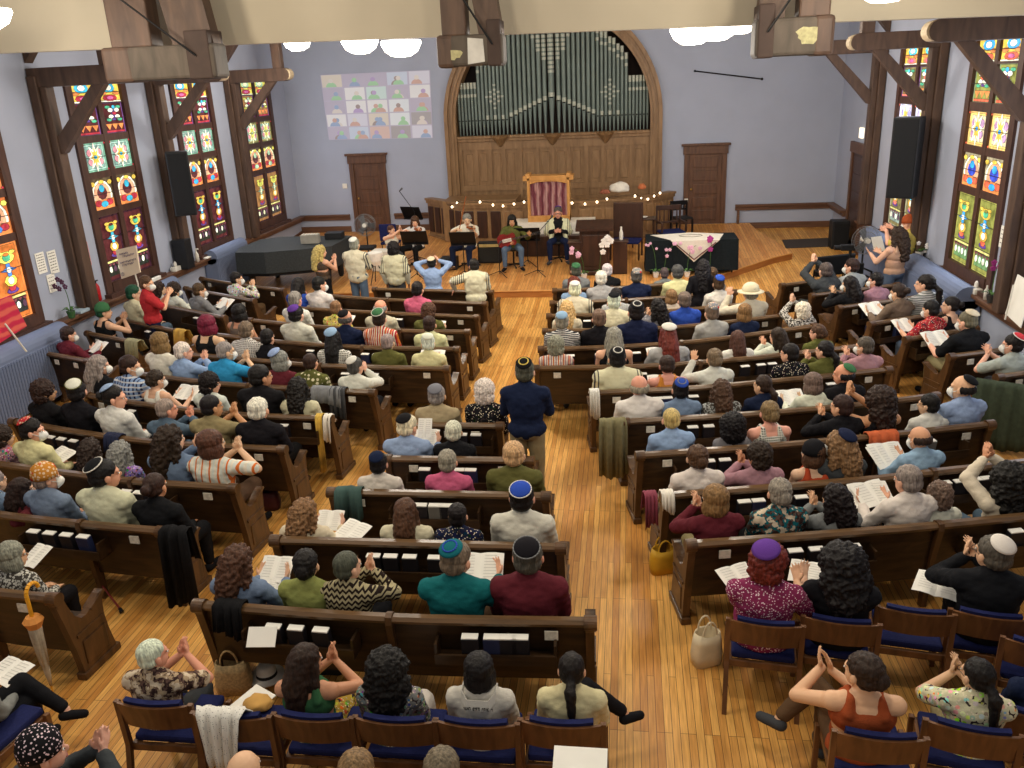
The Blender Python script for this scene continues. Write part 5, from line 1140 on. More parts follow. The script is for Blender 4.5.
on_pew('tan_coat', 'olive tan coat hanging at aisle end of the eighth right pew', 'coat', 611, 'Re', .3, .3, .7, tanM, 1, .03, 5, .3)
on_pew('black_coat', 'black coat hung over aisle end of the second to last left pew', 'coat', 172, 'Lb', .26, .4, .78, blkC, 2, .03, 5, .3)
on_pew('grey_coat', 'grey jacket laid over the seventh left pew near its aisle end', 'coat', 328, 'Lf', .42, .25, .22, gryC, 3); on_pew('dark_grey_coat', 'dark grey coat hanging over the same pew as grey jacket', 'coat', 343, 'Lf', .22, .3, .4, flat('dark_grey_coat_cloth', (70, 72, 76), .9, 0, 20, .2), 4)
on_pew('rust_cardigan', 'rust orange cardigan hung over pew behind person with big dark hair', 'cardigan', 884, 'Rd', .34, .2, .24, rstC, 5); on_pew('black_cloth', 'black garment over left corner of the last centre pew', 'cloth', 226, 'Ca', .24, .2, .24, blkC, 6)
on_pew('teal_bag', 'dark teal backpack over left end of third centre pew from back', 'bag', 347, 'Cc', .26, .2, .3, flat('teal_cloth', (60, 84, 80), .9), 7, .03, 3); on_pew('navy_cloth', 'navy garment over the eighth left pew', 'cloth', 112, 'Ld', .22, .2, .16, flat('navy_garment', (34, 40, 66), .9), 8)
on_pew('maroon_scarf', 'maroon scarf over aisle end of pew behind white frilled blouse', 'scarf', 653, 'Rc', .12, .2, .3, flat('maroon_scarf_cloth', (130, 60, 76), .9), 9); on_pew('white_garment', 'white garment on aisle end of the tenth right pew beside maroon scarf', 'cloth', 666, 'Rc', .12, .2, .16, clothwM, 10)
on_pew('pale_shirt', 'pale olive shirt over the end of far left pew', 'cloth', 137, 'G5', .3, .2, .3, flat('pale_olive_cloth', (150, 146, 112), .9), 11); on_pew('yellow_bag', 'mustard yellow bag on the end of fourth far left pew', 'bag', 183, 'G4', .26, .2, .3, flat('mustard_cloth', (186, 148, 70), .9), 12, .02, 3)
on_pew('checked_scarf', 'black and white checked scarf at aisle end of seventh right pew', 'scarf', 593, 'Rf', .12, .1, .34, kefM, 13); on_pew('tote_straps', 'white straps looped over aisle end of eighth left pew', 'strap', 330, 'Le', .1, .1, .3, clothwM, 14, .03, 3)
# flag-like banner
on_pew('colourful_scarf', 'blue and yellow scarf hanging at aisle end of eighth left pew', 'scarf', 321, 'Le', .08, .1, .72, flat('blue_yellow_cloth', (190, 156, 70), .9, 0, 4, .6), 15, .02, 2)
# scarf and hat stuff on the empty bottom chair
p = at(222, 712, .83); drape('checked_scarf', 'white keffiyeh scarf draped over the empty bottom row chair', 'scarf', (p.x, p.y, 0), .3, [(.1, .6), (.05, .82), (0, .87), (-.06, .84), (-.08, .7), (-.1, .55), (-.1, .46)], kefM, 0, .03, 7, 21, -.8)
# umbrella on the last left pew
p, n_ = normals(fine(ROWS['La']))[-1]; ux = p.x - .12; uy = p.y - .12
u = thing('folded_umbrella', 'folded grey umbrella with yellow crook handle hooked on last left pew', 'umbrella', (ux, uy, 0))
yM = flat('yellow_handle', (226, 160, 40), .4); um = flat('umbrella_cloth', (176, 166, 146), .7, 0, 14, .25)
m = MB(); m.path([V((0, .0, .74))] + [V((0, .07 - .07 * math.cos(a), .95 + .07 * math.sin(a))) for a in [PI * k / 8 for k in range(9)]], .016); m.build('handle', yM, u)
m = MB(); m.lathe([(.01, .1), (.022, .2), (.034, .42), (.045, .58), (.055, .7), (.03, .76)], n=10); 
for k in range(5): a = k * 1.25; m.lathe([(.004, .3), (.016, .5), (.022, .66), (.01, .72)], (.032 * math.cos(a), .032 * math.sin(a), 0), 8)
m.build('canopy', um, u, True); MB().tube((0, 0, .02), (0, 0, .18), .006).build('tip', yM, u); m = MB(); m.lathe([(.05, .66), (.08, .73), (.05, .77)], n=10); m.build('orange_collar', flat('orange_print', (210, 140, 70), .8), u)
p = at(122, 612, .02); cn = thing('walking_cane', 'thin red cane with black tip poking out beyond last left pew', 'cane', p); MB().tube((0, 0, .012), (-.35, .25, .14), .009).build('shaft', flat('cane_red', (120, 40, 36), .4), cn); MB().tube((0, 0, .0), (-.03, .021, .025), .022, .016).build('rubber_tip', blkM, cn)
# bags on the floor
def bag(name, label, px, py, w, d, h, mat, rz=0, strap=True, z=0):
    p = at(px, py, z); t_ = thing(name, label, 'bag', (p.x, p.y, z), rz); m = MB()
    vs = []; n_ = 14
    for j, (s, zz) in enumerate(((1, 0), (1.06, h * .3), (.98, h * .7), (.86, h), (.8, h * .96), (.8, h * .5))):
        for i in range(n_): a = 2 * PI * i / n_; cx, sy = math.cos(a), math.sin(a); e_ = .6; vs.append(V((w / 2 * s * abs(cx) ** e_ * (1 if cx > 0 else -1), d / 2 * s * abs(sy) ** e_ * (1 if sy > 0 else -1), zz + .012 * math.sin(3 * a + j))))
    m.add(vs, [(j * n_ + i, j * n_ + (i + 1) % n_, (j + 1) * n_ + (i + 1) % n_, (j + 1) * n_ + i) for j in range(5) for i in range(n_)] + [tuple(range(n_)), tuple(5 * n_ + i for i in range(n_))]); m.build('bag_body', mat, t_, True)
    if strap:
        for s in (-1, 1): MB().path([V((w * .25 * math.cos(a) * 1.0, s * d * .3, h * .95 + h * .45 * math.sin(a))) for a in [PI * k / 8 for k in range(9)]], .008, 6).build('strap', mat, t_)
    return t_
bag('mustard_handbag', 'mustard yellow handbag on floor beside the last right pew end', 663, 571, .26, .16, .26, flat('mustard_leather', (196, 150, 40), .6), .3)
bag('tote_bag', 'white canvas tote standing on aisle floor beside speckled top person', 706, 662, .24, .16, .3, flat('canvas', (214, 200, 170), .85), .4); bag('wicker_bag', 'beige woven bag on floor under left end of last centre pew', 236, 690, .28, .16, .3, flat('wicker', (186, 160, 116), .85, 0, 50, .3), .2)
bag('maroon_bag', 'maroon handbag on floor beside the seventh left pew end', 268, 508, .3, .18, .24, flat('maroon_leather', (70, 30, 34), .5), .1); bag('plastic_bag', 'crumpled white and red plastic bag on floor at left edge', 8, 742, .3, .22, .28, flat('plastic_white', (206, 196, 180), .5, 0, 12, .3), .3); bag('grey_backpack', 'dark backpack on the floor under last centre pew', 330, 668, .3, .2, .3, flat('backpack_cloth', (44, 46, 48), .8), 0)
h_ = at(267, 676, .05); t = thing('panama_hat', 'white brimmed hat with dark band under the last centre pew', 'hat', h_); MB().lathe([(.15, .0), (.145, .012), (.085, .015), (.08, .09), (.06, .115), (.01, .11)], n=20).build('hat_body', potM, t, True); MB().lathe([(.087, .018), (.084, .045)], n=20).build('hat_band', blackM, t)
def booklet(label, px, py, z, w=.3, l=.21, rz=0., tilt=.3, openb=True, name='booklet'):
    p = at(px, py, z); t_ = thing(name, label, 'booklet', p, rz); M_ = Matrix.Rotation(tilt, 4, 'X')
    if openb:
        for s in (-1, 1):
            g = MB(); L_ = [(0, 0), (s * w * .12, .012), (s * w * .3, .014), (s * w * .5, .004)]
            g.add([M_ @ V((a, y, zz + e)) for a, zz in L_ for y in (-l / 2, l / 2) for e in (0, .003)], [(4 * i + 0, 4 * i + 4, 4 * i + 6, 4 * i + 2) for i in range(3)] + [(4 * i + 1, 4 * i + 3, 4 * i + 7, 4 * i + 5) for i in range(3)] + [(4 * i, 4 * i + 1, 4 * i + 5, 4 * i + 4) for i in range(3)] + [(4 * i + 2, 4 * i + 6, 4 * i + 7, 4 * i + 3) for i in range(3)])
            for i in range(7): yy = l * (.38 - .11 * i); g.add([M_ @ V((a, yy + dy, .0185)) for a, dy in ((s * w * .08, 0), (s * w * .4, 0), (s * w * .4, .004), (s * w * .08, .004))], [(0, 1, 2, 3)], 1)
            g.build('page', [paperM, flat('pale_ink', (190, 188, 182), .8)], t_)
    else: MB().box(-w / 2, w / 2, -l / 2, l / 2, 0, .006, M=M_).build('sheets', paperM, t_)
    return t_
booklet('white sheets sticking out of the rack of the last centre pew', 262, 637, .74, .22, .15, .08, .75, False); booklet('white paper with orange disc on the empty bottom chair', 252, 702, .5, .22, .26, -.5, .1, False); booklet('white booklet cut by the bottom edge at centre', 580, 764, .78, .32, .22, 0, .2, False)
bo = blob(4, (.1, .08, .05)).build('orange_disc', flat('orange_felt', (206, 160, 90), .9), None, True, at(258, 703, .52)); tag(bo, 'orange and white round cap lying on paper on bottom chair', 'cap')
# ================================================================ PEOPLE
def fuse(name, mb, voxel, it=3, disp=0., dsize=.09, mats=None):
    """union of overlapping closed shapes into one continuous skin"""
    me = mb.mesh('tmp', []); o = bpy.data.objects.new('tmp', me); COL.objects.link(o)
    r = o.modifiers.new('r', 'REMESH'); r.mode = 'VOXEL'; r.voxel_size = voxel; r.use_smooth_shade = True
    s = o.modifiers.new('s', 'SMOOTH'); s.iterations = it; s.factor = .5
    if disp:
        key = 'tx%.3f' % dsize; tx = bpy.data.textures.get(key) or bpy.data.textures.new(key, 'CLOUDS'); tx.noise_scale = dsize; tx.noise_depth = 2
        d = o.modifiers.new('d', 'DISPLACE'); d.texture = tx; d.strength = disp; d.mid_level = .5; d.texture_coords = 'LOCAL'
    dg = bpy.context.evaluated_depsgraph_get(); ev = o.evaluated_get(dg); out = bpy.data.meshes.new_from_object(ev); out.name = name
    bpy.data.objects.remove(o); bpy.data.meshes.remove(me)
    out.materials.clear()
    for m in (mats or []): out.materials.append(m)
    out.polygons.foreach_set('use_smooth', [True] * len(out.polygons)); return out
def cap(mb, a, b, r0, r1=None, n=12):
    r1 = r0 if r1 is None else r1; a, b = V(a), V(b)
    if (b - a).length > 1e-4: mb.tube(a, b, r0, r1, n)
    mb.ball(a, r0, n, 8); mb.ball(b, r1, n, 8)
def ik(s, h, up=.285, fo=.255, pole=V((0, -.3, -1))):
    d = h - s; L = min(d.length, up + fo - .004); d.normalize(); h2 = s + d * L
    a = (up * up - fo * fo + L * L) / (2 * L); hh = math.sqrt(max(0, up * up - a * a)); p = pole - d * pole.dot(d); p.normalize(); return s + d * a + p * hh, h2
def hand(mb, w, d, nrm, side, curl=.25, spread=.35):
    """palm with five separate fingers; d finger direction, nrm palm normal, side -1 left / 1 right"""
    d = d.normalized(); nrm = (nrm - d * nrm.dot(d)).normalized(); lat = d.cross(nrm) * side       # towards the thumb
    for o_, r_ in ((-.024, .015), (0, .017), (.024, .016)): cap(mb, w + lat * o_ * .5, w + d * .075 + lat * o_, r_, r_ * .9, 8)
    for k, (o_, L) in enumerate(((.034, .068), (.012, .077), (-.011, .072), (-.033, .056))):
        b = w + d * .08 + lat * o_; fd = (d + lat * o_ * spread * 14).normalized(); m1 = b + fd * L * .5 + nrm * L * .15 * curl * 2; e = m1 + (fd * (1 - curl * .5) + nrm * curl * 1.6).normalized() * L * .5
        cap(mb, b, m1, .0098, .0088, 7); cap(mb, m1, e, .0088, .0072, 7)
    t0 = w + d * .025 + lat * .024; t1 = t0 + (lat * .8 + d * .6).normalized() * .036; t2 = t1 + (lat * .35 + d * .9 + nrm * curl * .5).normalized() * .032
    cap(mb, t0, t1, .0125, .011, 7); cap(mb, t1, t2, .011, .0085, 7)
class Fig:
    def __init__(s, stand=False, lean=0., hy=0., hp=0., hr=0., HL=None, HR=None, legs='sit', hips=0., twist=0., tuck=0.):
        dz = .43 if stand else 0.; s.stand = stand; s.dz = dz
        T = Matrix.Rotation(-lean, 4, 'X'); up = lambda v: T @ (V((v[0], v[1], .5 + (v[2] - .52) * .93)) - V((0, 0, .5))) + V((0, 0, .5 + dz))
        s.P = V((0, 0, .5 + dz)); s.Wst = up((0, 0, .70)); s.Cx = up((0, -.02, .88)); s.Nk = up((0, -.03, 1.03)); s.SL = up((-.185, -.025, .965)); s.SR = up((.185, -.025, .965))
        hc = up((0, .015, 1.2)); hb = up((0, -.015, 1.08)); Rm_ = Matrix.Rotation(hy, 4, 'Z') @ Matrix.Rotation(-lean * .6 + hp, 4, 'X') @ Matrix.Rotation(hr, 4, 'Y')
        pivot = hb; s.HF = Matrix.Translation(pivot) @ Rm_ @ Matrix.Translation(hc - pivot) @ Matrix.Scale(1.15, 4)
        s.Hc = s.HF.translation.copy()
        df = dict(L=(V((-.1, .3, .6 + dz)), V((.5, .8, -.15)), V((0, -.1, -1))), R=(V((.1, .3, .6 + dz)), V((-.5, .8, -.15)), V((0, -.1, -1))))
        if stand: df = dict(L=(V((-.24, .05, .84)), V((0, .15, -1)), V((1, 0, 0))), R=(V((.24, .05, .84)), V((0, .15, -1)), V((-1, 0, 0))))
        def fix(h, k):
            if h is None: return df[k]
            return (V(h[0]) + V((0, 0, dz - .05)), V(h[1]), V(h[2])) + tuple(h[3:])
        s.HL, s.HR = fix(HL, 'L'), fix(HR, 'R')
        s.EL, s.WL = ik(s.SL, s.HL[0], pole=V(s.HL[3]) if len(s.HL) > 3 else V((-.6, -.4, -1))); s.ER, s.WR = ik(s.SR, s.HR[0], pole=V(s.HR[3]) if len(s.HR) > 3 else V((.6, -.4, -1)))
        s.legs = []
        for sx in (-1, 1):
            hip = V((sx * .09, 0, .5 + dz))
            if legs == 'stand': kn = V((sx * .1, .03, .5)); an = V((sx * .1, -.02, .085)); toe = an + V((sx * .03, .15, -.045))
            elif legs == 'sit': kn = V((sx * .12, .42, .49)); an = V((sx * .12, .42 - tuck, .085)); toe = an + V((sx * .02, .14, -.045))
            elif legs == 'cross': kn, an = (V((.12, .42, .49)), V((.12, .44, .085))) if sx > 0 else (V((.08, .42, .66)), V((.38, .5, .36))); toe = an + (V((0, .14, -.045)) if sx > 0 else V((.13, .05, -.06)))
            elif legs == 'crossL': kn, an = (V((-.12, .42, .49)), V((-.12, .44, .085))) if sx < 0 else (V((-.2, .40, .66)), V((-.42, .34, .4))); toe = an + (V((0, .14, -.045)) if sx < 0 else V((-.12, .06, -.06)))
            elif legs == 'wide': kn = V((sx * .2, .41, .5)); an = V((sx * .2, .42, .085)); toe = an + V((sx * .05, .14, -.045))
            s.legs.append((hip, kn, an, toe))
    def torso(s, mb, g=0., top=1.):
        mb.ball(s.P + V((0, 0, .01)), (.18 + g, .13 + g, .115 + g), 16, 10); mb.ball(s.Wst, (.165 + g, .118 + g, .15 + g), 16, 10); mb.ball(s.Cx, (.19 + g, .122 + g, .165 + g), 16, 10)
        cap(mb, s.SL, s.SR, .066 + g, .066 + g, 14); cap(mb, s.SL + V((.03, 0, 0)), s.Nk, .062 + g, .066 + g, 12); cap(mb, s.SR - V((.03, 0, 0)), s.Nk, .062 + g, .066 + g, 12); mb.ball(s.Cx.lerp(s.Wst, .5) + V((0, -.005, 0)), (.18 + g, .118 + g, .17 + g), 16, 10); mb.ball(s.Nk - V((0, 0, .02)), (.12 + g, .075 + g, .058 + g), 14, 8)
    def head(s, mb):
        M_ = s.HF; R3 = M_.to_3x3().to_4x4()
        def e(c, r, n=14): mb.ball(M_ @ V(c), r, n, 10, M=R3)
        e((0, -.012, .03), (.076, .094, .088)); e((0, .022, -.04), (.058, .07, .072)); e((0, .045, -.085), (.03, .032, .028)); e((0, .092, -.022), (.0125, .02, .022), 8); e((0, .074, .018), (.05, .02, .02), 10)
        for sx in (-1, 1): e((sx * .08, -.004, -.012), (.012, .022, .031), 8)
        e((0, .082, -.062), (.024, .01, .009), 8)
        cap(mb, s.Nk + V((0, .0, -.02)), M_ @ V((0, -.02, -.06)), .062, .056)
    def body(s, vox=.0085):
        mb = MB(); s.torso(mb); s.head(mb)
        for sh, el, wr, H_, sd in ((s.SL, s.EL, s.WL, s.HL, -1), (s.SR, s.ER, s.WR, s.HR, 1)):
            cap(mb, sh, el, .057, .045); cap(mb, el, wr, .045, .03); hand(mb, wr, H_[1], H_[2], sd)
        for hip, kn, an, toe in s.legs: cap(mb, hip, kn, .085, .058); cap(mb, kn, an, .056, .036); cap(mb, an - V((0, .03, .03)), toe, .036, .03)
        return fuse('body', mb, vox, 2, mats=[skinM])
    def shirt(s, kind):
        mb = MB(); g = .016
        if kind == 'T':
            mb.ball(s.P + V((0, 0, .03)), (.197, .146, .12), 16, 10); mb.ball(s.Wst, (.182, .135, .15), 16, 10); mb.ball(s.Cx - V((0, 0, .015)), (.204, .137, .145), 16, 10)
            for sx in (-1, 1):
                top = s.SL.lerp(s.SR, .5 + sx * .24) + V((0, 0, .085)); cap(mb, s.Cx + V((sx * .1, -.08, .05)), top + V((0, -.05, -.02)), .045, .028, 8); cap(mb, top + V((0, -.05, -.02)), top + V((0, .04, -.01)), .026, .026, 8); cap(mb, top + V((0, .04, -.01)), s.Cx + V((sx * .1, .08, .06)), .026, .045, 8)
        else:
            s.torso(mb, g)
            mb.ball(s.P + V((0, 0, .02)), (.21, .158, .12), 16, 10)
            cap(mb, s.Nk + V((0, 0, -.03)), s.Nk + (s.HF @ V((0, -.02, -.06)) - s.Nk) * .42, .084, .074)          # collar
            for sh, el, wr in ((s.SL, s.EL, s.WL), (s.SR, s.ER, s.WR)):
                if kind == 'S': cap(mb, sh, sh.lerp(el, .78), .075, .073)
                else: cap(mb, sh, el, .075, .062); cap(mb, el, el.lerp(wr, .92), .062, .046)
        return fuse('shirt', mb, .0115, 9 if kind != 'T' else 3, .02 if kind != 'T' else .006, .06)
    def pants(s):
        mb = MB(); mb.ball(s.P + V((0, 0, 0)), (.194, .144, .12), 16, 10)
        for hip, kn, an, toe in s.legs: cap(mb, hip, kn, .1, .078); cap(mb, kn, an.lerp(kn, .1), .075, .055)
        return fuse('trousers', mb, .0125, 3, .012, .08)
    def skirt(s):
        mb = MB(); mb.ball(s.P, (.2, .15, .12), 16, 10)
        (h0, k0, a0, t0), (h1, k1, a1, t1) = s.legs
        for hip, kn, an, toe in s.legs: cap(mb, hip, kn, .115, .1); cap(mb, kn, an.lerp(kn, .25), .1, .1)
        cap(mb, (h0 + h1) / 2, (k0 + k1) / 2, .1, .1); cap(mb, (k0 + k1) / 2, (a0 + a1) / 2 + V((0, 0, .15)), .1, .1)
        return fuse('skirt', mb, .0135, 4, .02, .07)
    def shoe(s, i):
        mb = MB(); hip, kn, an, toe = s.legs[i]; cap(mb, an - V((0, .035, .035)), toe, .046, .038)
        return fuse('shoe', mb, .011, 1)
    def shawl(s, low=.42):
        mb = MB(); bt = V((0, -.02, -low))
        if s is FIG.get('clasp'):
            for a_, e_, sx in ((s.SL, s.EL, -1), (s.SR, s.ER, 1)): cap(mb, a_, a_.lerp(e_, .9), .09, .095); cap(mb, a_.lerp(s.Nk, .4), s.P + V((sx * .17, .16, .12)), .08, .06); cap(mb, s.P + V((sx * .17, .16, .12)), s.P + V((sx * .2, .28, -.12)), .055, .045)
            mb.ball(s.Cx + V((0, -.07, -.08)), (.23, .1, .26), 16, 10); cap(mb, s.SL, s.SR, .09, .09); return fuse('prayer_shawl', mb, .0125, 3, .03, .09)
        s.torso(mb, .034)
        cap(mb, s.SL.lerp(s.EL, .0), s.SL.lerp(s.EL, .85), .085, .085); cap(mb, s.SR, s.SR.lerp(s.ER, .85), .085, .085)
        mb.ball(s.Cx + V((0, -.035, -.12)), (.22, .11, .26), 16, 10)
        cap(mb, s.Nk + V((0, -.01, -.02)), s.Nk + (s.HF @ V((0, -.03, -.06)) - s.Nk) * .55, .085, .07)
        return fuse('prayer_shawl', mb, .0125, 3, .03, .09)
HAND_LAP = None
f3 = lambda *a: V(a)
CL = ((-.05, .27, .95), (.1, .35, .95), (1, -.1, 0), (-1, -.2, -.8)); CR = ((.035, .3, .96), (-.28, .65, .7), (-1, -.1, .2), (1, -.2, -.8))
POSES = dict(
 sit=dict(), bow=dict(hp=-.35, lean=.06, HL=((-.14, .34, .68), (.2, .9, .3), (.3, .2, 1)), HR=((.14, .34, .68), (-.2, .9, .3), (-.3, .2, 1))),
 read=dict(hp=-.22, HL=((-.15, .33, .76), (.1, .8, .6), (.6, -.3, .5)), HR=((.15, .33, .76), (-.1, .8, .6), (-.6, -.3, .5))),
 left=dict(hy=.65), right=dict(hy=-.65), leftm=dict(hy=1.0, hp=-.05), rightm=dict(hy=-1.0, hp=-.05), lean=dict(lean=.25, hp=.1, hy=-.3),
 clap=dict(HL=CL, HR=CR), clapl=dict(hy=.6, HL=((-.12, .27, .98),) + CL[1:], HR=((-.06, .28, .99),) + CR[1:]), clapr=dict(hy=-.6, HL=((.07, .28, .99),) + CL[1:], HR=((.13, .27, .99),) + CR[1:]),
 high=dict(HL=((-.06, .26, 1.28), (.1, .2, 1), (1, 0, 0), (-1, .2, -.3)), HR=((-.0, .27, 1.29), (-.1, .2, 1), (-1, 0, 0), (1, .2, -.3))),
 highl=dict(hy=.5, HL=((-.24, .24, 1.2), (.1, .2, 1), (1, 0, 0), (-1, .2, -.3)), HR=((-.18, .25, 1.2), (-.1, .2, 1), (-1, 0, 0), (.6, .5, -.6))),
 phone=dict(HL=((-.2, .24, 1.1), (.05, .1, 1), (.5, .6, 0), (-.6, 0, -1))), face=dict(hy=-.4, HR=((.09, .16, 1.08), (-.3, .1, 1), (-.8, .3, 0), (.8, .3, -1))),
 arm=dict(hy=-.7, HR=((.42, -.2, .97), (1, -.05, -.05), (0, 0, -1), (.3, -1, 0))), readl=dict(hy=.35, hp=-.15, HL=((-.22, .35, .8), (.0, .7, .7), (.5, -.4, .5)), HR=((.02, .36, .8), (-.1, .7, .6), (-.6, -.3, .5))),
 readr=dict(hy=-.45, hp=-.1, HL=((-.02, .36, .8), (.1, .7, .6), (.6, -.3, .5)), HR=((.24, .34, .82), (-.1, .7, .7), (-.6, -.3, .5))),
 cross=dict(legs='cross', hp=-.1), crossl=dict(legs='crossL', hy=.75, HL=((-.2, .28, .97), (-.2, .3, 1), (1, -.1, 0), (-1, -.2, -.8)), HR=((-.13, .3, .93), (-.3, .5, .8), (-1, -.1, 0), (.8, 0, -1))),
 stand=dict(stand=True, legs='stand'), sfront=dict(stand=True, legs='stand', HL=((-.12, .32, .8), (.3, .8, .2), (1, 0, 0)), HR=((.1, .32, .8), (-.3, .8, .2), (-1, 0, 0))),
 sclap=dict(stand=True, legs='stand', HL=((.06, .3, .95),) + CL[1:3], HR=((.12, .3, .96),) + CR[1:3], hy=-.6), shead=dict(stand=True, legs='stand', HL=((-.13, .12, 1.22), (.5, 0, .9), (.6, 0, -.6), (-1, 0, -.1)), HR=((.13, .12, 1.22), (-.5, 0, .9), (-.6, 0, -.6), (1, 0, -.1))),
 scam=dict(stand=True, legs='stand', HL=((-.1, .34, 1.06), (.2, 1, .2), (1, 0, 0)), HR=((.08, .32, 1.08), (-.1, 1, .3), (-1, 0, 0)), hp=-.1), spaper=dict(stand=True, legs='stand', hy=.3, HL=((-.2, .36, .84), (.1, .9, .4), (.6, 0, .6)), HR=((.0, .34, .84), (-.2, .9, .4), (-.6, 0, .6))),
 slean=dict(stand=True, legs='stand', lean=.1, hy=.3, HL=((-.42, .1, .72), (-.6, .2, -.8), (.5, 0, 0), (-1, -.6, .2)), HR=((.1, .35, .75), (-.4, .8, .1), (-1, 0, 0))),
 violin=dict(legs='wide', hy=.45, hp=-.15, HL=((-.36, .42, .98), (-.1, .2, .9), (1, 0, 0), (-.3, .2, -1)), HR=((.06, .36, 1.02), (-.6, .5, -.1), (0, 0, -1), (1, .2, -.5))),
 guitar=dict(legs='wide', hp=-.1, HL=((-.42, .3, .86), (.2, .5, .6), (.3, -.8, .3), (-.6, -.2, -1)), HR=((.1, .27, .76), (-.6, .4, -.5), (0, -1, 0), (1, -.2, -.3))),
 clasp=dict(legs='wide', HL=((-.04, .24, .8), (.8, .5, 0), (.3, -1, 0), (-1, -.3, -.6)), HR=((.05, .25, .81), (-.8, .5, 0), (-.3, -1, 0), (1, -.3, -.6))))
FIG = {}; MESH = {}
def fig(p):
    if p not in FIG: FIG[p] = Fig(**POSES[p])
    return FIG[p]
def getm(key, fn, mat):
    if key not in MESH: MESH[key] = fn()
    k2 = key + (mat.name,)
    if k2 not in MESH:
        m = MESH[key].copy(); m.materials.clear(); m.materials.append(mat); MESH[k2] = m
    return MESH[k2]
def hair_mesh(style):
    mb = MB(); e = lambda c, r, n=14: mb.ball(c, r, n, 10); vox, disp, ds = .0085, .014, .02
    if style == 'short': e((0, -.02, .045), (.087, .1, .09)); e((0, -.045, -.01), (.082, .075, .07))
    elif style == 'crop': e((0, -.018, .042), (.082, .096, .085)); e((0, -.04, -.01), (.079, .07, .06)); disp = .005
    elif style == 'bald': 
        for k in range(9): a = PI * (1.0 + k / 8); mb.ball((.074 * math.cos(a), -.02 + .085 * math.sin(a) * 1.0, .0), (.022, .022, .04), 8, 6)
        disp = .006
    elif style == 'bob': e((0, -.02, .045), (.098, .108, .095)); e((0, -.045, -.04), (.1, .075, .1)); e((-.07, 0, -.05), (.035, .06, .08)); e((.07, 0, -.05), (.035, .06, .08))
    elif style == 'long':
        e((0, -.02, .045), (.094, .106, .095)); cap(mb, (0, -.06, .02), (0, -.115, -.13), .085, .085); cap(mb, (0, -.115, -.12), (.01, -.14, -.31), .08, .05); cap(mb, (-.05, -.08, -.08), (-.06, -.13, -.28), .045, .03); cap(mb, (.05, -.08, -.08), (.06, -.13, -.26), .045, .03)
        cap(mb, (-.075, .0, .0), (-.09, -.03, -.15), .03, .03); cap(mb, (.075, .0, .0), (.09, -.03, -.15), .03, .03); disp = .022; ds = .035
    elif style == 'wavy':
        e((0, -.02, .045), (.1, .11, .098)); cap(mb, (0, -.06, .02), (0, -.11, -.13), .1, .1); cap(mb, (0, -.11, -.12), (0, -.14, -.3), .1, .075); cap(mb, (-.08, .0, .0), (-.1, -.03, -.15), .04, .04); cap(mb, (.08, .0, .0), (.1, -.03, -.15), .04, .04); disp = .05; ds = .03
    elif style == 'curly': e((0, -.02, .04), (.112, .118, .11)); e((0, -.045, -.03), (.108, .09, .095)); disp = .045; ds = .02
    elif style == 'afro': e((0, -.03, .03), (.15, .15, .14)); e((0, -.05, -.06), (.15, .12, .13)); disp = .05; ds = .022
    elif style == 'big': e((0, -.03, .03), (.14, .14, .13)); e((0, -.06, -.09), (.16, .11, .15)); e((0, -.09, -.2), (.13, .08, .12)); disp = .06; ds = .03
    elif style == 'bun': e((0, -.02, .043), (.084, .098, .088)); e((0, -.045, -.005), (.08, .07, .06)); e((0, -.13, .03), (.045, .04, .045)); disp = .008
    elif style == 'updo': e((0, -.02, .043), (.088, .1, .09)); e((0, -.045, -.01), (.083, .072, .065)); e((.01, -.1, .0), (.05, .045, .06)); disp = .02
    elif style == 'pony': e((0, -.02, .043), (.084, .098, .088)); e((0, -.045, -.005), (.08, .07, .06)); cap(mb, (0, -.1, .0), (0, -.16, -.06), .03, .036, 10); cap(mb, (0, -.16, -.06), (.01, -.17, -.28), .04, .022, 10); disp = .015; ds = .03
    return fuse('hair', mb, vox, 2, disp, ds)
def hat_mesh(kind):
    mb = MB()
    if kind == 'k':                                           # kippah: shallow cap on the crown
        mb.lathe([(.002, .108)] + [(.108 * math.sin(a), .108 * math.cos(a)) for a in [.15 * k for k in range(1, 6)]] + [(.07, .072)], n=22, M=Matrix.Rotation(.5, 4, 'X'), c=(0, -.027, .04))
    elif kind == 'ring':
        R = Matrix.Rotation(.5, 4, 'X')
        for k in range(20):
            a0, a1 = 2 * PI * k / 20, 2 * PI * (k + 1) / 20; mb.tube(V((0, -.027, .04)) + R @ V((.042 * math.cos(a0), .042 * math.sin(a0), .1)), V((0, -.027, .04)) + R @ V((.042 * math.cos(a1), .042 * math.sin(a1), .1)), .006, n=6)
    elif kind == 'rim':
        R = Matrix.Rotation(.5, 4, 'X')
        for k in range(24):
            a0, a1 = 2 * PI * k / 24, 2 * PI * (k + 1) / 24; mb.tube(V((0, -.027, .04)) + R @ V((.074 * math.cos(a0), .074 * math.sin(a0), .077)), V((0, -.027, .04)) + R @ V((.074 * math.cos(a1), .074 * math.sin(a1), .077)), .005, n=6)
    elif kind == 'cap':
        mb.lathe([(.002, .15), (.05, .142), (.09, .11), (.105, .06), (.106, .02), (.1, .02)], (0, -.015, .0), 20)
    elif kind == 'visor': mb.prism([(-.07, .0), (.07, .0), (.055, .1), (0, .12), (-.055, .1)], Matrix.Translation((0, .07, .03)) @ Matrix.Rotation(-PI / 2 + .2, 4, 'X') @ Matrix.Scale(-1, 4, (0, 0, 1)), .008)
    elif kind == 'brim': mb.lathe([(.1, .03), (.16, .022), (.162, .026), (.1, .04)], (0, -.015, 0), 24)
    return mb
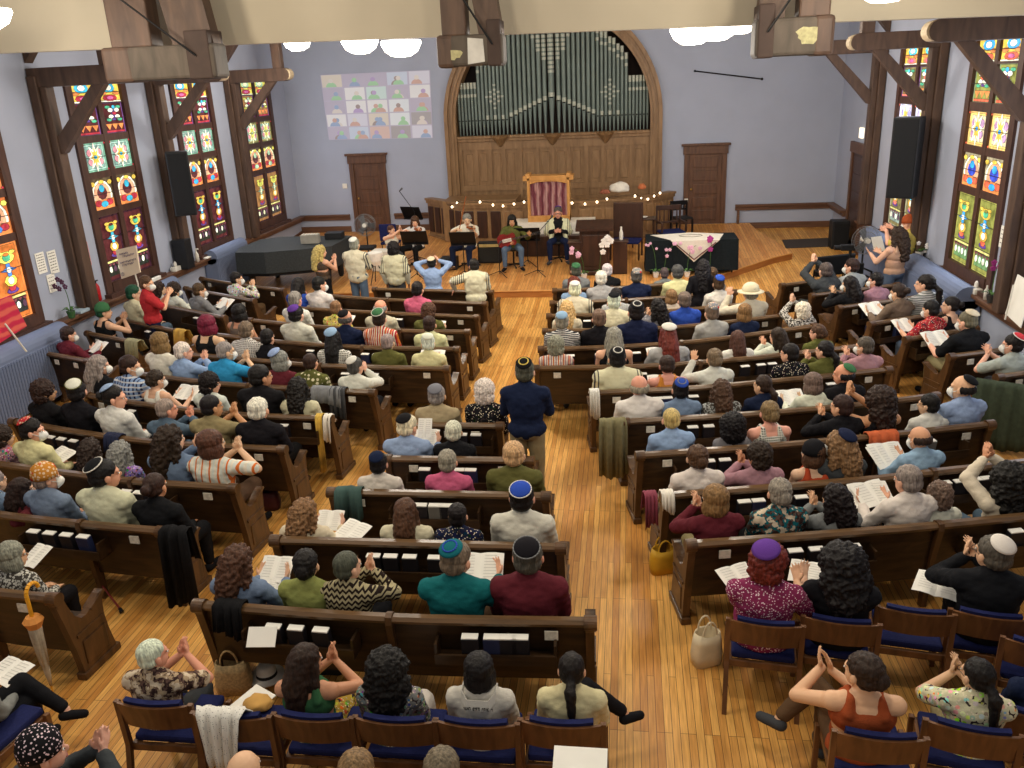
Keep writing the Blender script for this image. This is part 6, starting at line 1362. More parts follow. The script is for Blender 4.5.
def hatm(kind, mat):
    k = ('hat', kind, mat.name)
    if k not in MESH:
        m = hat_mesh(kind).mesh('hat', [mat]); m.polygons.foreach_set('use_smooth', [True] * len(m.polygons)); MESH[k] = m
    return MESH[k]
def small(kind, side=0):
    k = ('small', kind, side)
    if k in MESH: return MESH[k]
    mb = MB()
    if kind == 'eye':
        sx = side; mb.ball((sx * .031, .083, .0), (.012, .007, .007), 8, 6, 0); mb.ball((sx * .031, .0885, .0), (.0055, .004, .0055), 8, 6, 1)
        mats = [flat('eye_white', (220, 216, 208), .3), flat('eye_dark', (40, 30, 26), .3)]
    elif kind == 'lips': mb.ball((0, .089, -.062), (.022, .006, .006), 10, 6); mats = [flat('lips', (150, 80, 76), .5)]
    elif kind == 'mask':
        mb.lathe([(.003, .064), (.02, .058), (.038, .042), (.05, .022), (.062, .0), (.058, -.004)], (0, .062, -.05), 16, M=Matrix.Rotation(-PI / 2, 4, 'X')); mb.tube((-.055, .07, -.04), (-.08, .0, .0), .003, n=5); mb.tube((.055, .07, -.04), (.08, .0, .0), .003, n=5); mats = [flat('mask_white', (226, 226, 220), .8)]
    elif kind == 'glasses':
        for sx in (-1, 1):
            mb.path([V((sx * .033 + .021 * math.cos(a), .098, .0 + .017 * math.sin(a))) for a in [2 * PI * q / 12 for q in range(13)]], .0018, 5); mb.tube((sx * .054, .098, .004), (sx * .08, .0, .004), .0018, n=5)
        mb.tube((-.012, .1, .004), (.012, .1, .004), .0018, n=5); mats = [blkM]
    m = mb.mesh(kind, mats); m.polygons.foreach_set('use_smooth', [True] * len(m.polygons)); MESH[k] = m; return m
SKIN = {'p': (222, 172, 142), 'm': (196, 142, 108), 'd': (120, 80, 58), 'r': (214, 150, 124)}
HST = dict(short='short', crop='cropped', bald='balding', bob='chin-length', long='long', wavy='long wavy', curly='curly', afro='afro', big='big bushy', bun='bun', updo='pinned-up', pony='ponytailed')
def person(px, py, pos, pose, hair, hat, top, flags='', leg='darkgrey', yaw=0., label=None):
    """pos: (origin xy chosen by caller as function of head offset)"""
    f = fig(pose); hst, hc = hair.split('-'); tp = (top.split(':') + ['', ''])[:3]; tcol, pat, slv = tp; pat = pat or 'plain'; slv = slv or 'L'
    s, origin, rz = pos
    root = bpy.data.objects.new('person', None); COL.objects.link(root); root.empty_display_size = .1; root.location = origin; root.rotation_euler = (0, 0, rz); root.scale = (s * (1.08 if 'W' in flags else .94 if 'N' in flags else 1.), s * (1.08 if 'W' in flags else 1.), s)
    sk = SKIN['d' if 'd' in flags else 'm' if 'b' in flags else 'r' if 'r' in flags else 'p']; skc = (*lin(sk), 1)
    rn = random.Random(px * 7 + py); jt = lambda c, a=.06: tuple(max(0, x * (1 + rn.uniform(-a, a))) for x in c[:3]) + (1,)
    place('body', getm(('body', pose), f.body, skinM), root, color=jt(skc, .08))
    place('tank_top' if slv == 'T' else 'shirt', getm(('shirt', pose, slv), lambda: f.shirt(slv), clothMs[pat]), root, color=jt(C4(tcol)))
    hid = hc not in HPAL
    hcol = jt(C4(hc, HPAL), .12); HF = f.HF
    if hst != 'none': place('hair', getm(('hair', hst), lambda: hair_mesh(hst), hairM), root, mat=HF, color=hcol)
    if 's' in flags.replace('sk', ''): place('skirt', getm(('skirt', pose), f.skirt, clothMs['floral' if 'f' in flags else 'plain']), root, color=jt(C4(leg)))
    else: place('trousers', getm(('pants', pose), f.pants, clothMs['plain']), root, color=jt(C4(leg)))
    sc_l = C4(rn.choice(['black', 'brown', 'darkgrey']))
    for i_ in (0, 1): place('shoe', getm(('shoe', pose, i_), lambda: f.shoe(i_), clothMs['plain']), root, color=sc_l)
    if hat and hat != '-':
        k, c_ = hat.split(':'); c_ = c_.split('/')
        if k == 'k':
            HK = HF @ Matrix.Translation((0, 0, -.016)) if hst == 'bald' else HF @ Matrix.Translation((0, -.002, .006)) @ Matrix.Scale(1.13, 4) if hst in ('curly', 'wavy', 'bob', 'long') else HF
            place('kippah', hatm('k', clothMs['knit' if len(c_) > 1 and c_[1] == 'knit' else 'plain']), root, mat=HK, color=jt(C4(c_[0])))
            if len(c_) > 2: place('kippah_trim', hatm(c_[2], clothMs['plain']), root, mat=HK, color=C4(c_[1]))
        elif k == 'knit': place('knit_cap', hatm('cap', clothMs['knit']), root, mat=HF, color=C4(c_[0]))
        elif k in ('cap', 'kufi'):
            place('cap', hatm('cap', clothMs['speckle' if k == 'kufi' else 'plain']), root, mat=HF, color=C4(c_[0]))
            if k == 'cap' and len(c_) > 1: place('visor', hatm('visor', clothMs['plain']), root, mat=HF, color=C4(c_[0]))
        elif k == 'hat': o_ = place('hat', hatm('cap', clothMs['plain']), root, mat=HF, color=C4(c_[0])); place('hat_brim', hatm('brim', clothMs['plain']), root, mat=HF, color=C4(c_[0]))
        elif k == 'scarf': place('head_scarf', hatm('cap', clothMs['plain']), root, mat=HF, color=C4(c_[0]))
    if 't' in flags: place('prayer_shawl', getm(('shawl', pose), f.shawl, clothMs['shawl']), root, color=jt(C4('cream')))
    for i_ in (-1, 1): place('eye', small('eye', i_), root, mat=HF)
    if 'M' in flags: place('face_mask', small('mask'), root, mat=HF)
    else: place('lips', small('lips'), root, mat=HF)
    if 'g' in flags: place('glasses', small('glasses'), root, mat=HF)
    return root
PATW = dict(snake='patterned', floral='floral', speckle='speckled', dots='dotted', stripe='striped', hstripe='striped', check='checked', plaid='plaid', chevron='zigzag', lace='lacy', knit='knitted')
CW = dict(darkbrown='dark brown', lightbrown='light brown', darkgrey='dark grey', greybrown='grey-brown', offwhite='off-white', lightgrey='light grey', brightblue='bright blue', lightblue='light blue', paleyellow='pale yellow', orangered='orange-red')
def words_of(hair, hat, top, flags):
    hst, hc = hair.split('-'); tp = (top.split(':') + ['', ''])[:3]
    w = [CW.get(tp[0], tp[0])] + ([PATW[tp[1]]] if tp[1] else []) + [{'T': 'tank top', 'S': 'tee', '': 'shirt', 'L': 'shirt'}[tp[2]]]
    hw = []
    if hat != '-':
        k, c_ = hat.split(':'); hw = [CW.get(c_.split('/')[0], c_.split('/')[0]), {'k': 'kippah', 'knit': 'knit cap', 'cap': 'cap', 'kufi': 'checked cap', 'hat': 'hat', 'scarf': 'head scarf'}[k]]
    return ' '.join(w), ' '.join(hw), '%s %s hair' % (HST[hst], CW.get(hc, hc)) if hst != 'bun' else '%s hair bun' % CW.get(hc, hc)
PEOPLE = '''
45,392 Ld right curly-darkbrown - black:: b
77,392 Ld left short-black k:white/olive/rim black:: c
115,398 Ld rightm bun-black k:lightblue white:: 
167,410 Ld clapr crop-grey - slate:: r
212,407 Ld clapr crop-black - khaki::S b
259,410 Ld sit short-white - black:: W
100,366 Le right long-grey - black:: M
131,367 Le rightm short-darkbrown - lightblue:plaid: M
157,380 Le readr updo-darkbrown - white::T M
211,384 Le rightm curly-black - white:: N
261,377 Le right short-black - black:: bW
299,389 Le sit wavy-black - cream::
161,343 Lf sit bob-lightbrown - white::
184,352 Lf clapr short-white - lightblue::
226,352 Lf clapr crop-grey - brightblue::S M
281,361 Lf right bob-grey k:lightblue maroon::S M
311,363 Lf sit crop-darkbrown - olive:dots:
356,367 Lf face short-darkgrey k:white white::
208,325 Lg sit bob-magenta - black::T W
247,331 Lg sit short-greybrown - white:check:
268,338 Lg sit short-black - black::S
334,340 Lg sit long-black k:lightblue offwhite:check:
388,343 Lg sit crop-grey - olive::
428,344 Lg readl short-white k:white paleyellow::
240,313 Lh sit bob-black - taupe::T b
297,315 Lh sit short-black k:purple offwhite:: W
346,319 Lh sit bald-darkgrey k:black navy::
380,319 Lh sit short-darkbrown k:green/white/rim red:stripe:
430,325 Lh sit short-darkbrown - paleyellow::
296,300 Li sit short-grey - white:: r
336,309 Li readl short-lightbrown - yellow:floral:
381,308 Li sit bald-grey - beige:: rW
429,312 Li read curly-brown - olive::
303,296 Lj clapr bald-grey - cream:: r
418,290 Lj sit short-black - pink:: N
299,286 Lj sit long-black - blue::
320,285 Lj right short-black - white:: M
3,437 Lc right curly-darkbrown - mauve:floral:
33,431 Lc rightm short-black k:red/knit paleyellow:: M
92,450 Lc sit wavy-darkbrown - black:: N
122,453 Lc sit wavy-grey - lilac:floral:
172,440 Lc clapr wavy-darkbrown - denim:: 
212,444 Lc clapr bob-brown - white:stripe:S W
-4,482 Lb sit short-grey - denim::
23,490 Lb arm long-darkbrown - maroon::
47,478 Lb right short-grey knit:orange denim:: M
105,475 Lb right short-black k:black/white/rim cream:: rW
156,487 Lb sit bun-darkbrown - black:: b
13,556 La right bob-grey - offwhite:lace: g
437,396 Ce sit short-grey k:grey tan:: W
485,392 Ce sit curly-white - black:floral: N
408,427 Cd readr short-white k:black lightblue:: W
454,432 Cd sit short-white - black::
379,464 Cc sit short-black k:navy offwhite::
448,462 Cc sit short-grey - pink:: 
514,455 Cc sit short-blond - olive:: W
306,514 Cb readr wavy-lightbrown - cream:: W
406,512 Cb sit long-brown - cream:: W
458,516 Cb sit short-black - navy:floral:
522,498 Cb sit short-black k:blue/white/rim offwhite:: W
240,562 Ca readr wavy-brown - denim:: 
307,565 Ca sit updo-black - lime::
348,567 Ca clapr crop-darkgrey - tan:chevron: 
457,560 Ca readr short-greybrown k:teal/blue/ring teal:: W
528,557 Ca sit short-darkgrey k:black/grey/rim maroon:: WrS
714,500 Rb clapl bob-lightbrown - maroon::
779,493 Rb sit updo-grey - teal:snake:
834,499 Rb clapl wavy-black - grey:: 
907,481 Rb readl short-grey - white::
938,499 Rb sit curly-greybrown - white:: N
1008,479 Rb high big-black - cream:: bW
697,458 Rc sit updo-brown - white:: W
758,456 Rc clapl curly-darkbrown - mauve:: b
812,454 Rc left bob-brown scarf:black orangered::T
838,446 Rc left wavy-lightbrown k:navy darkgrey:: WM
919,439 Rc readl bald-darkbrown - lightblue:: rM
671,420 Rd sit crop-blond - lightblue::
732,426 Rd sit afro-black - grey::S N
769,413 Rd sit updo-lightbrown - offwhite:check:T
841,407 Rd clapl short-darkbrown - black::
878,401 Rd highl big-darkbrown - black::T b
928,405 Rd left short-black - white::
962,388 Rd left bald-black k:black lightblue:: M
639,387 Re sit bald-grey - white:: rW
680,390 Re sit short-black k:blue/grey/ring denim::
721,391 Re sit wavy-brown - lightgrey:lace:
762,386 Re left pony-darkbrown - navy::S N
812,384 Re readl bob-greybrown - white::
843,375 Re left bald-black k:green black::S r
617,359 Rf sit short-black k:black/white/ring offwhite:: tW
667,366 Rf read short-darkbrown - orange::T rW
714,359 Rf phone updo-greybrown - white::
789,354 Rf left short-black - black:floral: 
824,351 Rf clapl pony-black - olive:: 
864,347 Rf clapl short-darkgrey - mauve:: M
556,346 Rg sit curly-grey - mauve:stripe:
614,338 Rg sit long-grey - black::T
668,337 Rg read long-auburn k:white lightgrey:: W
737,340 Rg sit long-brown - white::
777,337 Rg clapl long-darkbrown - white:: 
817,333 Rg left updo-brown - olive::
562,322 Rh sit short-grey k:lightblue darkgrey:check:
599,319 Rh sit short-greybrown - black::
636,310 Rh sit short-black k:black/white/ring navy::S W
711,313 Rh sit short-greybrown k:grey/knit lightgrey:: 
744,313 Rh sit bob-lightbrown - navy:: N
802,311 Rh high curly-white - offwhite:lace: 
567,310 Ri sit wavy-blond - cream:: N
614,303 Ri read short-white k:black offwhite:: t
657,308 Ri clapl wavy-black - grey:: N
684,301 Ri sit short-greybrown - blue::
750,293 Ri phone short-grey hat:cream cream:: W
575,291 Rj read short-white k:white cream:: t
616,296 Rj sit short-black - lightgrey:speckle:
671,297 Rj sit bob-lightbrown - beige:: N
718,284 Rj sit short-brown k:blue white:: N
574,285 Rk sit curly-auburn - lightblue:: N
601,279 Rk sit short-white - lightgrey:: 
636,277 Rk sit short-darkgrey k:grey/knit navy::
677,273 Rk sit short-darkgrey - paleyellow::
576,271 Rl sit short-darkgrey k:green grey::
607,271 Rl sit short-white - black::
664,274 Rl sit short-darkgrey - grey:: N
712,275 Rk sit short-brown - grey:: N
825,271 F1 high short-darkgrey - darkgrey:: W
851,267 F1 left short-darkbrown - lightgrey:: M
849,285 F2 clapl long-black - black:: M
875,281 F2 left short-black - mauve::S MN
898,293 F3 readl bun-darkbrown - taupe:: M
925,282 F3 left pony-black - grey:hstripe: W
930,310 F4 readl short-black - red:floral:S MN
950,306 F4 left bun-black - black::T N
967,322 F5 readl crop-greybrown k:beige black::S MW
1012,345 F6 clapl short-black k:red/white/rim lightgrey::S M
237,279 G2 clapr short-black - offwhite:floral: M
200,291 G3 readr short-brown - grey:: M
160,289 G3 clapr wavy-darkbrown - white:: N
175,290 G3 readr curly-darkbrown - white:: M
134,291 G4 right short-green - cream:: N
104,312 G6 clapr short-green scarf:green black::T
69,335 G6 readr short-darkbrown - maroon:: M
'''
EXTRA_LABEL = {}
placed = {}
REPORT = []
for ln in PEOPLE.strip().splitlines():
    a = ln.split(); px, py = map(float, a[0].split(',')); key, pose, hair, hat, top = a[1:6]; fl_ = a[6] if len(a) > 6 else ''
    if key == 'G6' and px > 90: key = 'G5'
    f = fig(pose); OFF = .285; h_ = hit_row(px, py, key, OFF + f.Hc.y)
    p, n_ = h_; z = p.z; s0 = z / f.Hc.z; s = max(.86, min(1.13, s0)); REPORT.append((round(z, 2), key, px, py))
    rz = math.atan2(-n_.x, n_.y); R_ = Matrix.Rotation(rz, 3, 'Z')
    hoff = R_ @ V((f.Hc.x, f.Hc.y, 0)) * s; org_ = V((p.x - hoff.x, p.y - hoff.y, 0))
    rn = random.Random(int(px * 3 + py)); leg = rn.choice(['navy', 'darkgrey', 'black', 'slate', 'khaki', 'black', 'brown'])
    if 'clap' in pose and rn.random() < 0: pass
    r_ = person(int(px), int(py), (s, org_, rz), pose, hair, hat, top, fl_, leg)
    placed.setdefault(key, []).append((r_, hair, hat, top, fl_, px, pose))
NUMW = ['nearest the aisle', 'second from aisle', 'third from aisle', 'fourth from aisle', 'fifth from aisle', 'sixth from aisle', 'seventh from aisle', 'eighth from aisle']
seen = set()
ACT = dict(clap='clapping', clapl='clapping', clapr='clapping', high='hands raised', highl='hand raised', phone='hand raised', arm='arm over pew back', read='reading', readl='reading', readr='reading', bow='reading')
def fit_label(parts):
    while len(' '.join(parts).split()) > 16 and len(parts) > 3: parts.pop(-2)
    return ' '.join(parts)
for key, L in placed.items():
    rev = key[0] in 'LG'; L.sort(key=lambda q: -q[5] if rev else q[5])
    for i, (r_, hair, hat, top, fl_, px, pose) in enumerate(L):
        tw, hw, hr = words_of(hair, hat, top, fl_)
        where = '%s, %s' % (row_name(key), NUMW[i]) if key[0] != 'C' else '%s, %s' % (row_name(key), ['leftmost', 'second from left', 'third from left', 'fourth from left', 'rightmost'][i] if i < len(L) - 1 else 'rightmost')
        lb = 'person in %s, %s%s, %s' % (tw, (hw + ', ') if hw else '', hr, where)
        n_ = len(lb.split())
        if n_ > 16: lb = 'person in %s, %s, %s' % (tw, hw or hr, where)
        elif pose in ACT and n_ + len(ACT[pose].split()) <= 16: lb = lb.replace('person in', 'person %s in' % ACT[pose]) if ACT[pose] in ('clapping', 'reading') else lb
        tag(r_, lb, 'person', 'seated congregation in the pews')
        # things they hold
        if pose in ('read', 'readl', 'readr', 'bow'):
            f = fig(pose); mid = (f.WL + f.WR) / 2 + V((0, .07, .05)); M_ = Matrix.Translation(r_.location) @ Matrix.Rotation(r_.rotation_euler[2], 4, 'Z') @ Matrix.Diagonal((*[r_.scale[2]] * 3, 1)) @ Matrix.Translation(mid) @ Matrix.Rotation(.55, 4, 'X')
            w_ = .19 if px % 3 else .15; bk = thing('open_booklet', 'open booklet of person in %s, %s' % (tw, where), 'booklet', (0, 0, 0)); bk.matrix_world = M_
            for s_ in (-1, 1):
                g = MB(); L_ = [(0, 0), (s_ * w_ * .3, .016), (s_ * w_ * .65, .018), (s_ * w_, .004)]
                g.add([V((a_, y, zz + e)) for a_, zz in L_ for y in (-.13, .13) for e in (0, .003)], [(4 * i_ + 0, 4 * i_ + 4, 4 * i_ + 6, 4 * i_ + 2) for i_ in range(3)] + [(4 * i_ + 1, 4 * i_ + 3, 4 * i_ + 7, 4 * i_ + 5) for i_ in range(3)] + [(4 * i_, 4 * i_ + 1, 4 * i_ + 5, 4 * i_ + 4) for i_ in range(3)] + [(4 * i_ + 2, 4 * i_ + 6, 4 * i_ + 7, 4 * i_ + 3) for i_ in range(3)])
                for i_ in range(8): yy = .1 - .026 * i_; g.add([V((s_ * a_, yy + d_, .0225)) for a_, d_ in ((w_ * .2, 0), (w_ * .72, 0), (w_ * .72, .004), (w_ * .2, .004))], [(0, 1, 2, 3)], 1)
                g.build('page', [paperM, flat('pale_ink', (190, 188, 182), .8)], bk)
print('ROWZ', sorted(REPORT))
# ---------------------------------------------------------------- people outside the pews
def free(px, py, ground, pose, hair, hat, top, flags, leg, yaw, label, y=None, s=None, grp=None):
    f = fig(pose)
    if y is None:
        zf = .0; s = s or 1.
        for _ in range(30):
            p = at(px, py, zf + f.Hc.z * s); zf = .5 * zf + .5 * ground(p.y)
        p = at(px, py, zf + f.Hc.z * s)
    else: p = aty(px, py, y); zf = ground(y); s = s or max(.85, min(1.12, (p.z - zf) / f.Hc.z))
    rz = yaw; R_ = Matrix.Rotation(rz, 3, 'Z'); ho = R_ @ V((f.Hc.x, f.Hc.y, 0)) * s
    zf = ground(p.y); r_ = person(int(px), int(py), (s, V((p.x - ho.x, p.y - ho.y, zf)), rz), pose, hair, hat, top, flags, leg)
    print('FREE', px, py, [round(q, 2) for q in p], round(s, 2)); return tag(r_, label, 'person', grp)
Z0 = lambda y: 0.
def G_(y): return S(y) if y > 18.1 else F(y)
free(321, 252, F, 'sclap', 'wavy-blond', '-', 'brown:lace:T', 's', 'black', -.5, 'standing person with long wavy blond hair and brown sleeveless top, beside the piano', y=16.7)
free(355, 245, F, 'sfront', 'short-grey', 'k:white', 'slate::S', 't', 'slate', -.15, 'standing person with white kippah and cream shawl over slate shirt, front left', y=16.5)
free(394, 249, F, 'stand', 'curly-black', '-', 'offwhite::', 'td', 'darkgrey', -.1, 'standing person with black hair and plain cream shawl, middle of front left', y=16.4)
free(432, 264, F, 'shead', 'short-black', 'k:cream', 'lightblue::', 'W', 'slate', 0, 'standing person in light blue shirt with both hands raised to head', y=15.9)
free(474, 266, Z0, 'slean', 'short-black', '-', 'offwhite::', 'tb', 'black', .1, 'standing person in striped white shawl and black trousers at aisle, leaning on pew', y=15.0)
free(147, 284, Z0, 'sclap', 'short-brown', '-', 'red::S', 'M', 'navy', -.9, 'standing person clapping in bright red tee, far left pews', y=13.35)
free(703, 272, Z0, 'stand', 'wavy-black', '-', 'black::S', 's', 'black', 0, 'standing person with dark hair in a black dress, front right pews', y=14.6, s=.92)
free(525, 372, Z0, 'sfront', 'short-darkgrey', 'k:black/yellow/ring', 'navy::', '', 'khaki', 0, 'standing person in navy blazer with black and yellow kippah, centre aisle', s=1.05)
free(897, 236, F, 'spaper', 'wavy-darkbrown', '-', 'nude::T', '', 'slate', .5, 'standing person with long dark hair, nude top and jeans, reading at right', y=15.95)
free(909, 219, F, 'scam', 'none-brown', 'cap:rust', 'yellow::S', 'M', 'darkgrey', .9, 'standing person in yellow tee, white mask and orange cap at right window', y=16.75)
sheet = booklet('white sheet held by the person in nude top and jeans', 878, 244, 1.3, .26, .3, .5, 1.1, False)
# musicians on the stage, facing the congregation
def stool(p, rz, label): 
    t_ = thing('black_stool', label, 'chair', (p[0], p[1], S(p[1])), rz); MB().lathe([(.18, .42), (.2, .44), (.2, .47), (.17, .485)], n=18).build('seat', blackM, t_, True); MB().tube((0, 0, .05), (0, 0, .43), .022).build('column', blkM, t_)
    m = MB()
    for k in range(5): a_ = 2 * PI * k / 5; m.tube((0, 0, .07), (.26 * math.cos(a_), .26 * math.sin(a_), .035), .016, n=6); m.ball((.26 * math.cos(a_), .26 * math.sin(a_), .025), .024, 8, 6)
    m.build('star_base', blkM, t_)
r1 = free(415, 222, S, 'violin', 'long-brown', '-', 'white::S', '', 'black', PI - .3, 'seated violinist with long brown hair, white top and black trousers', s=.96)
r2 = free(467, 220, S, 'violin', 'short-grey', '-', 'white::S', 'W', 'navy', PI - .25, 'seated violinist in white shirt and navy trousers with bow raised', s=1.)
r3 = free(512, 221, S, 'guitar', 'long-black', '-', 'olive::', 'b', 'slate', PI + .1, 'seated guitarist with long dark hair, olive jacket and grey jeans', s=.98)
r4 = free(558, 213, S, 'clasp', 'short-darkgrey', 'k:purple', 'black::', 'tgr', 'navy', PI + .05, 'seated person in purple kippah, glasses and white striped shawl facing congregation', s=1.02)
r5 = free(392, 236, S, 'highl', 'short-brown', '-', 'white::T', '', 'darkgrey', PI + .5, 'seated drummer with bare raised arm behind the music stand', y=19.9)
for r_, l_ in ((r1, 'black stool under the violinist with long brown hair'), (r2, 'black stool under the violinist in white shirt'), (r3, 'black stool under the guitarist'), (r4, 'black wheeled stool under the person in purple kippah'), (r5, 'black stool under the drummer')): stool(r_.location, 0, l_)
def violin(root, f, label, up):
    Mr = Matrix.Translation(root.location) @ Matrix.Rotation(root.rotation_euler[2], 4, 'Z') @ Matrix.Diagonal((*[root.scale[2]] * 3, 1))
    a = f.HF @ V((-.05, .05, -.13)); b = f.WL + V((0, 0, .05)); d = (b - a).normalized(); X_ = d; Z_ = (V((0, 0, 1)) - d * d.z).normalized(); Y_ = Z_.cross(X_); M_ = Matrix.Identity(4)
    for i in range(3): M_[i][0] = X_[i]; M_[i][1] = Y_[i]; M_[i][2] = Z_[i]; M_[i][3] = a[i]
    v = thing('violin', label, 'violin', (0, 0, 0)); v.matrix_world = Mr @ M_; vm = MAT.get('violin_wood') or wood('violin_wood', (130, 66, 30), (170, 96, 46), .25)
    ol = [(0, .03), (.03, .085), (.08, .1), (.13, .075), (.17, .055), (.21, .07), (.26, .085), (.31, .07), (.35, .02)]; poly = ol + [(x, -y) for x, y in reversed(ol)]
    m = MB(); vprism(m, poly, -.02, .02); m.build('violin_body', vm, v); m = MB(); m.bbox(.3, .6, -.012, .012, .015, .035, .004); m.bbox(.2, .5, -.016, .016, .03, .04, .004); m.build('neck', blackM, v); m = MB(); m.ball((.62, 0, .03), .02, 8, 6); m.tube((.58, -.04, .03), (.58, .04, .03), .005, n=6); m.build('scroll', vm, v)
    bw_ = thing('violin_bow', 'bow of the ' + label, 'bow', (0, 0, 0)); bw_.matrix_world = Mr; h0 = f.WR + V((-.05, .06, 0)); e = V(up); MB().tube(h0 - (e - h0).normalized() * .04, e, .011, n=6).build('stick', vm, bw_); MB().tube(h0 + V((0, 0, -.015)), e + V((0, 0, -.015)), .003, n=5).build('bow_hair', potM, bw_)
f = fig('violin'); violin(r1, f, 'violin held by the person with long brown hair', (-.45, .72, .88)); violin(r2, f, 'violin held by the person in white shirt', (-.25, .5, 1.75))
# guitar
Mr = Matrix.Translation(r3.location) @ Matrix.Rotation(r3.rotation_euler[2], 4, 'Z'); g = thing('guitar', 'red and dark electric guitar on the lap of the long haired guitarist', 'guitar', (0, 0, 0)); g.matrix_world = Mr @ Matrix.Translation((.12, .27, .7)) @ Matrix.Rotation(.2, 4, 'Y') @ Matrix.Rotation(PI / 2, 4, 'X') @ Matrix.Rotation(PI, 4, 'Z')
ol = [(-.24, 0), (-.23, .1), (-.15, .17), (-.05, .16), (.02, .12), (.08, .13), (.16, .15), (.2, .1), (.2, .04)]; poly = ol + [(x, -y) for x, y in reversed(ol[1:])]
gm = wood('guitar_red', (96, 26, 30), (140, 46, 44), .25); m = MB(); vprism(m, poly, -.04, .04); m.build('guitar_body', gm, g); m = MB(); m.bbox(.15, .66, -.024, .024, -.045, -.02, .004); m.bbox(.66, .8, -.035, .035, -.045, -.025, .006); m.build('neck', blackM, g); m = MB(); m.bbox(-.12, .1, -.04, .04, -.05, -.038, .004); m.build('pickguard', potM, g)
for k in range(6): MB().tube((-.12, -.02 + .008 * k, -.052), (.7, -.02 + .008 * k, -.05), .0015, n=4).build('string', chromeM, g)
# people on the chairs at the bottom
def on_chair(key, pose, hair, hat, top, flags, leg, px, py, label, s=None, dy=-.02):
    c = CH[key]; f = fig(pose); rz = c.rotation_euler[2]; R_ = Matrix.Rotation(rz, 3, 'Z'); d = V((-math.sin(rz), math.cos(rz), 0))
    y = c.location.y + f.Hc.y; p = aty(px, py, y); s = s or max(.88, min(1.12, p.z / f.Hc.z)); ho = R_ @ V((f.Hc.x, f.Hc.y, 0)) * s
    print('CHAIR', key, round(p.z, 2), round(p.x - c.location.x, 2)); o_ = V((max(c.location.x - .1, min(c.location.x + .1, p.x - ho.x)), c.location.y, 0)) + d * dy
    return tag(person(int(px), int(py), (s, o_, rz), pose, hair, hat, top, flags, leg), label, 'person', 'people seated on the loose chairs')
on_chair('k1', 'clapr', 'crop-white', '-', 'tan:snake:S', 'r', 'darkgrey', 141, 656, 'clapping person with cropped white hair and snakeskin print top, bottom left chair')
on_chair('k3', 'clapr', 'long-darkbrown', '-', 'green::T', 'sfb', 'gold', 307, 660, 'person with bare back, green strap top and yellow floral skirt, bottom row')
on_chair('k4', 'sit', 'big-black', '-', 'grey:floral:', 's', 'white', 390, 674, 'person with very long black curls and grey floral top, bottom row')
k5 = on_chair('k5', 'sit', 'bob-black', '-', 'offwhite::', 'b', 'darkgrey', 480, 668, 'person with straight black hair and lettered white shawl collar, bottom row')
on_chair('k6', 'cross', 'pony-black', '-', 'paleyellow::', '', 'black', 572, 668, 'person in pale yellow blouse with dark ponytail, right end of bottom row')
on_chair('r1', 'readr', 'curly-auburn', 'k:purple', 'magenta:speckle:S', 'W', 'magenta', 769, 562, 'person in magenta speckled top with purple crocheted kippah, right chairs')
on_chair('r2', 'readl', 'big-black', '-', 'black::S', 'W', 'black', 841, 563, 'person with big black curls and black top, right chairs, holding booklet')
on_chair('r4', 'clapl', 'short-darkgrey', 'k:white', 'black::', 'gW', 'black', 992, 553, 'clapping person in black suit with white satin kippah, right chairs')
on_chair('q1', 'crossl', 'updo-darkbrown', '-', 'rust::T', 'W', 'brown', 862, 670, 'clapping person in rust tank top and brown trousers, bottom right chairs')
on_chair('q2', 'clapl', 'pony-black', '-', 'cream:floral:S', 'g', 'khaki', 976, 674, 'clapping person in bright floral blouse with black ponytail, bottom right chairs')
on_chair('q3', 'sit', 'short-darkbrown', '-', 'navy::', '', 'navy', 1050, 672, 'person in navy cut by the right edge, bottom right chairs'); on_chair('s1', 'cross', 'short-darkbrown', '-', 'grey::', '', 'black', -74, 662, 'person in dark trousers with crossed legs, cut by left edge')
pz = free(44, 752, Z0, 'clapr', 'short-darkbrown', 'kufi:black', 'darkgrey::', '', 'black', -.3, 'clapping person with black and white checked cap at bottom left corner', s=1.)
for x_, y_, h_, l_ in ((245, 768, 'bald-grey', 'top of a balding head at bottom edge under the draped scarf'), (358, 767, 'short-lightbrown', 'top of a light brown head at bottom edge, left of centre'), (443, 765, 'short-greybrown', 'top of a grey-brown head at bottom edge, near centre')):
    free(x_, y_ + 6, Z0, 'sit', h_, '-', 'grey::', '', 'black', 0, l_, s=1.)
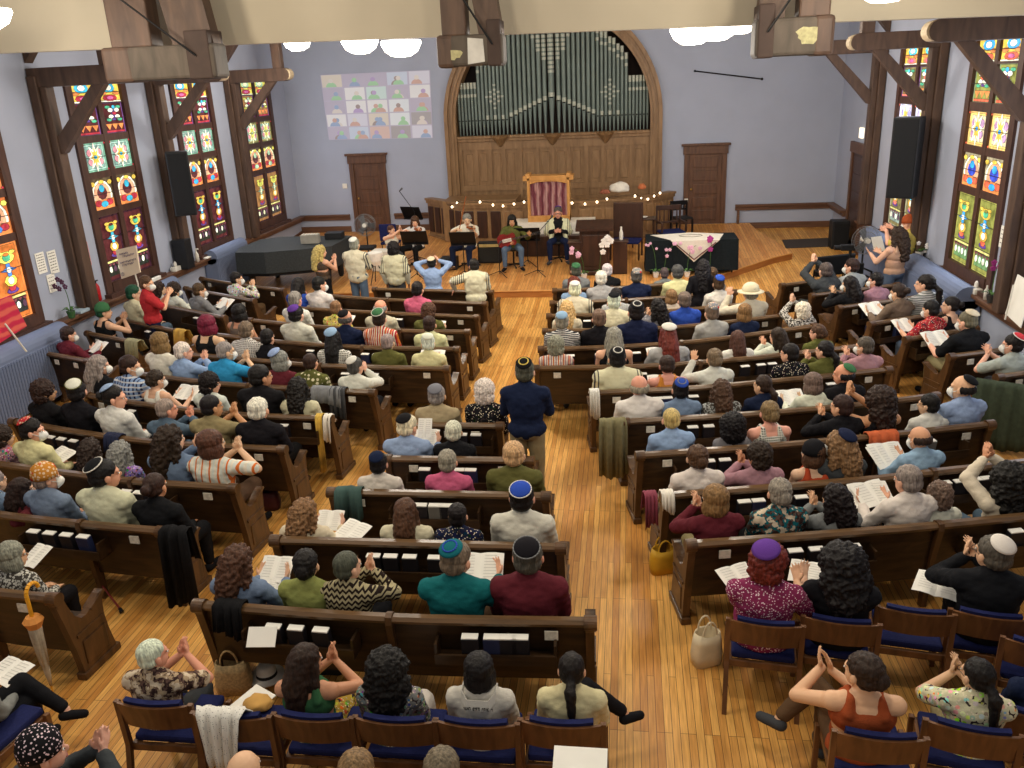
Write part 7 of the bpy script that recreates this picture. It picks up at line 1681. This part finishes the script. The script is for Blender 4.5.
# booklets lying open in laps, seen as white patches
for px, py, z, w_, l_, rz, ti, lb in ((872, 494, .82, .36, .27, .5, .5, 'large open white booklet in front of the grey haired person, ninth right pew area'), (738, 577, .7, .3, .24, .5, .3, 'open booklet left of the magenta speckled person'), (806, 573, .7, .26, .24, -.3, .3, 'open booklet between magenta and black topped people'), (938, 586, .66, .34, .26, -.5, .2, 'open white booklet on the knee of the black suited person'),
        (352, 532, .75, .3, .26, -.5, .3, 'white sheets beside the person with curly light hair, fourth centre pew'), (278, 585, .7, .18, .2, .2, .2, 'white paper between blue and lime shirted people'), (60, 456, .75, .36, .26, -.5, .3, 'open white booklet beside the red kippah wearer at left'), (36, 556, .8, .2, .24, -.3, .4, 'white sheet before the grey haired person at left edge'),
        (8, 672, .62, .3, .24, -.3, .1, 'white booklet on dark trousers at the left edge'), (425, 428, .95, .16, .22, 0, 1.0, 'white sheet held up by person with black kippah, centre'), (720, 292, .7, .2, .2, 0, .2, 'open booklet among the front right pews'), (880, 457, .8, .2, .28, .5, .6, 'booklet held by the balding person in blue sweater'),
        (600, 299, .85, .3, .2, 0, .5, 'wide white sheet held between shawl wearers in the front right pews'), (478, 577, .68, .16, .2, -.4, .3, 'white paper right of the teal shirted person'), (205, 398, .75, .3, .2, -.2, .2, 'open booklet on lap beside the dark haired person at left'), (253, 358, .8, .14, .2, 0, .2, 'small white paper near the seventh left pew')):
    booklet(lb, px, py, z, w_, l_, rz, ti)
# lettering band on the shawl collar of the bottom row person
f = fig('sit'); m = MB(); pts = [V((-.13, .03, .99)), V((-.13, -.06, .985)), V((-.08, -.125, .95)), V((.08, -.125, .95)), V((.13, -.06, .985)), V((.13, .03, .99))]
vs = []
for p in pts: vs += [p + V((0, -.012, .035)), p + V((0, -.034, -.04))]
m.add(vs, [(2 * i, 2 * i + 1, 2 * i + 3, 2 * i + 2) for i in range(5)]); o = m.build('shawl_collar', clothMs['plain'], k5); o.color = C4('white'); md = o.modifiers.new('t', 'SOLIDIFY'); md.thickness = .01
lt_ = MB(); rr = random.Random(2)
for k in range(16):
    u = -.1 + k * .0135; q = V((u, -.162, .985 + .0)); hgt = rr.choice([.018, .022, .02])
    if k % 5 == 4: continue
    lt_.box(u, u + .01, -.162, -.156, .92 + hgt - .004, .92 + hgt); 
    if k % 3 != 1: lt_.box(u + .008, u + .0105, -.162, -.156, .918, .92 + hgt)
    if k % 3 != 0: lt_.box(u, u + .0025, -.162, -.156, .92, .92 + hgt * .8)
    if k % 4 == 1: lt_.box(u, u + .01, -.162, -.156, .917, .921)
lt_.build('lettering', blackM, o)
SC.cycles.use_denoising = True
SC.cycles.max_bounces = 6; SC.cycles.diffuse_bounces = 3; SC.cycles.glossy_bounces = 2; SC.cycles.caustics_reflective = False; SC.cycles.caustics_refractive = False; SC.cycles.sample_clamp_indirect = 4
SC.view_settings.view_transform = 'Standard'; SC.view_settings.look = 'None'; SC.view_settings.exposure = EXPO = 0.33; SC.view_settings.gamma = 1; SC.view_settings.use_curve_mapping = False
